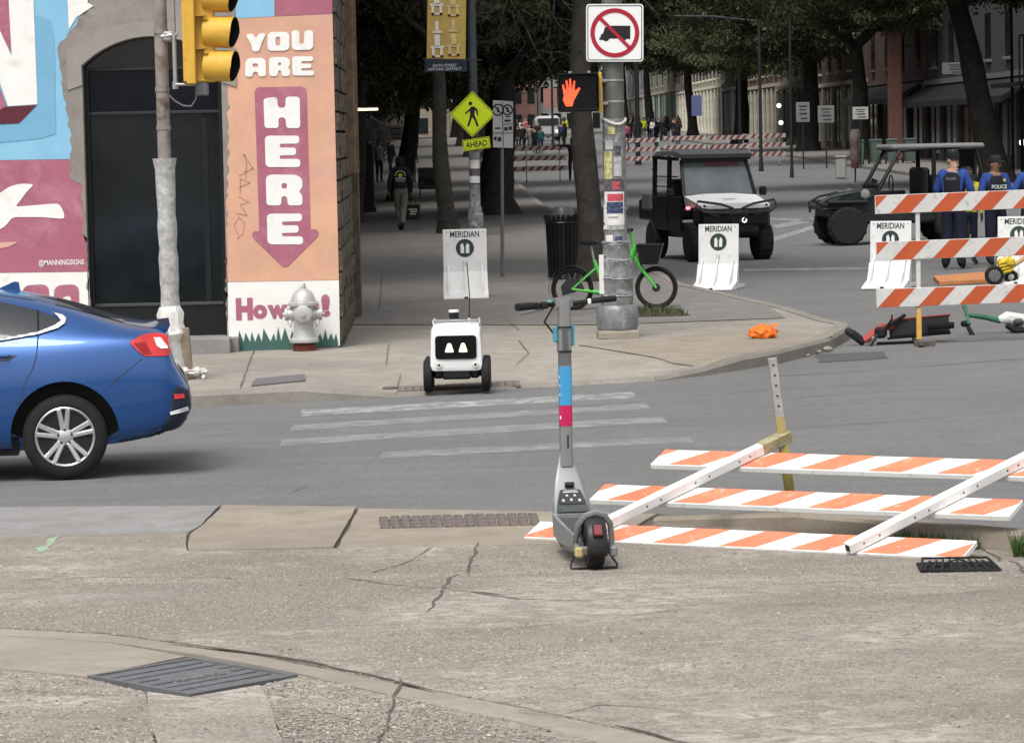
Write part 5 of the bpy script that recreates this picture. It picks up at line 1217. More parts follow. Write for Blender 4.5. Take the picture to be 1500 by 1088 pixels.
p = stand(683, 438); p.y += .4; b0 = barrier(p, 0, 'white steel barrier standing on the pavement left of the parking sign post')
p = stand(1056, 425, G, 0); p.y += .4; p.z = G(p.x, p.y); dup(b0, 'white steel barrier standing in front of the white hooded buggy', p, -20)
p = stand(1310, 423, G, 0); p.y += .4; p.z = G(p.x, p.y); dup(b0, 'white steel barrier behind the left end of the upright striped planks', p, -24)
p = stand(1500, 416, G, 0); p.y += .4; p.z = G(p.x, p.y); dup(b0, 'white steel barrier cut off by the right edge of the picture', p, -16)

# ------------------------------------------------------------------ utility buggies
knob = pm('knobbly tyre', (.014, .014, .014), .85, 0, .3, 18, .5, 30); bblk = pm('satin black body', (.010, .0105, .011), .35, 0, .2, 4)
wsg = pm('grey windscreen', (.10, .12, .125), .06, 0, .35, 1.5, coat=.5)
def fat_wheel(parent, x, y, r=.335, wd=.26):
    M = frame((x, y, r), (0, 1, 0), (0, 0, 1), (1, 0, 0))
    o = MB().lathe([(r * .5, -wd / 2), (r * .9, -wd / 2), (r, -wd * .36), (r, wd * .36), (r * .9, wd / 2), (r * .5, wd / 2)], M, 28).build('wheel', knob, parent)
    for k in range(16):
        a = 2 * math.pi * k / 16; c = Vector((x, y + math.cos(a) * r, r + math.sin(a) * r)); MB().bar(c - Vector((wd * .42, 0, 0)), c + Vector((wd * .42, 0, 0)), .05, .022, up=(0, math.cos(a), math.sin(a))).build('tread_lug', knob, o)
    MB().lathe([(0, -wd * .38), (r * .5, -wd * .4), (r * .55, -wd * .3), (r * .55, wd * .3), (r * .5, wd * .4), (0, wd * .38)], M, 16).build('rim', pm('black rim', (.025, .025, .025), .4, .3), o)
    return o
p = stand(1067, 381, G, 0); ut = thing('utility_buggy', 'black utility buggy with white hood and grey windscreen parked facing the camera', 'utility vehicle', p, 12.5)
for x in (-.62, .62):
    for y in (0, 2.35): fat_wheel(ut, x, y)
MB().box((0, 1.2, .50), (1.2, 2.9, .22), bev=.04).box((0, -.28, .62), (.9, .3, .35), bev=.06).build('chassis', bblk, ut)
MB().box((0, -.22, .78), (1.30, .50, .36), bev=.06).build('grille_block', bblk, ut)
hood = MB(); V = [(-.64, -.46, .98), (.64, -.46, .98), (.67, .45, 1.14), (-.67, .45, 1.14), (-.60, -.50, .92), (.60, -.50, .92), (.64, .45, .95), (-.64, .45, .95), (-.25, -.50, 1.01), (.25, -.50, 1.01), (.25, .45, 1.17), (-.25, .45, 1.17)]
hood.add(V, [(0, 8, 11, 3), (8, 9, 10, 11), (9, 1, 2, 10), (4, 0, 3, 7), (1, 5, 6, 2), (4, 5, 9, 8), (4, 8, 0), (5, 1, 9), (7, 3, 11), (7, 11, 10, 6), (6, 10, 2)]); hood.build('hood', white_p, ut, 25)
MB().add(*flat([[(-.09, 0), (.09, 0), (.12, .07), (-.12, .07)]], .004), 0, frame((0, -.15, 1.07), (1, 0, 0), (0, .985, .17), (0, -.17, .985))).build('hood_badge', pm('grey badge', (.3, .31, .31), .4), ut)
for s_ in (-1, 1): MB().box((s_ * .52, -.16, .72), (.34, .66, .10), T(0, 0, .16, ry=-s_ * 6), bev=.03).build('fender', bblk, ut)
hl_m = pm('smoked headlight', (.06, .06, .062), .1, .2)
for s_ in (-1, 1):
    MB().prism([(s_ * .24, .88), (s_ * .60, .94), (s_ * .62, .86), (s_ * .36, .78)], .03, frame((0, -.50, 0), (1, 0, 0), (0, 0, 1), (0, -1, 0))).build('headlight', hl_m, ut)
    MB().tube([(s_ * .10, -.62, .70), (s_ * .16, -.66, .84), (s_ * .60, -.60, .86), (s_ * .74, -.50, .95), (s_ * .70, -.5, 1.06), (s_ * .3, -.56, 1.0), (s_ * .08, -.6, .92)], .022, 8).build('bumper_bar', dk_metal, ut)
MB().box((0, -.49, .86), (.62, .03, .10), bev=.01).build('grille', dk_metal, ut)
V, F = text('POLARIS', .42, .045, .003, .02); MB().add(V, F, 0, frame((-.21, -.508, .845), (1, 0, 0), (0, 0, 1), (0, -1, 0))).build('lettering', pm('dim badge grey', (.10, .10, .10), .4), ut, 0)
MB().ell((.14, -.53, .71), (.05, .03, .05), 10).build('lamp', emit('white lamp', (.9, .92, .85), .75), ut); MB().ell((-.69, .12, .93), (.05, .03, .035), 8).build('marker_lamp', emit('pinkish marker lamp', (1, .28, .32), 1.1), ut)
WSF = [(-.66, .46, 1.13), (.66, .46, 1.13), (.60, .80, 1.76), (-.60, .80, 1.76)]
MB().add(WSF, [(0, 1, 2, 3)]).build('windscreen', wsg, ut); 
for a, b in ((0, 3), (1, 2)): MB().bar(Vector(WSF[a]), Vector(WSF[b]), .06, .06, bev=.01).build('windscreen_pillar', bblk, ut)
MB().bar(WSF[3], WSF[2], .06, .09).bar(WSF[0], WSF[1], .05, .05).build('windscreen_frame', bblk, ut)
MB().bar((-.2, .745, 1.69), (.44, .745, 1.69), .01, .06).build('screen_banner', pm('dark red banner', (.09, .02, .025), .5), ut)
rf = MB(); rf.add([(-.66, .62, 1.80), (.66, .62, 1.80), (.70, 1.2, 1.86), (-.70, 1.2, 1.86), (-.68, 2.35, 1.84), (.68, 2.35, 1.84), (-.66, .60, 1.87), (.66, .60, 1.87), (.62, 1.2, 1.94), (-.62, 1.2, 1.94), (-.6, 2.35, 1.92), (.6, 2.35, 1.92)],
   [(0, 1, 2, 3), (3, 2, 5, 4), (6, 9, 8, 7), (9, 10, 11, 8), (0, 6, 7, 1), (4, 5, 11, 10), (0, 3, 9, 6), (3, 4, 10, 9), (1, 7, 8, 2), (2, 8, 11, 5)]); rf.build('roof', pm('charcoal roof', (.05, .052, .055), .5, 0, .1, 4), ut, 30)
for s_ in (-1, 1):
    for y0, y1_ in ((.50, 1.28), (1.34, 2.2)):
        d = MB().box((s_ * .70, (y0 + y1_) / 2, .82), (.05, y1_ - y0, .62), bev=.03).build('door', bblk, ut)
        MB().box((s_ * .735, y1_ - .12, 1.05), (.02, .12, .03)).build('handle', dk_metal, d)
        for z in (1.3, 1.48): MB().bar((s_ * .69, y0 + .1 + (.14 if y0 < 1 else 0), z), (s_ * .69, y1_ - .06, z), .02, .02).build('window_bar', bblk, d)
    for y in (1.31, 2.24): MB().bar((s_ * .69, y, .95), (s_ * .66, y, 1.84), .07, .07, up=(0, 1, 0)).build('pillar', bblk, ut)
    MB().bar((s_ * .67, .8, 1.79), (s_ * .67, 2.3, 1.82), .06, .06).build('roof_rail', bblk, ut)
    MB().box((s_ * .86, .62, 1.2), (.14, .06, .16), bev=.03).build('mirror', bblk, ut)
MB().box((0, 1.35, .8), (1.2, .5, .2), bev=.05).box((0, 1.62, 1.15), (1.2, .12, .55), bev=.05).build('seat', pm('seat vinyl', (.02, .02, .022), .6), ut)
MB().ring((.33, .82, 1.16), .17, .014, 'Y', 24, 6).build('steering_wheel', black_p, ut)
MB().ell((-.2, .7, 1.12), (.22, .06, .12), 8).build('dashboard_papers', pm('pale papers', (.5, .52, .5), .6), ut)
MB().box((0, 2.75, .86), (1.42, .95, .38), bev=.03).build('cargo_bed', bblk, ut); MB().box((-.5, 2.6, 1.02), (.5, .6, .34), bev=.04).build('cargo_box', pm('grey box', (.1, .1, .1)), ut)
# second buggy, seen from its side
p = stand(1231, 358, G, 0); u2 = thing('utility_buggy', 'open sided dark buggy with grey roof seen from its side behind the officers', 'utility vehicle', p, -90 + 6)
# local: forward -y
for x in (-.62, .62):
    for y in (0, 2.1): fat_wheel(u2, x, y + .0, .37, .27)
gr2 = pm('dark green black body', (.012, .018, .016), .4, 0, .3, 3)
MB().box((0, 1.3, .52), (1.25, 2.6, .25), bev=.05).build('chassis', gr2, u2)
MB().add([(-.55, -.38, .55), (.55, -.38, .55), (.62, .55, .6), (-.62, .55, .6), (-.5, -.36, .78), (.5, -.36, .78), (.6, .0, .98), (-.6, .0, .98), (.64, .62, 1.08), (-.64, .62, 1.08)], [(0, 1, 2, 3), (0, 4, 5, 1), (4, 7, 6, 5), (7, 9, 8, 6), (9, 3, 2, 8), (0, 3, 9, 7, 4), (1, 5, 6, 8, 2)]).build('hood', gr2, u2, 20)
for s_ in (-1, 1):
    MB().tube([(s_ * .5, -.48, .62), (s_ * .52, -.5, .82), (s_ * .55, -.28, .93), (s_ * .6, .1, 1.0)], .025, 7).build('brush_guard', dk_metal, u2); MB().tube([(s_ * .55, -.46, .70), (s_ * .64, .1, .72), (s_ * .66, .5, .95)], .02, 6).build('side_bar', dk_metal, u2)
    MB().box((s_ * .58, .0, .83), (.30, .80, .06), T(0, 0, 0), bev=.02).build('fender', gr2, u2)
    MB().lathe([(.09, 0), (.09, .02), (.06, .035), (0, .03)], frame((s_ * .66, .35, .98), (0, 1, 0), (0, 0, 1), (s_, 0, 0)), 16).build('round_lamp', pm('hazy lamp glass', (.22, .23, .23), .2), u2)
    MB().tube([(s_ * .64, .62, 1.05), (s_ * .62, 1.05, 1.80), (s_ * .62, 2.55, 1.86), (s_ * .64, 2.72, 1.0)], .042, 8).build('roll_cage', black_p, u2); MB().tube([(s_ * .62, 1.72, .7), (s_ * .62, 1.72, 1.84)], .045, 8).build('centre_pillar', black_p, u2)
    MB().box((s_ * .6, 1.42, .62), (.06, .7, .18), bev=.02).build('side_step', gr2, u2)
MB().tube([(-.5, -.5, .74), (.5, -.5, .74)], .025, 8).build('front_bar', dk_metal, u2)
MB().box((0, 1.80, 1.86), (1.34, 1.85, .11), T(0, 0, 0), bev=.04).build('roof', pm('dull grey roof', (.17, .17, .165), .6, 0, .1, 3), u2)
for y in (1.35, 2.1): MB().box((0, y, .78), (1.15, .45, .16), bev=.05).box((0, y + .24, 1.1), (1.15, .14, .72), bev=.05).build('seat', black_p, u2)
MB().box((0, 2.56, 1.38), (1.2, .04, .9)).build('rear_panel', bblk, u2)
for s_ in (-1, 1): MB().box((s_ * .63, 2.15, 1.0), (.04, .8, .6), bev=.02).build('rear_door', gr2, u2)
MB().box((-.62, 1.06, .95), (.05, .8, .12), bev=.02).build('door_bar', gr2, u2)
MB().ring((.3, .95, 1.15), .17, .014, 'Y', 20, 6).build('steering_wheel', black_p, u2)
MB().box((0, 2.75, .86), (1.3, .6, .4), bev=.03).build('cargo_bed', gr2, u2)
MB().box((.0, .64, 1.1), (1.2, .1, .14), bev=.03).build('dashboard', black_p, u2)
MB().bar((-.64, .8, 1.12), (-.64, .86, 1.24), .02, .12).build('mirror', black_p, u2)

# ------------------------------------------------------------------ green hire bike behind the pole
p = stand(962, 451); q = stand(842, 447); q = Vector(((841 - 640) * (p.y + .12) / FPX, p.y + .12, 0)); p.z = S2(p.x, p.y); ax = (p - q); ax.z = 0; WBk = ax.length
bk_ = thing('hire_bicycle', 'lime green hire bicycle with black basket parked behind the wrapped pole', 'bicycle', (q.x, q.y, S2(q.x, q.y)), math.degrees(math.atan2(ax.y, ax.x)))
lime = pm('lime green paint', (.10, .50, .08), .35, 0, .08, 5, coat=.3); r = .265
for x in (0, WBk):
    t = MB().ring((x, 0, r), r - .022, .024, 'Y', 32, 8).build('wheel', tyre_m, bk_); MB().ring((x, 0, r), r - .05, .010, 'Y', 28, 6).build('rim', dk_metal, t)
    sp_ = MB(); 
    for k in range(14):
        a = 2 * math.pi * k / 14; MB().cyl((x, .02 * (-1) ** k, r), (x + math.cos(a) * (r - .05), 0, r + math.sin(a) * (r - .05)), .003, n=4).build('spoke', steel, t)
    MB().cyl((x, -.06, r), (x, .06, r), .05, n=14).build('hub', dk_metal, t)
MB().tube([(.03, 0, r), (.42, 0, .20), (.60, 0, .34), (.78, 0, .74), (.79, 0, .80)], [.02, .035, .05, .045, .03], 10).build('frame', lime, bk_)
for s_ in (-1, 1): MB().tube([(0, s_ * .06, r), (.40, s_ * .05, .21)], .016, 8).tube([(0, s_ * .06, r), (.30, s_ * .03, .52)], .014, 8).build('rear_stay', lime, bk_)
MB().tube([(.42, 0, .20), (.28, 0, .62)], .024, 8).build('seat_tube', lime, bk_); MB().ell((.22, 0, .84), (.14, .08, .04), 10).build('saddle', black_p, bk_); MB().tube([(.28, 0, .6), (.24, 0, .82)], .016, 8).build('seat_post', steel, bk_)
for s_ in (-1, 1): MB().tube([(.79, s_ * .05, .66), (.86, s_ * .06, .52), (WBk, s_ * .06, r)], [.026, .026, .016], 8).build('fork', lime, bk_)
MB().tube([(.80, 0, .68), (.74, 0, .95)], .024, 8).build('head_tube', lime, bk_); MB().tube([(.68, -.30, .95), (.74, -.1, .97), (.74, .1, .97), (.68, .30, .95)], .014, 8).build('handlebar', black_p, bk_); MB().box((.73, 0, .99), (.1, .08, .05), bev=.02).build('display', black_p, bk_)
bs_ = MB(); bs_.add([(.86, -.15, .56), (1.08, -.13, .56), (1.08, .13, .56), (.86, .15, .56), (.82, -.18, .80), (1.14, -.16, .80), (1.14, .16, .80), (.82, .18, .80)], [(0, 1, 2, 3), (0, 4, 5, 1), (1, 5, 6, 2), (2, 6, 7, 3), (3, 7, 4, 0)]); bs_.build('basket', black_p, bk_, 0)
MB().tube([(.82, -.18, .80), (1.14, -.16, .80), (1.14, .16, .80), (.82, .18, .80)], .012, 6, closed=True).build('basket_rim', black_p, bk_)
V = []; F = []
for k in range(11):
    a = R(10 + k * 18)
    for y in (-.05, .05): V.append((math.cos(a) * (r + .03), y, r + math.sin(a) * (r + .03)))
for k in range(10): F.append((2 * k, 2 * k + 1, 2 * k + 3, 2 * k + 2))
MB().add(V, F).build('rear_mudguard', black_p, bk_); 
MB().prism([(-.12, .22), (-.14, .34), (-.05, .44), (.10, .42), (.16, .3)], .006, frame((0, -.055, r - .3), (1, 0, 0), (0, 0, 1), (0, -1, 0))).build('skirt_guard', pm('dark skirt', (.03, .032, .034), .5), bk_)
MB().tube([(.42, .06, .22), (.40, .14, .01)], .012, 6).build('kickstand', dk_metal, bk_)

# ------------------------------------------------------------------ things lying on the street
p = stand(1118, 496); ob = thing('orange_bag', 'crumpled bright orange plastic bag lying on the corner pavement', 'bag', p)
bm = bmesh.new(); bmesh.ops.create_icosphere(bm, subdivisions=4, radius=1)
from mathutils import noise as mn
for v_ in bm.verts:
    n_ = v_.co.normalized(); k = 1 + .35 * mn.noise(n_ * 2.2) + .22 * abs(mn.noise(n_ * 5 + Vector((3, 1, 2)))) - .1 * abs(mn.noise(n_ * 11))
    v_.co = Vector((n_.x * .135 * k, n_.y * .11 * k, max(-.06, n_.z * .085 * k) + .06))
me = bpy.data.meshes.new('sack'); bm.to_mesh(me); bm.free(); me.materials.append(pm('orange plastic', (.75, .16, .02), .4, 0, .15, 12, .5, 30)); me.polygons.foreach_set('use_smooth', [True] * len(me.polygons)); put('sack', me, ob)
MB().add([(.10, 0, .10), (.15, -.02, .13), (.16, .03, .16), (.12, .03, .15)], [(0, 1, 2, 3)]).build('loose_flap', MATS['orange plastic'], ob)

p = stand(1316, 503, G, 0); l1 = thing('fallen_scooter', 'red and black kick scooter lying on its side by the corner kerb', 'scooter', p)
q = lambda px, py, dy=0: pd(px, py, p.y + dy) - p
redp = pm('red scooter paint', (.36, .06, .045), .35, 0, .15, 6, coat=.3)
up = Vector((0, -.5, .86))
M = frame(q(1305, 480, .1), (q(1394, 472, .2) - q(1305, 480, .1)).normalized(), Vector((0, .5, .86)), Vector((0, -.86, .5)))
MB().box((.31, -.02, 0), (.66, .20, .035), M, bev=.012).build('deck', pm('black deck', (.012, .012, .012), .6), l1)
MB().box((.33, .085, .0), (.66, .02, .05), M, bev=.006).build('deck_edge', redp, l1); MB().box((.30, -.125, .0), (.7, .018, .03), M, bev=.006).build('deck_underside', black_p, l1)
c = q(1378, 478, .05); MB().tube([c + Vector((-.14, 0, 0)), c + Vector((.14, 0, .01))], .035, 10).build('rear_wheel', tyre_m, l1)
MB().tube([q(1240, 484, .05), q(1249, 489), q(1259, 497), q(1266, 503)], [.035, .045, .045, .035], 10).build('front_wheel', tyre_m, l1)
MB().tube([q(1266, 499), q(1278, 490), q(1292, 480, .05), q(1306, 478, .1)], [.04, .05, .045, .035], 8).build('neck', redp, l1)
MB().tube([q(1272, 509, -.15), q(1284, 492, -.1), q(1300, 478), q(1318, 466, .1), q(1326, 461, .1)], [.022, .018, .022, .018, .022], 8).build('handlebar', black_p, l1)
MB().tube([q(1300, 476, -.02), q(1306, 468, -.05), q(1307, 461, -.05)], .009, 6).build('brake_lever', black_p, l1)
MB().box(q(1290, 487, -.06), (.13, .1, .12), bev=.03).build('stem_clamp', black_p, l1); MB().box(q(1281, 496, -.1), (.06, .04, .05), bev=.012).build('lamp', pm('grey lamp', (.3, .3, .3), .3), l1)
MB().tube([q(1285, 503, -.05), q(1310, 502, 0), q(1350, 500, .05)], .016, 6).build('stem', black_p, l1)

p = stand(1470, 487, G, 0); l2 = thing('fallen_scooter', 'green and white kick scooter lying down at the right edge', 'scooter', p)
q = lambda px, py, dy=0: pd(px, py, p.y + dy) - p
gsc = pm('dark green tube', (.035, .14, .085), .4, 0, .15, 5)
MB().tube([q(1413, 447, .1), q(1416, 461, .05), q(1440, 464, .05), q(1466, 470, .05)], [.022, .024, .03, .032], 10).build('stem', gsc, l2)
MB().tube([q(1411, 448, .15), q(1417, 462, .05), q(1420, 475, -.05)], .018, 8).build('handlebar', gsc, l2); MB().tube([q(1418, 479, -.05), q(1426, 493, -.12), q(1430, 497, -.12)], .026, 8).build('grip', rubber, l2); MB().box(q(1414, 474), (.1, .06, .07), bev=.02).build('display', black_p, l2)
wb_ = pm('scooter white', (.62, .62, .60), .4, 0, .06, 5)
MB().tube([q(1463, 468, .05), q(1474, 466, .05), q(1492, 470, .1), q(1530, 474, .2)], [.035, .075, .085, .08], 10).build('body', wb_, l2)
MB().tube([q(1474, 476, -.05), q(1488, 484, -.06), q(1504, 484, -.05)], [.03, .045, .03], 8).build('front_wheel', tyre_m, l2); MB().box(q(1492, 472, -.06), (.12, .08, .08), bev=.03).build('dark_cover', pm('dark cover', (.05, .05, .055), .4), l2)

p = stand(1457, 417, G, 0); ym = thing('yellow_cart', 'small yellow wheeled machine standing behind the striped planks', 'cart', p)
k = p.y / FPX
fat = MB().ring((-.01, -.05, .135), .105, .034, 'Y', 26, 8).build('wheel', tyre_m, ym); MB().lathe([(0, -.03), (.085, -.03), (.085, .03), (0, .035)], frame((-.01, -.05, .135), (1, 0, 0), (0, 0, 1), (0, -1, 0)), 20).build('hub', pm('dull rim', (.16, .16, .16), .4, .4), fat)
ylw = pm('machine yellow', (.58, .42, .03), .45, 0, .15, 9)
MB().box((.22, .06, .22), (.18, .22, .22), T(ry=-14), bev=.04).build('body', ylw, ym); MB().box((.22, -.06, .32), (.12, .10, .12), bev=.03).build('motor_cover', ylw, ym)
for i in range(4): MB().box((.21, -.065, .14 + i * .045), (.19, .02, .022), T(ry=-14), bev=.006).build('fin', ylw, ym)
MB().ring((.24, .02, .10), .07, .03, 'Y', 20, 7).build('rear_wheel', tyre_m, ym); MB().tube([(.2, .06, .3), (.24, .08, .42), (.16, .08, .46)], .02, 7).build('handle', ylw, ym); MB().tube([(.24, 0, .25), (.45, .05, .37)], .035, 8).build('spout', pm('tan spout', (.42, .28, .14), .6), ym)
q4 = [gp(a, b).to_2d() for a, b in [(1367, 409), (1440, 403), (1452, 414), (1376, 418)]]
mt = tag(MB().add(*drape([tuple(v_) for v_ in q4], .05, .05)).build('orange_mat', pm('orange mat', (.46, .19, .07), .7, 0, .12, 5)), 'flat orange ramp mat lying behind the striped planks', 'mat')

# ------------------------------------------------------------------ slatted litter bin
p = stand(826, 409); lb = thing('litter_bin', 'round black slatted litter bin standing left of the big tree trunk', 'litter bin', p)
for i in range(24):
    a = 2 * math.pi * i / 24; c, s_ = math.cos(a), math.sin(a)
    o = MB(); o.bar((c * .23, s_ * .23, .03), (c * .26, s_ * .26, .86), .045, .008, up=(c, s_, 0)); o.bar((c * .26, s_ * .26, .86), (c * .30, s_ * .30, .98), .045, .008, up=(c, s_, 0)); o.build('slat', bblk, lb)
MB().ring((0, 0, .06), .235, .014, 'Z', 28, 6).build('base_ring', bblk, lb); MB().ring((0, 0, .86), .265, .016, 'Z', 28, 6).build('top_ring', bblk, lb); MB().lathe([(0, .05), (.2, .05), (.22, .9), (.21, .9)], n=20).build('liner', pm('bin liner', (.012, .012, .013), .6), lb)
MB().lathe([(.18, .95), (.17, 1.04), (.12, 1.10), (0, 1.12)], n=20).build('lid', pm('grey bin lid', (.07, .072, .075), .4), lb)
# ------------------------------------------------------------------ lamp post with banner, crossing sign
p = stand(697, 346); LY = p.y; lpz = p.copy()
lm = thing('lamp_post', 'dark lamp post with gold banner and film wrapped base', 'lamp post', p)
MB().lathe([(.17, 0), (.17, .5), (.14, .56), (.15, .6), (.12, .66), (.115, 1.0), (.10, 6.5)], n=16).build('shaft', pm('dark green grey post', (.045, .055, .058), .5, .2, .2, 4), lm)
MB().lathe([(.18, .08), (.182, .3), (.178, .5), (.15, .57), (.155, .62), (.125, .68), (.12, 1.0), (.118, 1.15)], n=14).build('film_wrap', sheet, lm)
zz = lambda py: pd(697, py, LY).z - p.z
for py0, py1, m in ((234, 247, paper), (248, 258, pm('dark mixed sticker', (1, 1, 1))), (258, 268, paper), (222, 233, pm('grey print', (.3, .3, .3)))):
    MB().lathe([(.118, zz(py1)), (.12, zz(py0))], n=16).build('sticker_band', m, lm)
q = lambda px, py, dy=-.3: pd(px, py, LY + dy) - p
def board(name, parent, c4, m, t=.02):
    a, b, c, d = [Vector(v_) for v_ in c4]; n_ = (b - a).cross(d - a).normalized() * t
    return MB().add([a, b, c, d, a + n_, b + n_, c + n_, d + n_], [(0, 1, 2, 3), (7, 6, 5, 4), (0, 4, 5, 1), (1, 5, 6, 2), (2, 6, 7, 3), (3, 7, 4, 0)]).build(name, m, parent, 0)
gold = pm('gold banner cloth', (.36, .25, .07), .7, 0, .15, 5); navy = pm('navy board', (.012, .018, .032), .5)
bn = thing('banner', 'gold street banner with white tower pattern hanging from the lamp post', 'banner', p)
board('cloth', bn, [q(625, 86), q(682, 87), q(684, -110), q(628, -110)], gold)
wt = pm('banner white', (.55, .53, .47), .7); wt2 = pm('banner pale gold', (.48, .38, .18), .7)
kx = LY / FPX
def tower(px, py, m, s_=1):
    c = pd(px, py, LY - .33) - p
    for a, b, w_, h_ in ((0, .02, .24, .04), (-.09, .10, .06, .2), (.09, .10, .06, .2), (0, .22, .30, .05), (0, .36, .12, .26), (0, .55, .2, .05), (0, .68, .07, .22)): MB().box((c.x + a * s_, c.y, c.z + b * s_), (w_ * s_, .008, h_ * s_)).build('print', m, bn, 0)
for px, py, m in ((641, 84, wt), (665, 82, wt2), (640, 22, wt), (664, 24, wt2)): tower(px, py, m)
MB().bar(q(620, 87), q(706, 88), .03, .03).build('banner_arm', dk_metal, bn)
pb = thing('street_plate', 'navy plate with white lettering under the gold banner', 'sign', p)
board('plate', pb, [q(622, 106), q(684, 105), q(684, 88), q(622, 88)], navy)
for s_, a, b, y in (('SIXTH STREET', 634, 669, 98.5), ('HISTORIC DISTRICT', 627, 676, 104)):
    V, F = text(s_, (b - a) * kx, .06, .004, .01); o = q(a, y, -.33); MB().add(V, F, 0, frame(o, (1, 0, .0), (0, 0, 1), (0, -1, 0))).build('lettering', pm('dim white print', (.4, .42, .45), .6), pb, 0)
c = pd(692, 167.5, LY - .25); ws = thing('crossing_sign', 'yellow green diamond warning sign with a walking figure', 'sign', c)
hyv = pm('fluorescent yellow green', (.50, .62, .015), .4, 0, .04, 4); D = .36
CF = frame((0, 0, 0), (1, 0, 0), (0, 0, 1), (0, -1, 0)); CF45 = CF @ Matrix.Rotation(R(45 - 1.5), 4, 'Z')
layer([sq(D, .04)], hyv, 0, 'plate', ws, .004, CF45); layer([sq(D - .02, .03), sq(D - .032, .025)], sign_k, .005, 'border', ws, .002, CF45)
walk = [(-.02, .17), (.05, .165), (.12, .09), (.13, -.03), (.10, -.03), (.085, .06), (.055, .09), (.045, -.02), (.10, -.15), (.135, -.27), (.09, -.275), (.05, -.15), (-.005, -.06), (-.04, -.16), (-.08, -.265), (-.125, -.255), (-.08, -.14), (-.045, .02), (-.06, .07), (-.15, .0), (-.165, .03), (-.08, .10)]
layer([[(a, b) for a, b in walk]], sign_k, .006, 'walking_figure', ws, .002, CF); layer([[(x - .04, y + .235) for x, y in cir(.042, 16)]], sign_k, .006, 'figure_head', ws, .002, CF)
c = pd(698, 211, LY - .27); ah = thing('ahead_plate', 'small yellow green plate reading AHEAD below the diamond sign', 'sign', c)
AF = CF @ Matrix.Rotation(R(7), 4, 'Z'); layer([round_poly([(-.30, -.125), (.30, -.125), (.30, .125), (-.30, .125)], .02)], hyv, 0, 'plate', ah, .004, AF)
layer([round_poly([(-.285, -.11), (.285, -.11), (.285, .11), (-.285, .11)], .02), round_poly([(-.275, -.1), (.275, -.1), (.275, .1), (-.275, .1)], .02)], sign_k, .005, 'border', ah, .002, AF)
V, F = text('AHEAD', .48, .13, .003, .02); MB().add(V, F, 0, AF @ Matrix.Translation((-.24, -.065, .006))).build('lettering', sign_k, ah, 0)
# parking sign on its own post
p = stand(736, 406); pk = thing('parking_sign', 'grey white tow away parking sign on a thin post', 'sign', p); q = lambda px, py, dy=0: pd(px, py, p.y + dy) - p
MB().tube([(0, 0, 0), q(735, 150)], .028, 8).build('post', pm('grey post', (.16, .155, .15), .5, .3), pk)
sgw = pm('greyed sign white', (.42, .42, .41), .5, 0, .05, 4)
board('plate', pk, [q(722, 216, -.05), q(751.5, 217, -.05), q(751.5, 149, -.05), q(722, 147, -.05)], sgw, .006)
q2 = lambda px, py: q(px, py, -.062)
def mark(px, py, w_, h_, n_='print', m=sign_k): c = q2(px, py); MB().box(c, (w_ * p.y / FPX, .003, h_ * p.y / FPX)).build(n_, m, pk, 0)
for px, py in ((729.5, 161), (743.5, 161)): 
    c = q2(px, py); MB().ring(c, .075 if px > 735 else .085, .010, 'Y', 20, 5).build('ring_print', sign_k, pk); MB().bar(c + Vector((-.05, -.002, .06)), c + Vector((.05, -.002, -.06)), .004, .016).build('slash_print', sign_k, pk); mark(px, py, 3, 7)
for a in ((736.5, 182, 1, 64), (729, 195, 14, .8), (744, 182, 14, .8), (744, 195, 14, .8), (729, 188, 8, 2.2), (743.5, 177, 9, 3), (743.5, 171, 7, 1.5), (741, 189, 5, 5), (747.5, 188, 5, 5), (725.5, 203, 4, 5), (731.5, 204, 5, 6)): mark(*a)
# blue cabinet, pillar, bin hood along the left wall
bl2_ = pm('dark blue panel', (.022, .045, .10), .5, 0, .15, 3)
p = stand(512, 380); cb = thing('blue_cabinet', 'tall dark blue cabinet on thin legs against the side wall', 'cabinet', (p.x - .02, p.y, S2(p.x, p.y))); 
MB().box((-.1, .5, 1.05), (.46, 1.0, 1.30), bev=.02).build('body', bl2_, cb)
for x, y in ((-.28, .06), (.08, .06), (.08, .94), (-.28, .94)): MB().bar((x, y, 0), (x, y, .42), .04, .04, up=(0, 1, 0)).build('leg', black_p, cb)
MB().box((-.1, -.004, 1.1), (.36, .012, 1.0)).build('door', pm('dark blue panel', (1, 1, 1)), cb); MB().box((.07, -.02, 1.0), (.02, .02, .1)).build('handle', steel, cb)
p = stand(541, 311); pl = thing('dark_pillar', 'square dark pillar standing near the walking person on the left', 'pillar', p); MB().box((0, 0, 1.1), (.34, .34, 1.9), bev=.03).build('shaft', bblk, pl); MB().box((0, 0, .08), (.44, .44, .16), bev=.02).build('base', bblk, pl); MB().lathe([(.2, 2.05), (.2, 2.1), (.1, 2.18), (0, 2.2)], n=12).build('cap', bblk, pl)
p = stand(628, 290); nb_ = thing('newspaper_box', 'grey green hooded box on legs beside the dark tree trunk', 'newspaper box', p); hm = pm('grey green metal', (.06, .075, .07), .5, .1, .15, 4)
MB().box((0, .25, .55), (.72, .45, .5), bev=.05).build('body', hm, nb_); MB().box((.08, .02, .66), (.4, .05, .4)).build('opening', black_p, nb_); MB().lathe([(.28, -.36), (.28, .36)], frame((0, .25, .78), (0, 1, 0), (0, 0, 1), (1, 0, 0)), 20).build('hood', hm, nb_)
for x in (-.3, .3): MB().bar((x, .2, 0), (x, .2, .32), .05, .05, up=(0, 1, 0)).build('leg', hm, nb_)

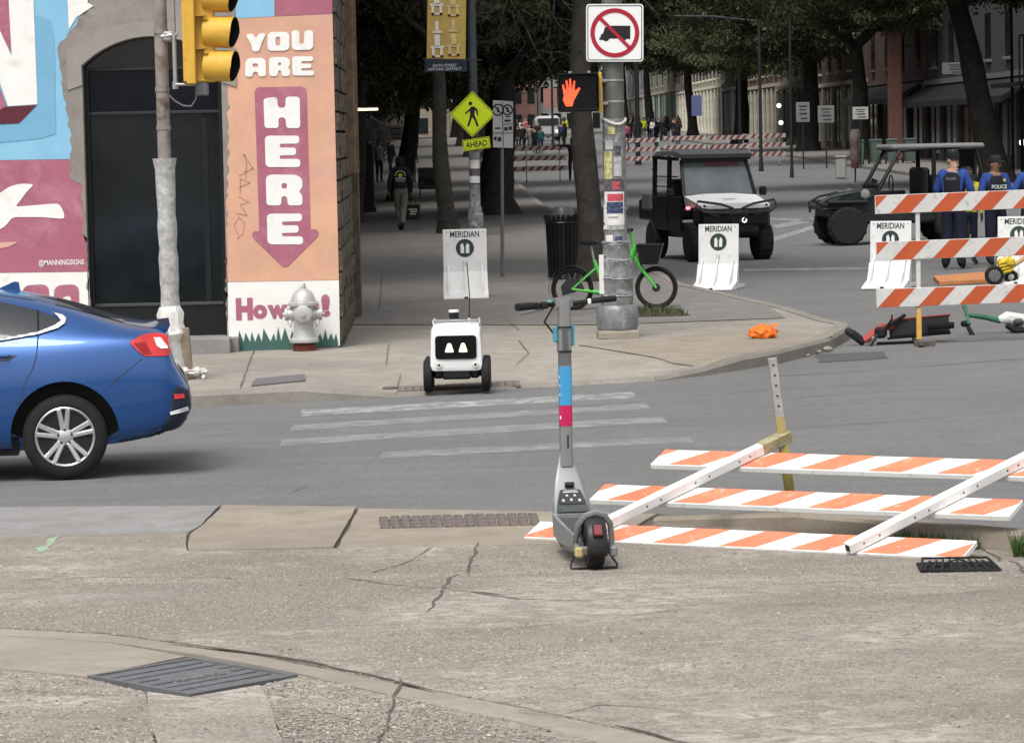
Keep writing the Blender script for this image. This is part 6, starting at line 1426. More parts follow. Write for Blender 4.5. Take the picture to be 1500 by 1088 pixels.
# ------------------------------------------------------------------ people
skins = [pm('light skin', (.42, .25, .18), .5, 0, .06, 6), pm('tan skin', (.25, .14, .09), .5, 0, .06, 6), pm('dark skin', (.09, .05, .035), .5, 0, .06, 6)]
hairm = pm('dark hair', (.018, .014, .012), .7, 0, .3, 30); hairb = pm('brown hair', (.07, .045, .03), .7, 0, .3, 30)
def cloth(n, c): return pm(n, c, .85, 0, .14, 7, .25, 40)
shoe = cloth('dark shoes', (.02, .02, .022))
BASE = dict(pelvis=(0, 0, .96), spine=(0, .01, 1.12), chest=(0, .01, 1.32), neck=(0, .015, 1.48), head0=(0, 0, 1.56), head1=(0, -.01, 1.68),
            lsho=(.175, .01, 1.42), lelb=(.225, .03, 1.14), lwri=(.235, -.04, .89), lhan=(.235, -.06, .81), rsho=(-.175, .01, 1.42), relb=(-.225, .03, 1.14), rwri=(-.235, -.04, .89), rhan=(-.235, -.06, .81),
            lhip=(.09, .0, .90), lkne=(.10, -.02, .50), lank=(.10, .03, .09), ltoe=(.115, -.13, .035), rhip=(-.09, .0, .90), rkne=(-.10, -.02, .50), rank=(-.10, .03, .09), rtoe=(-.115, -.13, .035))
RAD = dict(pelvis=(.155, .115), spine=(.14, .105), chest=(.16, .115), neck=(.058, .058), head0=(.072, .085), head1=(.078, .095), sho=(.07, .07), elb=(.048, .048), wri=(.033, .03), han=(.042, .02), hip=(.095, .095), kne=(.064, .066), ank=(.045, .05), toe=(.045, .03))
EDG = [('pelvis', 'spine'), ('spine', 'chest'), ('chest', 'neck'), ('neck', 'head0'), ('head0', 'head1')] + [(a, b) for s_ in 'lr' for a, b in (('chest', s_ + 'sho'), (s_ + 'sho', s_ + 'elb'), (s_ + 'elb', s_ + 'wri'), (s_ + 'wri', s_ + 'han'), ('pelvis', s_ + 'hip'), (s_ + 'hip', s_ + 'kne'), (s_ + 'kne', s_ + 'ank'), (s_ + 'ank', s_ + 'toe'))]
def person_mesh(pose=None, sub=1, bulk=1.0, fingers=True, loose=1.0, sleeve=True, turn=0):
    """one continuous skinned body facing -y; materials: 0 skin, 1 top, 2 trousers, 3 shoes"""
    J = dict(BASE); J.update(pose or {}); J = {k: Vector(v_) for k, v_ in J.items()}
    names = list(J); me = bpy.data.meshes.new('tmp'); me.from_pydata([J[n] for n in names], [(names.index(a), names.index(b)) for a, b in EDG], [])
    o = bpy.data.objects.new('tmp', me); COL.objects.link(o); o.modifiers.new('k', 'SKIN')
    sv = me.skin_vertices[0].data if me.skin_vertices else None
    if sv is None:
        bm = bmesh.new(); bm.from_mesh(me); bm.verts.layers.skin.verify(); bm.to_mesh(me); bm.free(); sv = me.skin_vertices[0].data
    for i, n in enumerate(names):
        r = RAD.get(n) or RAD[n[1:]]; k = bulk if n in ('pelvis', 'spine', 'chest') or n[1:] in ('hip', 'sho') else (loose if n[1:] in ('kne', 'elb', 'ank') else 1)
        sv[i].radius = (r[0] * k, r[1] * k); sv[i].use_root = n == 'pelvis'
    o.modifiers['k'].use_smooth_shade = True
    s_ = o.modifiers.new('s', 'SUBSURF'); s_.levels = s_.render_levels = sub
    m2 = evaluated(o); bpy.data.objects.remove(o)
    mb = MB(); mb.v = [v_.co.copy() for v_ in m2.vertices]; mb.f = [list(p_.vertices) for p_ in m2.polygons]
    segs = [(J[a], J[b], a, b) for a, b in EDG]
    def kind(c):
        best = None
        for a, b, na, nb_ in segs:
            d = b - a; t = min(1, max(0, (c - a).dot(d) / max(1e-6, d.length_squared))); q_ = (c - a - d * t).length
            if best is None or q_ < best[0]: best = (q_, na, nb_, t)
        _, na, nb_, t = best
        if nb_ in ('head0', 'head1'): return 0
        if nb_ == 'neck': return 0 if t > .72 else 1
        if nb_.endswith('han'): return 0
        if nb_.endswith('wri'): return 0 if (t > .92 or not sleeve) else 1
        if nb_.endswith('toe'): return 3
        if nb_.endswith('ank'): return 3 if t > .9 else 2
        if nb_[1:] in ('hip', 'kne'): return 2
        if nb_ == 'spine' and na == 'pelvis': return 2 if t < .18 else 1
        return 1
    for f in mb.f:
        c = Vector()
        for i in f: c += mb.v[i]
        mb.mi.append(kind(c / len(f)))
    h0, h1 = J['head0'], J['head1']; hm_ = Matrix.Translation(h0) @ Matrix.Rotation(R(turn), 4, 'Z')
    mb.ell((0, -.01, .075), (.078, .098, .115), 14, 0, hm_); mb.ell((0, -.108, .05), (.016, .022, .024), 8, 0, hm_)
    for s2 in (-1, 1): mb.ell((s2 * .08, .0, .05), (.012, .024, .032), 8, 0, hm_); mb.ell((s2 * .032, -.098, .08), (.013, .010, .008), 6, 3, hm_)
    mb.ell((0, -.100, .008), (.026, .010, .007), 8, 3, hm_)
    if fingers:
        for s2 in 'lr':
            a, b = J[s2 + 'wri'], J[s2 + 'han']; d = (b - a).normalized(); sd_ = d.cross(Vector((1, 0, 0))); sd_ = sd_.normalized() if sd_.length > .1 else Vector((0, 1, 0)); pn = d.cross(sd_)
            inn = Vector((-1 if s2 == 'l' else 1, 0, 0))
            for k, (of, L_) in enumerate(((-.027, .075), (-.009, .085), (.009, .08), (.026, .062))):
                p0 = b - d * .015 + sd_ * of; p1 = p0 + d * L_ * .5; p2 = p1 + (d * .85 + inn * .5).normalized() * L_ * .3; p3 = p2 + (d * .5 + inn * .85).normalized() * L_ * .28
                mb.tube([p0, p1, p2, p3], [.0095, .009, .008, .006], 6, 0)
            p0 = a + (b - a) * .35 - sd_ * .03; mb.tube([p0, p0 - sd_ * .022 + d * .03, p0 - sd_ * .024 + d * .062], [.011, .010, .007], 6, 0)
    mb.head = hm_
    return mb
def make_person(label, loc, rz, mats, mb, group=None, hair=hairm, cap=None, hood=None, h=1.0):
    t = thing('person', label, 'person', loc, rz, group); t.scale = (h, h, h)
    mb.build('body', mats, t, 60, fix=False)
    H = mb.head
    if hair:
        m_ = MB(); V = []; F = []
        for i in range(7):
            for j in range(16):
                a = i / 6 * 1.75; b = 2 * math.pi * j / 16; back = math.sin(b); a2 = a * (1.0 if back > -.2 else .62)
                V.append(H @ Vector((.086 * math.sin(a2) * math.cos(b), -.005 + .106 * math.sin(a2) * back, .082 + .118 * math.cos(a2))))
        for i in range(6):
            for j in range(16): F.append((i * 16 + j, i * 16 + (j + 1) % 16, (i + 1) * 16 + (j + 1) % 16, (i + 1) * 16 + j))
        m_.add(V, F).build('hair', hair, t, 60)
    if cap:
        MB().lathe([(.096, .10), (.098, .13), (.088, .18), (.05, .208), (0, .214)], H @ Matrix.Translation((0, -.005, 0)) @ Matrix.Diagonal((.93, 1.12, 1, 1)), 18).build('cap', cap, t)
        MB().prism(round_poly([(-.075, 0), (.075, 0), (.06, .085), (-.06, .085)], .03, 4), .008, H @ frame((0, -.09, .108), (1, 0, 0), (0, -1, -.15), (0, -.15, 1))).build('cap_brim', cap, t)
    return t
def vest(t, m, J=None, z0=1.02, z1=1.43):
    V = []; F = []; n = 20
    for i, (z, a, b) in enumerate([(1.0, .185, .145), (1.1, .18, .14), (1.25, .19, .145), (1.36, .195, .14), (1.44, .13, .10)]):
        for j in range(n): k = 2 * math.pi * j / n; V.append((a * math.cos(k), .005 + b * math.sin(k), z))
    for i in range(4):
        for j in range(n): F.append((i * n + j, i * n + (j + 1) % n, (i + 1) * n + (j + 1) % n, (i + 1) * n + j))
    return MB().add(V, F).build('vest', m, t, 60)
def back_text(s_, t, z, w_, h_, y, m, face=1):
    V, F = text(s_, w_, h_, .003, .02); M = frame((w_ / 2, y, z), (-1, 0, 0), (0, 0, 1), (0, 1, 0)) if face > 0 else frame((-w_ / 2, y, z), (1, 0, 0), (0, 0, 1), (0, -1, 0))
    MB().add(V, F, 0, M).build('lettering', m, t, 0)
blue_sh = cloth('bright blue shirt', (.024, .06, .25)); navy_t = cloth('navy trousers', (.010, .012, .028)); vest_m = cloth('black vest', (.010, .011, .018)); lettr = pm('white lettering', (.62, .63, .64), .6)
UN = [skins[0], blue_sh, navy_t, shoe]
p = stand(1398, 394, G, 0)
a = make_person('person in a bright blue shirt seen from behind beside the open buggy', p, 158, UN, person_mesh(dict(lelb=(.26, .0, 1.16), lwri=(.20, -.19, 1.10), lhan=(.14, -.25, 1.10), relb=(-.27, -.03, 1.15), rwri=(-.18, -.18, 1.02), rhan=(-.12, -.22, 1.0), lank=(.13, .0, .09), ltoe=(.17, -.15, .035), rank=(-.12, .06, .09)), 2, 1.2, turn=62, loose=1.45), 'people in bright blue shirts', hairm, cloth('black cap', (.012, .012, .014)), h=1.05)
vest(a, vest_m); back_text('POLICE', a, 1.33, .15, .04, .152, pm('dim lettering', (.2, .2, .22), .6)); MB().tube([Vector((.07, -.05, 1.60)), Vector((.085, .03, 1.70)), Vector((0, .04, 1.775)), Vector((-.085, .03, 1.70)), Vector((-.07, -.05, 1.60))], .008, 6).build('headset', pm('pale headset', (.3, .3, .32), .4), a)
MB().box((.0, .0, .985), (.37, .30, .06), bev=.02).build('belt', vest_m, a); MB().box((-.19, .02, .93), (.06, .09, .14), bev=.015).build('holster', vest_m, a)
p = stand(1459, 388, G, 0)
b = make_person('person in a bright blue shirt and black vest with white lettering, facing the camera', p, 18, [skins[1], blue_sh, navy_t, shoe], person_mesh(dict(lelb=(.26, .0, 1.16), lwri=(.16, -.17, 1.03), lhan=(.10, -.2, 1.03), relb=(-.26, .0, 1.16), rwri=(-.16, -.17, 1.03), rhan=(-.10, -.21, 1.04)), 2, 1.2, turn=25, loose=1.45), 'people in bright blue shirts', hairm, cloth('dark cap', (.02, .018, .018)), h=.99)
vest(b, vest_m); back_text('POLICE', b, 1.23, .27, .065, -.146, lettr, -1); MB().ell((.10, -.14, 1.36), (.03, .01, .035), 8).build('badge', pm('badge gold', (.45, .38, .18), .4, .4), b); MB().box((.0, .0, .985), (.37, .30, .06), bev=.02).build('belt', vest_m, b)
p = stand(1512, 392, G, 0)
c = make_person('person in a bright blue shirt cut off by the right edge', p, 190, UN, person_mesh(dict(lelb=(.30, .03, 1.17), lwri=(.26, -.16, 1.06), lhan=(.22, -.22, 1.06)), 2, 1.08), 'people in bright blue shirts', hairm, cloth('black cap', (1, 1, 1))); vest(c, vest_m)
p = stand(1437, 392, G, 0); p.y += 1.2; p.z = G(p.x, p.y)
d_ = make_person('person in a yellow safety vest standing between the two blue shirted people', p, 10, [skins[2], cloth('safety yellow', (.50, .46, .02)), navy_t, shoe], person_mesh(None, 1), None, hairm, h=.9)
# the walker with the tote bag
p = stand(588, 339); walk_ = dict(lhip=(.085, 0, .9), lkne=(.05, -.10, .52), lank=(.02, -.02, .10), ltoe=(.02, -.19, .05), rkne=(-.06, .02, .50), rank=(-.02, .22, .16), rtoe=(-.02, .12, .04), relb=(-.26, .06, 1.14), rwri=(-.25, -.03, .90), rhan=(-.25, -.04, .82), lelb=(.26, .08, 1.14), lwri=(.27, .06, .90), lhan=(.27, .06, .82))
wk = make_person('person in a black printed jacket walking away along the shaded pavement', p, 182, [skins[2], cloth('black jacket', (.010, .010, .011)), cloth('grey camouflage trousers', (.13, .125, .105)), shoe], person_mesh(walk_, 2, 1.2, loose=1.25), None, hairm, h=1.02)
blkj = MATS['black jacket']; MB().ell((0, .0, 1.63), (.115, .125, .135), 14).build('hood', blkj, wk, 60); MB().ell((0, .01, 1.46), (.17, .13, .09), 14).build('collar', blkj, wk, 60)
V = []
M = frame((0, .155, 1.28), (-1, 0, 0), (0, 0, 1), (0, 1, 0)); jw = pm('pale jacket print', (.34, .35, .32), .7); jy = pm('yellow jacket print', (.40, .42, .04), .7)
MB().add(*flat([[(.13 * math.cos(k * math.pi / 12), .02 + .13 * math.sin(k * math.pi / 12)) for k in range(13)] + [(.105 * math.cos(k * math.pi / 12), .02 + .105 * math.sin(k * math.pi / 12)) for k in range(12, -1, -1)]], .003), 0, M).build('arch_print', jw, wk, 0); MB().add(*flat([cir(.05, 14)], .003), 0, M @ Matrix.Translation((0, .03, 0))).build('round_print', jy, wk, 0)
for k in range(6): MB().box((-.10 + k * .04, -.045, .0015), (.028, .05, .003), M).box((-.09 + k * .036, -.10, .0015), (.022, .03, .003), M).build('print', jw, wk, 0)
bp = Vector((p.x, p.y, p.z)) + (Matrix.Rotation(R(182), 3, 'Z') @ Vector((-.29, -.05, .79)))
bg_ = thing('tote_bag', 'black tote bag with pale print carried by the walking person', 'bag', bp, -4); MB().box((0, 0, -.33), (.34, .10, .36), bev=.02).build('bag', cloth('black tote', (.011, .011, .011)), bg_)
MB().tube([(-.09, 0, -.16), (-.03, 0, 0), (.03, 0, 0), (.09, 0, -.16)], .008, 6).build('handle', blkj, bg_); 
for k in range(3): MB().box((0 + .02 * (k % 2), -.052, -.27 - k * .055), (.2 - .03 * k, .003, .035)).build('print', jw, bg_, 0)

# ------------------------------------------------------------------ the far crowd: six bodies, each dressed differently
poses = [dict(), dict(lkne=(.10, -.14, .52), lank=(.10, -.06, .14), rkne=(-.09, .06, .5), rank=(-.09, .26, .14), rtoe=(-.09, .18, .03), lwri=(.25, .1, .92), rwri=(-.25, -.2, .95)),
         dict(lelb=(.25, -.02, 1.15), lwri=(.12, -.22, 1.2), lhan=(.08, -.25, 1.26)), dict(relb=(-.25, .0, 1.16), rwri=(-.1, -.2, 1.1), rhan=(-.04, -.22, 1.12), lkne=(.12, -.1, .5))]
pmesh = [person_mesh(q_, 1, 1.1, fingers=False) for q_ in poses]
tops = {'black': (.012, .012, .013), 'white': (.5, .5, .5), 'grey': (.14, .14, .145), 'pink': (.34, .07, .12), 'lime yellow': (.46, .55, .02), 'dark blue': (.02, .035, .09), 'brown': (.09, .055, .035), 'teal': (.03, .12, .12)}
bots = {'black': (.012, .012, .013), 'blue': (.035, .055, .11), 'khaki': (.16, .13, .09), 'grey': (.09, .09, .095)}
CR_ = [(915, 0, 'black', 'black', 236, 0, 'closest to the wrapped pole'), (925, 0, 'pink', 'black', 247, 0, 'near the wrapped pole'), (939, 1, 'grey', 'blue', 241, 0, 'beside the lime yellow one in the crowd'),
       (950, 2, 'lime yellow', 'grey', 240, 0, 'in the crowd before the green shopfront'), (958, 0, 'dark blue', 'black', 238, 0, 'next to the lime yellow one'), (964, 1, 'white', 'blue', 241, 0, 'in the crowd right of the lime yellow one'), (972, 0, 'black', 'grey', 240, 0, 'in front of the striped cream shopfront'),
       (978, 3, 'black', 'black', 241, 0, 'with a raised hand near the cream shopfront'), (985, 0, 'grey', 'black', 239, 0, 'at the centre of the cream shopfront'), (994, 2, 'black', 'blue', 243, 0, 'at the right end of the crowd'), (1001, 0, 'brown', 'khaki', 240, 0, 'at the far right of the crowd'),
       (750, 1, 'black', 'black', 208, 0, 'at the left of the distant street beside the parking sign'), (757, 0, 'brown', 'black', 207, 0, 'second from the parking sign in the distant street'), (765, 0, 'black', 'grey', 208, 0, 'in the distant street between the two walkers in white'), (771, 3, 'white', 'black', 207, 0, 'small and far off in the left of the distant street'),
       (783, 1, 'grey', 'grey', 218, 0, 'walking up the middle of the distant street'), (799, 0, 'teal', 'blue', 222, 0, 'walking in the distant street above the striped planks'), (797, 2, 'white', 'black', 208, 0, 'just beyond the teal one in the distant street'), (808, 0, 'dark blue', 'black', 206, 0, 'small and far off beside the white vehicle'),
       (829, 1, 'dark blue', 'black', 217, 0, 'in the distant street left of the big trunk'), (835, 0, 'lime yellow', 'black', 207, 0, 'far off just left of the big trunk'), (777, 0, 'pink', 'blue', 205, 0, 'smallest of those in the distant street'), (790, 3, 'brown', 'blue', 206, 0, 'far off left of the teal one'), (818, 0, 'black', 'khaki', 207, 0, 'far off between the white one and the trunk'),
       (556, 0, 'grey', 'black', 268, 0, 'on the shaded pavement left of the walker'), (573, 1, 'black', 'black', 262, 0, 'ahead of the walker on the shaded pavement'), (604, 0, 'grey', 'grey', 268, 0, 'with a grey top ahead of the walker under the trees'), (534, 0, 'white', 'blue', 252, 0, 'far along the pavement beside the blue cabinet')]
for i, (px, k, tp_, bt_, py, f_, wh) in enumerate(CR_):
    if px < 620: p = stand(px, py)
    else: Yd = 225 + (247 - py) * 5 if px > 850 else 215 + (222 - py) * 5; x_ = (px - 640) * Yd / FPX; p = Vector((x_, Yd, G(x_, Yd)))
    t = make_person('person in a %s top %s' % (tp_, wh), p, rnd.choice((0, 20, 160, 180, 200, 90, -60)) + rnd.uniform(-15, 15), [skins[i % 3], cloth(tp_ + ' top', tops[tp_]), cloth(bt_ + ' trousers', bots[bt_]), shoe], pmesh[k], 'people walking in the closed street', hairm if i % 3 else hairb, h=rnd.uniform(.95, 1.05))
for i in range(44):
    px = rnd.uniform(742, 836) if i % 3 == 0 else rnd.uniform(908, 1008); Yd = rnd.uniform(215, 330); x_ = (px - 640) * Yd / FPX
    make_person('one of the small dark figures crowding the shopfronts right of the wrapped pole' if px > 850 else 'one of the small dark figures crowding the distant street left of the big trunk', Vector((x_, Yd, G(x_, Yd))), rnd.uniform(0, 360), [skins[i % 3], cloth('black top', tops['black']), cloth('black trousers', bots['black']), shoe], pmesh[i % 4], 'small dark figures before the far shopfronts' if px > 850 else 'small dark figures in the distant street', hairm, h=rnd.uniform(.94, 1.06))
p = stand(839, 266, G, 0)
make_person('person in black pointing with one arm outstretched beside the big tree trunk', p, 0, [skins[1], cloth('black top', tops['black']), cloth('black trousers', bots['black']), shoe], person_mesh(dict(relb=(-.44, -.03, 1.43), rwri=(-.66, -.06, 1.46), rhan=(-.74, -.07, 1.46)), 2), None, hairm, h=1.04)

# ------------------------------------------------------------------ barricades far up the street
def far_barricade(label, p, rz):
    t = thing('far_barricade', label, 'barricade', p, rz, 'striped barricades closing the far street'); st_ = MB().box((0, 0, 0), (.14, .004, .2)).mesh('stripe', pm('dull red sheeting', (.17, .045, .035), .6))
    pr = MB().prism([(-.10, -.095), (.05, -.095), (.20, .095), (.05, .095)], .004, frame((-.05, 0, 0), (1, 0, 0), (0, 0, 1), (0, -1, 0))).mesh('stripe', MATS['dull red sheeting'], 0)
    for z in (.55, .98, 1.40):
        MB().box((0, 0, z), (2.0, .03, .2)).build('plank', pm('soiled white plank', (.36, .355, .34), .6), t)
        for k in range(6): put('stripe', pr, t, T(-.8 + k * .31, -.017, z))
    for x in (-.7, .7): MB().bar((x, .03, 0), (x, .03, 1.5), .05, .05, up=(0, 1, 0)).build('post', steel, t); MB().bar((x, -.5, .04), (x, .55, .04), .06, .06).build('foot', pm('rusty foot', (1, 1, 1)), t)
    return t
fb0 = far_barricade('striped barricade in the distant street between the parking sign and big trunk', stand(796, 266, G, 0), -2)
for px, py, rz, l in ((728, 268, 3, 'striped barricade half hidden behind the parking sign'), (936, 250, 4, 'striped barricade right behind the wrapped pole far up the street'), (1004, 246, -6, 'striped barricade above the buggy roof far up the street'), (1068, 246, 10, 'striped barricade just above the windscreen end of the white hooded buggy'), (1120, 243, -4, 'rightmost of the striped barricades far up the street')):
    dup(fb0, l, stand(px, py, G, 0), rz)

# ------------------------------------------------------------------ buildings of the closed street
def fm(n, c, r=.85): return pm(n, c, r, 0, .18, 1.5, .2, 20, dirt=(tuple(x * .6 for x in c), .2, 2))
shade_glass = pm('shop window glass', (.012, .014, .015), .08, 0, .2, 1)
def shopfront(name, label, y0, y1, h, wall, trim, n, x=23.0, side=-1, door=None, awning=None, win=None, bay_h=3.4, upper=2, pil=.35):
    """a building whose street face lies on the plane x, looking towards side"""
    b = thing('shop_building', label, 'building', (x, y0, 0), 0, None); L_ = y1 - y0; h *= 1.6; upper += 2; z0 = G(x, (y0 + y1) / 2) - .2  # extra height and storeys added to block skylight over the street
    MB().box((-side * 4.0, L_ / 2, h / 2 + z0), (8.0, L_ - .02, h)).build('wall', wall, b)
    MB().box((side * .12, L_ / 2, z0 + h - .2), (.5, L_, .4), bev=.05).build('cornice', trim, b); MB().box((side * .06, L_ / 2, z0 + bay_h + .55), (.3, L_, .22)).build('string_course', trim, b)
    pitch = L_ / n; wm_ = win or shade_glass
    pme = MB().box((0, 0, 0), (.24, pil, bay_h + .3), bev=.03).mesh('pilaster', trim); wme = MB().box((0, 0, 0), (.08, pitch - pil - .1, bay_h - .55)).mesh('window', wm_); fme = MB().box((0, 0, 0), (.14, .07, bay_h - .5)).mesh('mullion', trim)
    ume = MB().box((0, 0, 0), (.08, min(1.2, pitch * .5), 1.9)).mesh('window', wm_); ufm = MB().box((0, 0, 0), (.2, min(1.2, pitch * .5) + .2, .14), bev=.02).mesh('sill', trim)
    for i in range(n + 1): put('pilaster', pme, b, T(side * .1, min(L_ - pil / 2, max(pil / 2, i * pitch)), z0 + bay_h / 2 + .2))
    for i in range(n):
        yc = (i + .5) * pitch
        w_ = put('window', wme, b, T(side * .02, yc, z0 + bay_h / 2 + .45)); put('mullion', fme, w_, T(side * .02, 0, 0))
        for k in range(upper):
            z = z0 + bay_h + 2.2 + k * 3.1
            if z + 1.2 < z0 + h: u_ = put('window', ume, b, T(side * .02, yc, z)); put('sill', ufm, u_, T(side * .05, 0, -1.02))
    if awning: MB().add([(side * .1, .4, z0 + bay_h + .4), (side * .1, L_ - .4, z0 + bay_h + .4), (side * 1.5, L_ - .4, z0 + bay_h - .35), (side * 1.5, .4, z0 + bay_h - .35), (side * .1, .4, z0 + bay_h + .3), (side * .1, L_ - .4, z0 + bay_h + .3), (side * 1.5, L_ - .4, z0 + bay_h - .6), (side * 1.5, .4, z0 + bay_h - .6)],
        [(0, 1, 2, 3), (7, 6, 5, 4), (0, 3, 7, 4), (3, 2, 6, 7), (2, 1, 5, 6)]).build('awning', awning, b, 0)
    return b
brick1 = fm('dark red brick', (.062, .036, .029)); brick2 = fm('brown brick', (.085, .056, .045)); grey1 = fm('grey stucco', (.12, .12, .115)); dark1 = fm('charcoal stucco', (.045, .045, .045)); cream = fm('cream stone', (.34, .315, .25)); creamd = fm('dull cream', (.33, .31, .25)); greens = fm('dark green shopfront', (.02, .08, .06)); pinkb = fm('pink stucco', (.13, .07, .06)); pale = fm('pale grey stucco', (.22, .22, .21)); tealb = fm('teal shopfront', (.03, .16, .15)); limest = fm('tan limestone', (.20, .175, .13))
shopfront('a', 'pale grey building at the right edge behind the leaning trunk', 106, 128, 11, fm('light stucco', (.22, .22, .215)), dark1, 4, awning=None, upper=2)
shopfront('b', 'charcoal building with a row of dark windows and a white sign', 128.2, 158, 10, dark1, grey1, 6, awning=pm('black awning', (.012, .012, .013)), upper=2)
shopfront('c', 'dark red brick building with pink pillar behind the green bins', 158.2, 180, 12, brick1, brick2, 4, awning=pm('black awning', (1, 1, 1)))
shopfront('d', 'brown brick building with a white lamp row over its door', 180.2, 204, 11, brick2, creamd, 5)
shopfront('e', 'dull cream and green shopfront behind the forked tree', 204.2, 226, 9, creamd, limest, 5, win=greens)
shopfront('f', 'pink stucco shopfront with narrow pilasters', 226.2, 250, 10, pinkb, cream, 8)
shopfront('g', 'grey blue shopfront with a blue projecting sign', 250.2, 268, 9, grey1, pale, 4, win=pm('blue grey panel', (.12, .14, .22)))
shopfront('h', 'cream stone shopfront with close set pale columns', 268.2, 318, 8.5, cream, fm('pale column stone', (.62, .59, .48)), 14, pil=.9)
shopfront('i', 'tan building with tall green doors far up the street', 318.2, 368, 9, limest, cream, 6, win=greens)
shopfront('j', 'pale building at the far right end of the closed street', 368.2, 420, 12, pale, cream, 6)
# left row, behind the trees
shopfront('k', 'dark building set back behind the mural corner', 44.5, 90, 9, dark1, brick2, 8, x=-3.4, side=1, awning=pm('black awning', (1, 1, 1)))
shopfront('l', 'brown brick building along the shaded left pavement', 90.2, 150, 10, brick2, dark1, 9, x=-3.4, side=1, awning=pm('black awning', (1, 1, 1)))
shopfront('m', 'grey building far along the shaded left pavement', 150.2, 240, 10, grey1, dark1, 10, x=-3.4, side=1)
shopfront('n', 'cream building at the far end of the left pavement', 240.2, 420, 9, creamd, limest, 14, x=-3.4, side=1)
def block(label, x0, x1, y, h, m, n, wm_=shade_glass, rows=3, extra=None):
    b = thing('end_building', label, 'building', ((x0 + x1) / 2, y, 0)); W_ = x1 - x0; z0 = G((x0 + x1) / 2, y) - .3
    MB().box((0, 6, z0 + h / 2), (W_, 12, h)).build('wall', m, b); MB().box((0, -.1, z0 + h - .3), (W_ + .3, .5, .6)).build('cornice', pale, b)
    we = MB().box((0, 0, 0), (W_ / n * .55, .15, 2.0)).mesh('window', wm_)
    for i in range(n):
        for k in range(rows):
            if 1.8 + k * 3.5 + 1.2 < h: put('window', we, b, T(-W_ / 2 + (i + .5) * W_ / n, -.02, z0 + 2.0 + k * 3.5))
    return b
block('pink brick building closing the far end of the street', 9.0, 14.0, 452, 14, pinkb, 3)
block('pale grey building closing the far end of the street', 2.5, 8.9, 448, 22, pale, 5)
block('white building far off behind the distant crowd', 14.2, 24.5, 455, 18, fm('white stucco', (.26, .26, .25)), 6)
block('tan tower beyond the far end of the left pavement', -14, 2.4, 450, 26, limest, 7)
block('grey building beyond the far right end of the street', 24.6, 44, 450, 18, grey1, 7)
# building closing the cross street on the right
def sign_panel(name, label, c, w_, h_, m, txt=None, tm=None, d=.06, cat='sign', post=None):
    t = thing(name, label, cat, c); MB().box((0, 0, 0), (w_, d, h_), bev=.01).build('panel', m, t)
    if txt: V, F = text(txt, w_ * .75, h_ * .45, .004, .01); MB().add(V, F, 0, frame((-w_ * .375, -d / 2, -h_ * .22), (1, 0, 0), (0, 0, 1), (0, -1, 0))).build('lettering', tm, t, 0)
    if post: MB().cyl((0, .05, -post), (0, .05, h_ / 2), .035, n=8).build('post', dk_metal, t)
    return t
gs = pm('grey sign face', (.17, .17, .165), .6); 
def psign(px0, py0, px1, py1, Y, label, m=gs, marks=True, hang=None):
    c = pd((px0 + px1) / 2, (py0 + py1) / 2, Y); k = Y / FPX; t = sign_panel('street_sign', label, c, (px1 - px0) * k, (py1 - py0) * k, m, post=c.z - G(c.x, Y) if hang is None else None)
    if marks:
        w_, h_ = (px1 - px0) * k, (py1 - py0) * k
        for (a, b, e, f) in ((0, .3, .6, .08), (0, .12, .45, .06), (.02, -.08, .55, .1), (.08, -.32, .5, .09)): MB().box((a * w_, -.034, b * h_), (w_ * e, .004, h_ * f)).build('print', ink, t, 0)
    return t
psign(1166, 150, 1186, 179, 150, 'grey street sign left of the forked tree trunk on the right')
psign(1198, 155, 1222, 180, 150, 'grey double street sign just right of the forked tree trunk')
psign(1249, 157, 1272, 175, 148, 'small white street sign right of the double grey sign', pm('dull white sign', (.36, .36, .35), .6))
psign(990, 123, 1010, 133, 262, 'white hanging sign on the cream shopfront', white_d, False, 1)
psign(1380, 92, 1424, 109, 140, 'dim white sign on the charcoal building', pm('dim sign', (.13, .13, .125), .6), True, 1)
psign(1013, 140, 1028, 170, 245, 'blue projecting sign among the far right shopfronts', pm('blue sign', (.09, .11, .24), .6), False, 1)
psign(566, 185, 592, 206, 120, 'white board hanging under the trees on the left', white_d, True, 1)
psign(796, 130, 816, 158, 420, 'pink sign board high over the distant crowd', pm('pink board', (.3, .14, .12), .7), False, 1)
# pink pillar and balcony
c = pd(1311, 160, 156); t = thing('street_pillar', 'pink stone pillar with a white lamp globe standing before the charcoal building', 'pillar', (c.x, 156, G(c.x, 156) + KERB)); MB().box((0, 0, 3.0), (.62, .62, 6.0), bev=.04).build('shaft', fm('pink stone', (.16, .08, .064)), t); MB().box((0, 0, 5.95), (.8, .8, .2)).build('cap', dark1, t)
MB().ell((0, 0, 7.0), (.45, .4, .8), 14).build('lamp_globe', pm('cloudy white globe', (.42, .44, .42), .3, 0, .3, 4), t)
c = pd(1500, 85, 118); t = thing('balcony', 'black railed balcony at the upper right edge', 'balcony', (c.x + .35, 118, c.z)); MB().box((0, 2, -.9), (1.4, 6, .16)).build('floor', bblk, t); MB().box((0, -1, .75), (1.4, .06, .06)).build('rail', bblk, t)
for i in range(10): MB().box((-.68 + i * .15, -1, -.05), (.05, .05, 1.6)).build('baluster', bblk, t)
for sx in (-.6, .6): MB().cyl((sx, -.9, -c.z), (sx, -.9, -.9), .06, n=8).build('post', bblk, t)
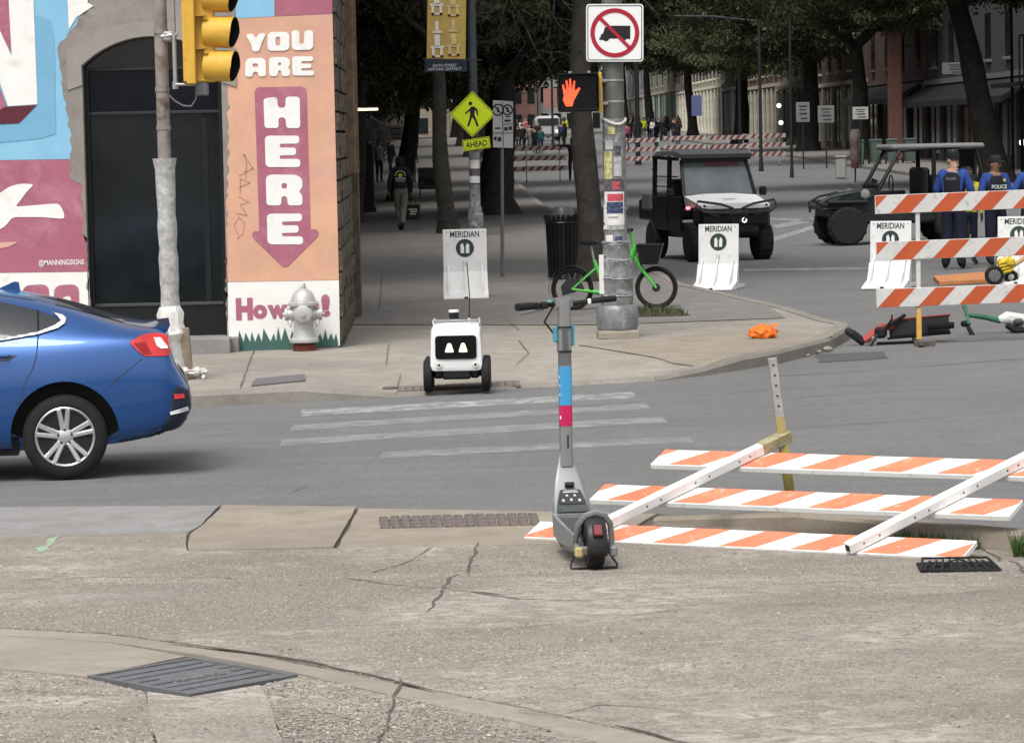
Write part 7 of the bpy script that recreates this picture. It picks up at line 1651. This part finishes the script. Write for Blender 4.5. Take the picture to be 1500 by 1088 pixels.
# bins
gb_ = pm('dark green bin', (.085, .115, .10), .5, 0, .1, 4)
X0 = lambda px: (px - 640) * 150 / FPX
for i, px in enumerate((1264, 1290, 1314, 1340)):
    if i == 0:
        p = Vector((X0(px), 150, G(X0(px), 150) + KERB)); t0 = thing('wheeled_bin', 'dark green wheeled bin partly behind the buggy windscreen post, leftmost of the bins', 'wheeled bin', p, 0, 'green wheeled bins on the right pavement')
        MB().add([(-.19, -.22, .06), (.19, -.22, .06), (.19, .22, .06), (-.19, .22, .06), (-.235, -.26, 1.0), (.235, -.26, 1.0), (.235, .26, 1.0), (-.235, .26, 1.0)], [(0, 1, 2, 3), (0, 4, 5, 1), (1, 5, 6, 2), (2, 6, 7, 3), (3, 7, 4, 0), (4, 7, 6, 5)]).build('body', gb_, t0, 0)
        MB().box((0, 0, 1.04), (.52, .58, .09), bev=.03).build('lid', gb_, t0); MB().box((0, .4, .98), (.5, .04, .05)).build('handle', gb_, t0)
        for s_ in (-1, 1): MB().cyl((s_ * .22, .28, .12), (s_ * .28, .28, .12), .12, n=12).build('wheel', rubber, t0)
    else: dup(t0, ['', 'dark green wheeled bin just right of the buggy windscreen post', 'dark green wheeled bin left of the buggy centre post', 'dark green wheeled bin seen right of the buggy centre post'][i], Vector((X0(px), 150, G(X0(px), 150) + KERB)), [0, 4, -3, 6][i])
p = stand(1253, 262, G, KERB); t = thing('banner_flag', 'red and white draped flag stand beside the green bins', 'flag', p); MB().tube([(0, 0, 0), (0, 0, 2.3)], .03, 8).build('pole', dk_metal, t); MB().tube([(0, 0, .5), (.02, 0, .9), (-.02, 0, 1.4), (.02, 0, 1.75), (0, 0, 1.95)], [.14, .2, .17, .21, .16], 9).build('cloth', pm('red and white cloth', (.13, .07, .065), .8, 0, .2, 3, dirt=((.25, .24, .22), .6, 2)), t)
p = stand(1232, 258, G, KERB); t = thing('utility_box', 'small pale utility box at the foot of a tree on the right', 'utility box', p); MB().box((0, 0, .42), (.4, .35, .8), bev=.05).build('body', pm('pale grey', (.3, .3, .29), .6), t); MB().box((0, 0, .86), (.44, .4, .08), bev=.02).build('cap', pm('pale grey', (1, 1, 1)), t)
# thin street poles, an overhead arm and a distant white vehicle
def slim_pole(px, py, top, label, r=.06, arm=None):
    p = stand(px, py, G, KERB); t = thing('street_pole', label, 'pole', p); MB().tube([(0, 0, 0), (0, 0, .6), (0, 0, top)], [r * 1.5, r, r * .8], 10).build('shaft', dk_metal, t)
    if arm: MB().tube([(0, 0, top - .1), (arm * .5, 0, top + .15), (arm, 0, top + .2)], r * .6, 8).build('arm', dk_metal, t)
    return t
slim_pole(1160, 256, 8, 'dark slim pole left of the forked tree on the right'); slim_pole(1484, 262, 7, 'dark slim pole near the right edge below the balcony'); slim_pole(810, 212, 9, 'slim grey pole in the distant street', .09); slim_pole(1115, 247, 6.6, 'slim grey pole with a long overhead arm above the white hooded buggy', .08, -4.2)
slim_pole(1085, 238, 4.5, 'short pole before the pink far shopfront', .1); slim_pole(935, 238, 8, 'dark pole before the tan far building', .12)
p = stand(803, 207, G, 0); t = thing('white_van', 'white vehicle with bright headlights far up the street', 'van', p); MB().box((0, 2, 1.2), (2.0, 4.6, 1.7), bev=.25).build('body', pm('dull white van paint', (.40, .40, .39), .4), t); MB().box((0, -.3, 1.55), (1.7, .1, .6), bev=.04).build('windscreen', tint, t)
for s_ in (-1, 1): MB().ell((s_ * .75, -.3, .8), (.14, .06, .12), 8).build('headlight', emit('van headlight', (1, .97, .9), 1.5), t); MB().cyl((s_ * .7, .5, .35), (s_ * 1.0, .5, .35), .35, n=14).build('wheel', rubber, t)
for i, (px, py, Y, w_, lb_) in enumerate([(534, 160, 88, .75, 'long warm lit lamp under the awning left of the trees'), (521, 160, 87, .3, 'short warm lit lamp under the awning beside the mural corner')]):
    c = pd(px, py, Y); t = thing('awning_lamp', lb_, 'lamp', c); MB().box((0, 0, .05), (w_, .2, .06)).build('housing', bblk, t); MB().box((0, -.06, -.01), (w_ * .92, .12, .06)).build('lit_tube', emit('warm lamp', (1, .85, .55), 1.6), t)
for i, (px, py, lb_) in enumerate([(1144, 180, 'small bright lamp beside the forked tree on the right'), (1498, 209, 'small bright lamp at the right edge'), (1141, 155, 'pale globe lamp over the green shopfront')]):
    c = pd(px, py, 200 if px < 1300 else 125); c.x -= .0; t = thing('wall_lamp', lb_, 'lamp', c); MB().ell((0, 0, 0), .13, 10).build('globe', emit('bright globe', (1, .98, .9), 2.2), t); MB().box((0, .18, 0), (.06, .3, .06)).build('bracket', bblk, t)

# ------------------------------------------------------------------ live oaks
bark = pm('dark oak bark', (.030, .027, .023), .95, 0, .45, 3.5, 1.0, 14, dirt=((.06, .054, .047), .25, 5))
leaf, lnt, lb0 = NM('oak leaves'); lb0.inputs['Roughness'].default_value = .6; lb0.inputs['Specular IOR Level'].default_value = .25
lo_ = nd(lnt, 'ShaderNodeTexCoord').outputs['Object']
lc = mix(lnt, ramp(lnt, noise(lnt, lo_, .9, 4, .7), [(.35, 0), (.65, 1)]), (.022, .026, .013), (.105, .108, .048))
lc = mix(lnt, ramp(lnt, noise(lnt, lo_, 6, 3, .7), [(.45, 0), (.7, .6)]), lc, (.050, .043, .028)); lnt.links.new(lc, lb0.inputs['Base Color'])
def crown_mesh(seed, rx, ry, rz_, nc, nl, leafsize=.10):
    r_ = random.Random(seed); V = []; F = []
    for _ in range(nc):
        while True:
            c = Vector((r_.uniform(-1, 1), r_.uniform(-1, 1), r_.uniform(-1, 1)))
            if .35 < c.length < 1: break
        cl = r_.uniform(.55, 1.25); c = Vector((c.x * rx, c.y * ry, c.z * rz_ + .35 * rz_ * (1 - (c.x ** 2 + c.y ** 2))))
        for _ in range(nl):
            d = Vector((r_.gauss(0, 1), r_.gauss(0, 1), r_.gauss(0, .6))); d = d.normalized() * cl * r_.random() ** .45; d.z *= .62
            p = c + d; a = Vector((r_.gauss(0, 1), r_.gauss(0, 1), r_.gauss(0, .7))).normalized(); b = a.orthogonal().normalized(); b = Matrix.Rotation(r_.uniform(0, 6.3), 3, a) @ b
            k = leafsize * r_.uniform(.55, 1.35); c2 = a.cross(b); i = len(V)
            V += [p - b * k, p + c2 * k * .42, p + b * k, p - c2 * k * .42]; F.append((i, i + 1, i + 2, i + 3))
    me = bpy.data.meshes.new('crown'); me.from_pydata(V, [], F); me.materials.append(leaf); me.update(); return me
crowns = [crown_mesh(1, 5.2, 6.0, 2.5, 150, 300), crown_mesh(2, 6.0, 5.4, 2.3, 150, 300), crown_mesh(3, 4.6, 6.4, 2.8, 150, 300)]
def oak(label, x, y, r, h0, lean=(0, 0), cz=6.2, k=0, sc=1.0, rz=0, forks=4, seed=0, base=None, droop=None, crown_off=(0, 0)):
    r_ = random.Random(seed + 100); z0 = S2(x, y) if base is None else base; t = thing('oak_tree', label, 'tree', (x, y, z0 - .03), 0, 'live oaks along the closed street')
    mb = MB(); tp = Vector((lean[0], lean[1], h0)); pts = []; rs = []
    for i in range(9):
        u_ = i / 8; pts.append(Vector((tp.x * u_ ** 1.2 + .05 * math.sin(u_ * 7 + seed), tp.y * u_ + .05 * math.cos(u_ * 5 + seed), h0 * u_))); rs.append(r * (1.28 - .5 * u_ if i else 1.75) * (1 + .05 * math.sin(i * 2.3 + seed)))
    mb.tube(pts, rs, 14)
    def limb(p, d, L_, rr, dep):
        q_ = [p]; 
        for i in range(5): d = (d + Vector((r_.gauss(0, .16), r_.gauss(0, .16), r_.gauss(.02, .12)))).normalized(); q_.append(q_[-1] + d * L_ / 5)
        mb.tube(q_, [rr * (1 - .11 * i) for i in range(6)], 8 if dep < 2 else 5)
        if dep < 3:
            for s_ in range(3): b = q_[2 + s_ if s_ < 2 else 5]; limb(b, (d + Vector((r_.gauss(0, .6), r_.gauss(0, .6), r_.gauss(.1, .3)))).normalized(), L_ * .62, rr * .5, dep + 1)
    for i in range(forks):
        a = 2 * math.pi * i / forks + r_.uniform(-.4, .4) + rz; limb(pts[-1] - Vector((0, 0, .15)), Vector((math.cos(a) * .8, math.sin(a) * .8, r_.uniform(.45, .95))).normalized(), r_.uniform(2.6, 3.6), r * .55, 0)
    mb.build('trunk', bark, t, 60, fix=False)
    for (dx, dy, dz, s_) in [(0, 0, 0, 1), (.9, -.6, 2.6, 1.2)] + (droop or []):  # the upper second crown is added above the view to block skylight
        put('crown', crowns[(k + int(dx * 3)) % 3], t, T(tp.x + dx + crown_off[0], tp.y + dy + crown_off[1], cz + dz, rz=math.degrees(rz) + seed * 47 + dx * 30) @ Matrix.Diagonal((sc * s_, sc * s_, sc * s_, 1)))
    return t
X = lambda px, Y: (px - 640) * Y / FPX
p = stand(864, 412)
oak('nearest oak trunk directly behind the wrapped signal pole', p.x, p.y, .16, 5.0, (-.06, .4), 8.6, 0, .72, .3, 4, 1, droop=[(-3.5, 5, .6, .9)], crown_off=(-2.6, .8))
oak('slim dark oak trunk left of the lamp post', X(659, 79) , 79, .17, 4.6, (-.2, .3), 6.6, 1, .85, .9, 4, 2, crown_off=(-2.6, 3.5))
oak('thick forked oak trunk behind the parking sign', X(733, 96), 96, .42, 3.9, (.25, .0), 6.7, 2, 1.15, .5, 4, 3, droop=[(3, 2, 1.2, .9), (-2, 3, -1.8, .75)])
oak('dark oak on the left pavement ahead of the walking person', X(592, 118), 118, .3, 3.4, (.6, 0), 5.9, 0, 1.1, .2, 4, 4, droop=[(-1.5, -3, -1.4, .8)])
oak('oak behind the blue cabinet on the left', X(540, 92) - .3, 92, .2, 3.8, (.3, 0), 6.0, 1, 1.0, 1.2, 4, 5, droop=[(.5, 2, -1.2, .7)])
oak('oak at the kerb farther up the left side of the street', 2.4, 135, .32, 4.2, (.1, 0), 6.9, 2, .95, .7, 4, 6, crown_off=(-2.2, 0))
oak('oak with low foliage over the distant left kerb', 2.3, 165, .3, 4.4, (.1, 0), 7.6, 0, .9, 1.6, 4, 7, crown_off=(-2.4, 0))
oak('oak standing over the distant barricade on the left', 2.3, 205, .32, 4.6, (.1, 0), 7.6, 1, .95, .1, 4, 8, crown_off=(-2, 0))
oak('small looking oak far along the left kerb', 2.2, 255, .3, 4.6, (.2, 0), 7.4, 2, 1.0, .9, 4, 9, crown_off=(-1.5, 0))
oak('farthest oak on the left side of the street', 2.2, 320, .3, 5, (.3, 0), 8.2, 0, 1.25, .4, 4, 10)
oak('oak near the corner whose crown hangs over the crossing signs', 1.0, 66, .17, 5.4, (.6, .5), 8.4, 1, .95, 2.2, 4, 11, base=S2(0, 66)) if False else None
rb0 = lambda x, y: G(x, y) + KERB
def roak(label, px, Y, r, h0, lean, cz, k, sc, rz, seed, droop=None, off=(0, 0)): x = X(px, Y); return oak(label, x, Y, r, h0, lean, cz, k, sc, rz, 4, seed, rb0(x, Y), droop, off)
roak('big leaning oak trunk at the upper right before the pale grey building', 1466, 116, .40, 6.2, (-1.3, 0), 7.7, 0, 1.0, .4, 21, [(-5, 2, -.6, .8), (3.0, 1, -.4, .7)])
roak('oak behind the green bins on the right', 1272, 160, .36, 5.4, (-.3, 0), 7.9, 1, 1.2, 1.0, 22, [(4, -6, -.6, .8)])
roak('forked oak between the two grey street signs', 1192, 188, .46, 5.0, (.2, 0), 7.4, 2, 1.3, .5, 23, [(-3, 0, -.3, .8)])
roak('forked oak above the roof of the white hooded buggy', 1092, 214, .42, 4.6, (.2, 0), 6.8, 0, 1.25, .1, 24, [(-4, 0, -.2, .85), (.6, -5, -1.0, .8)])
roak('oak before the cream shopfront with close columns', 1022, 262, .32, 5.6, (-.4, 0), 7.0, 1, 1.25, 1.4, 25, [(4, -6, -.2, .8)])
roak('oak far up the right side near the green doors', 960, 320, .32, 6.5, (-.4, 0), 8.6, 2, 1.4, .8, 26)
roak('oak at the very end of the right side', 925, 385, .3, 7.5, (-.4, 0), 10.2, 0, 1.5, .3, 27)
roak('oak leaning in from beyond the right edge of the picture', 1640, 96, .34, 6.2, (-1.4, 0), 8.8, 2, 1.05, .3, 28, [(-3.5, 0, -.4, .8)])

# bare grey twigs hanging in front of the left canopy
tw_m = pm('pale bare twig', (.13, .12, .11), .9, 0, .2, 10); t_ = bpy.data.objects['oak_tree.002']; r_ = random.Random(9); mb = MB()
def twig(p, d, L_, r, dep):
    q_ = [p]
    for i in range(5): d = (d + Vector((r_.gauss(0, .22), r_.gauss(0, .22), r_.gauss(0, .2)))).normalized(); q_.append(q_[-1] + d * L_ / 5)
    mb.tube(q_, [r * (1 - .15 * i) for i in range(6)], 4)
    if dep < 3:
        for k in (2, 3, 5): twig(q_[k], (d + Vector((r_.gauss(0, .7), r_.gauss(0, .5), r_.gauss(-.1, .6)))).normalized(), L_ * .6, r * .62, dep + 1)
for px, py, dx in ((760, 0, -1), (720, -10, 1), (850, -20, -1), (800, 0, 1), (690, -20, -1), (640, -20, 1), (880, -30, 1)):
    p = pd(px, py - 25, 86 + r_.uniform(-2, 2)); twig(p - t_.location, Vector((dx * .7, 0, -.7)), 1.7, .022, 0)
mb.build('bare_twigs', tw_m, t_, 60, fix=False)['kind'] = 'stuff'
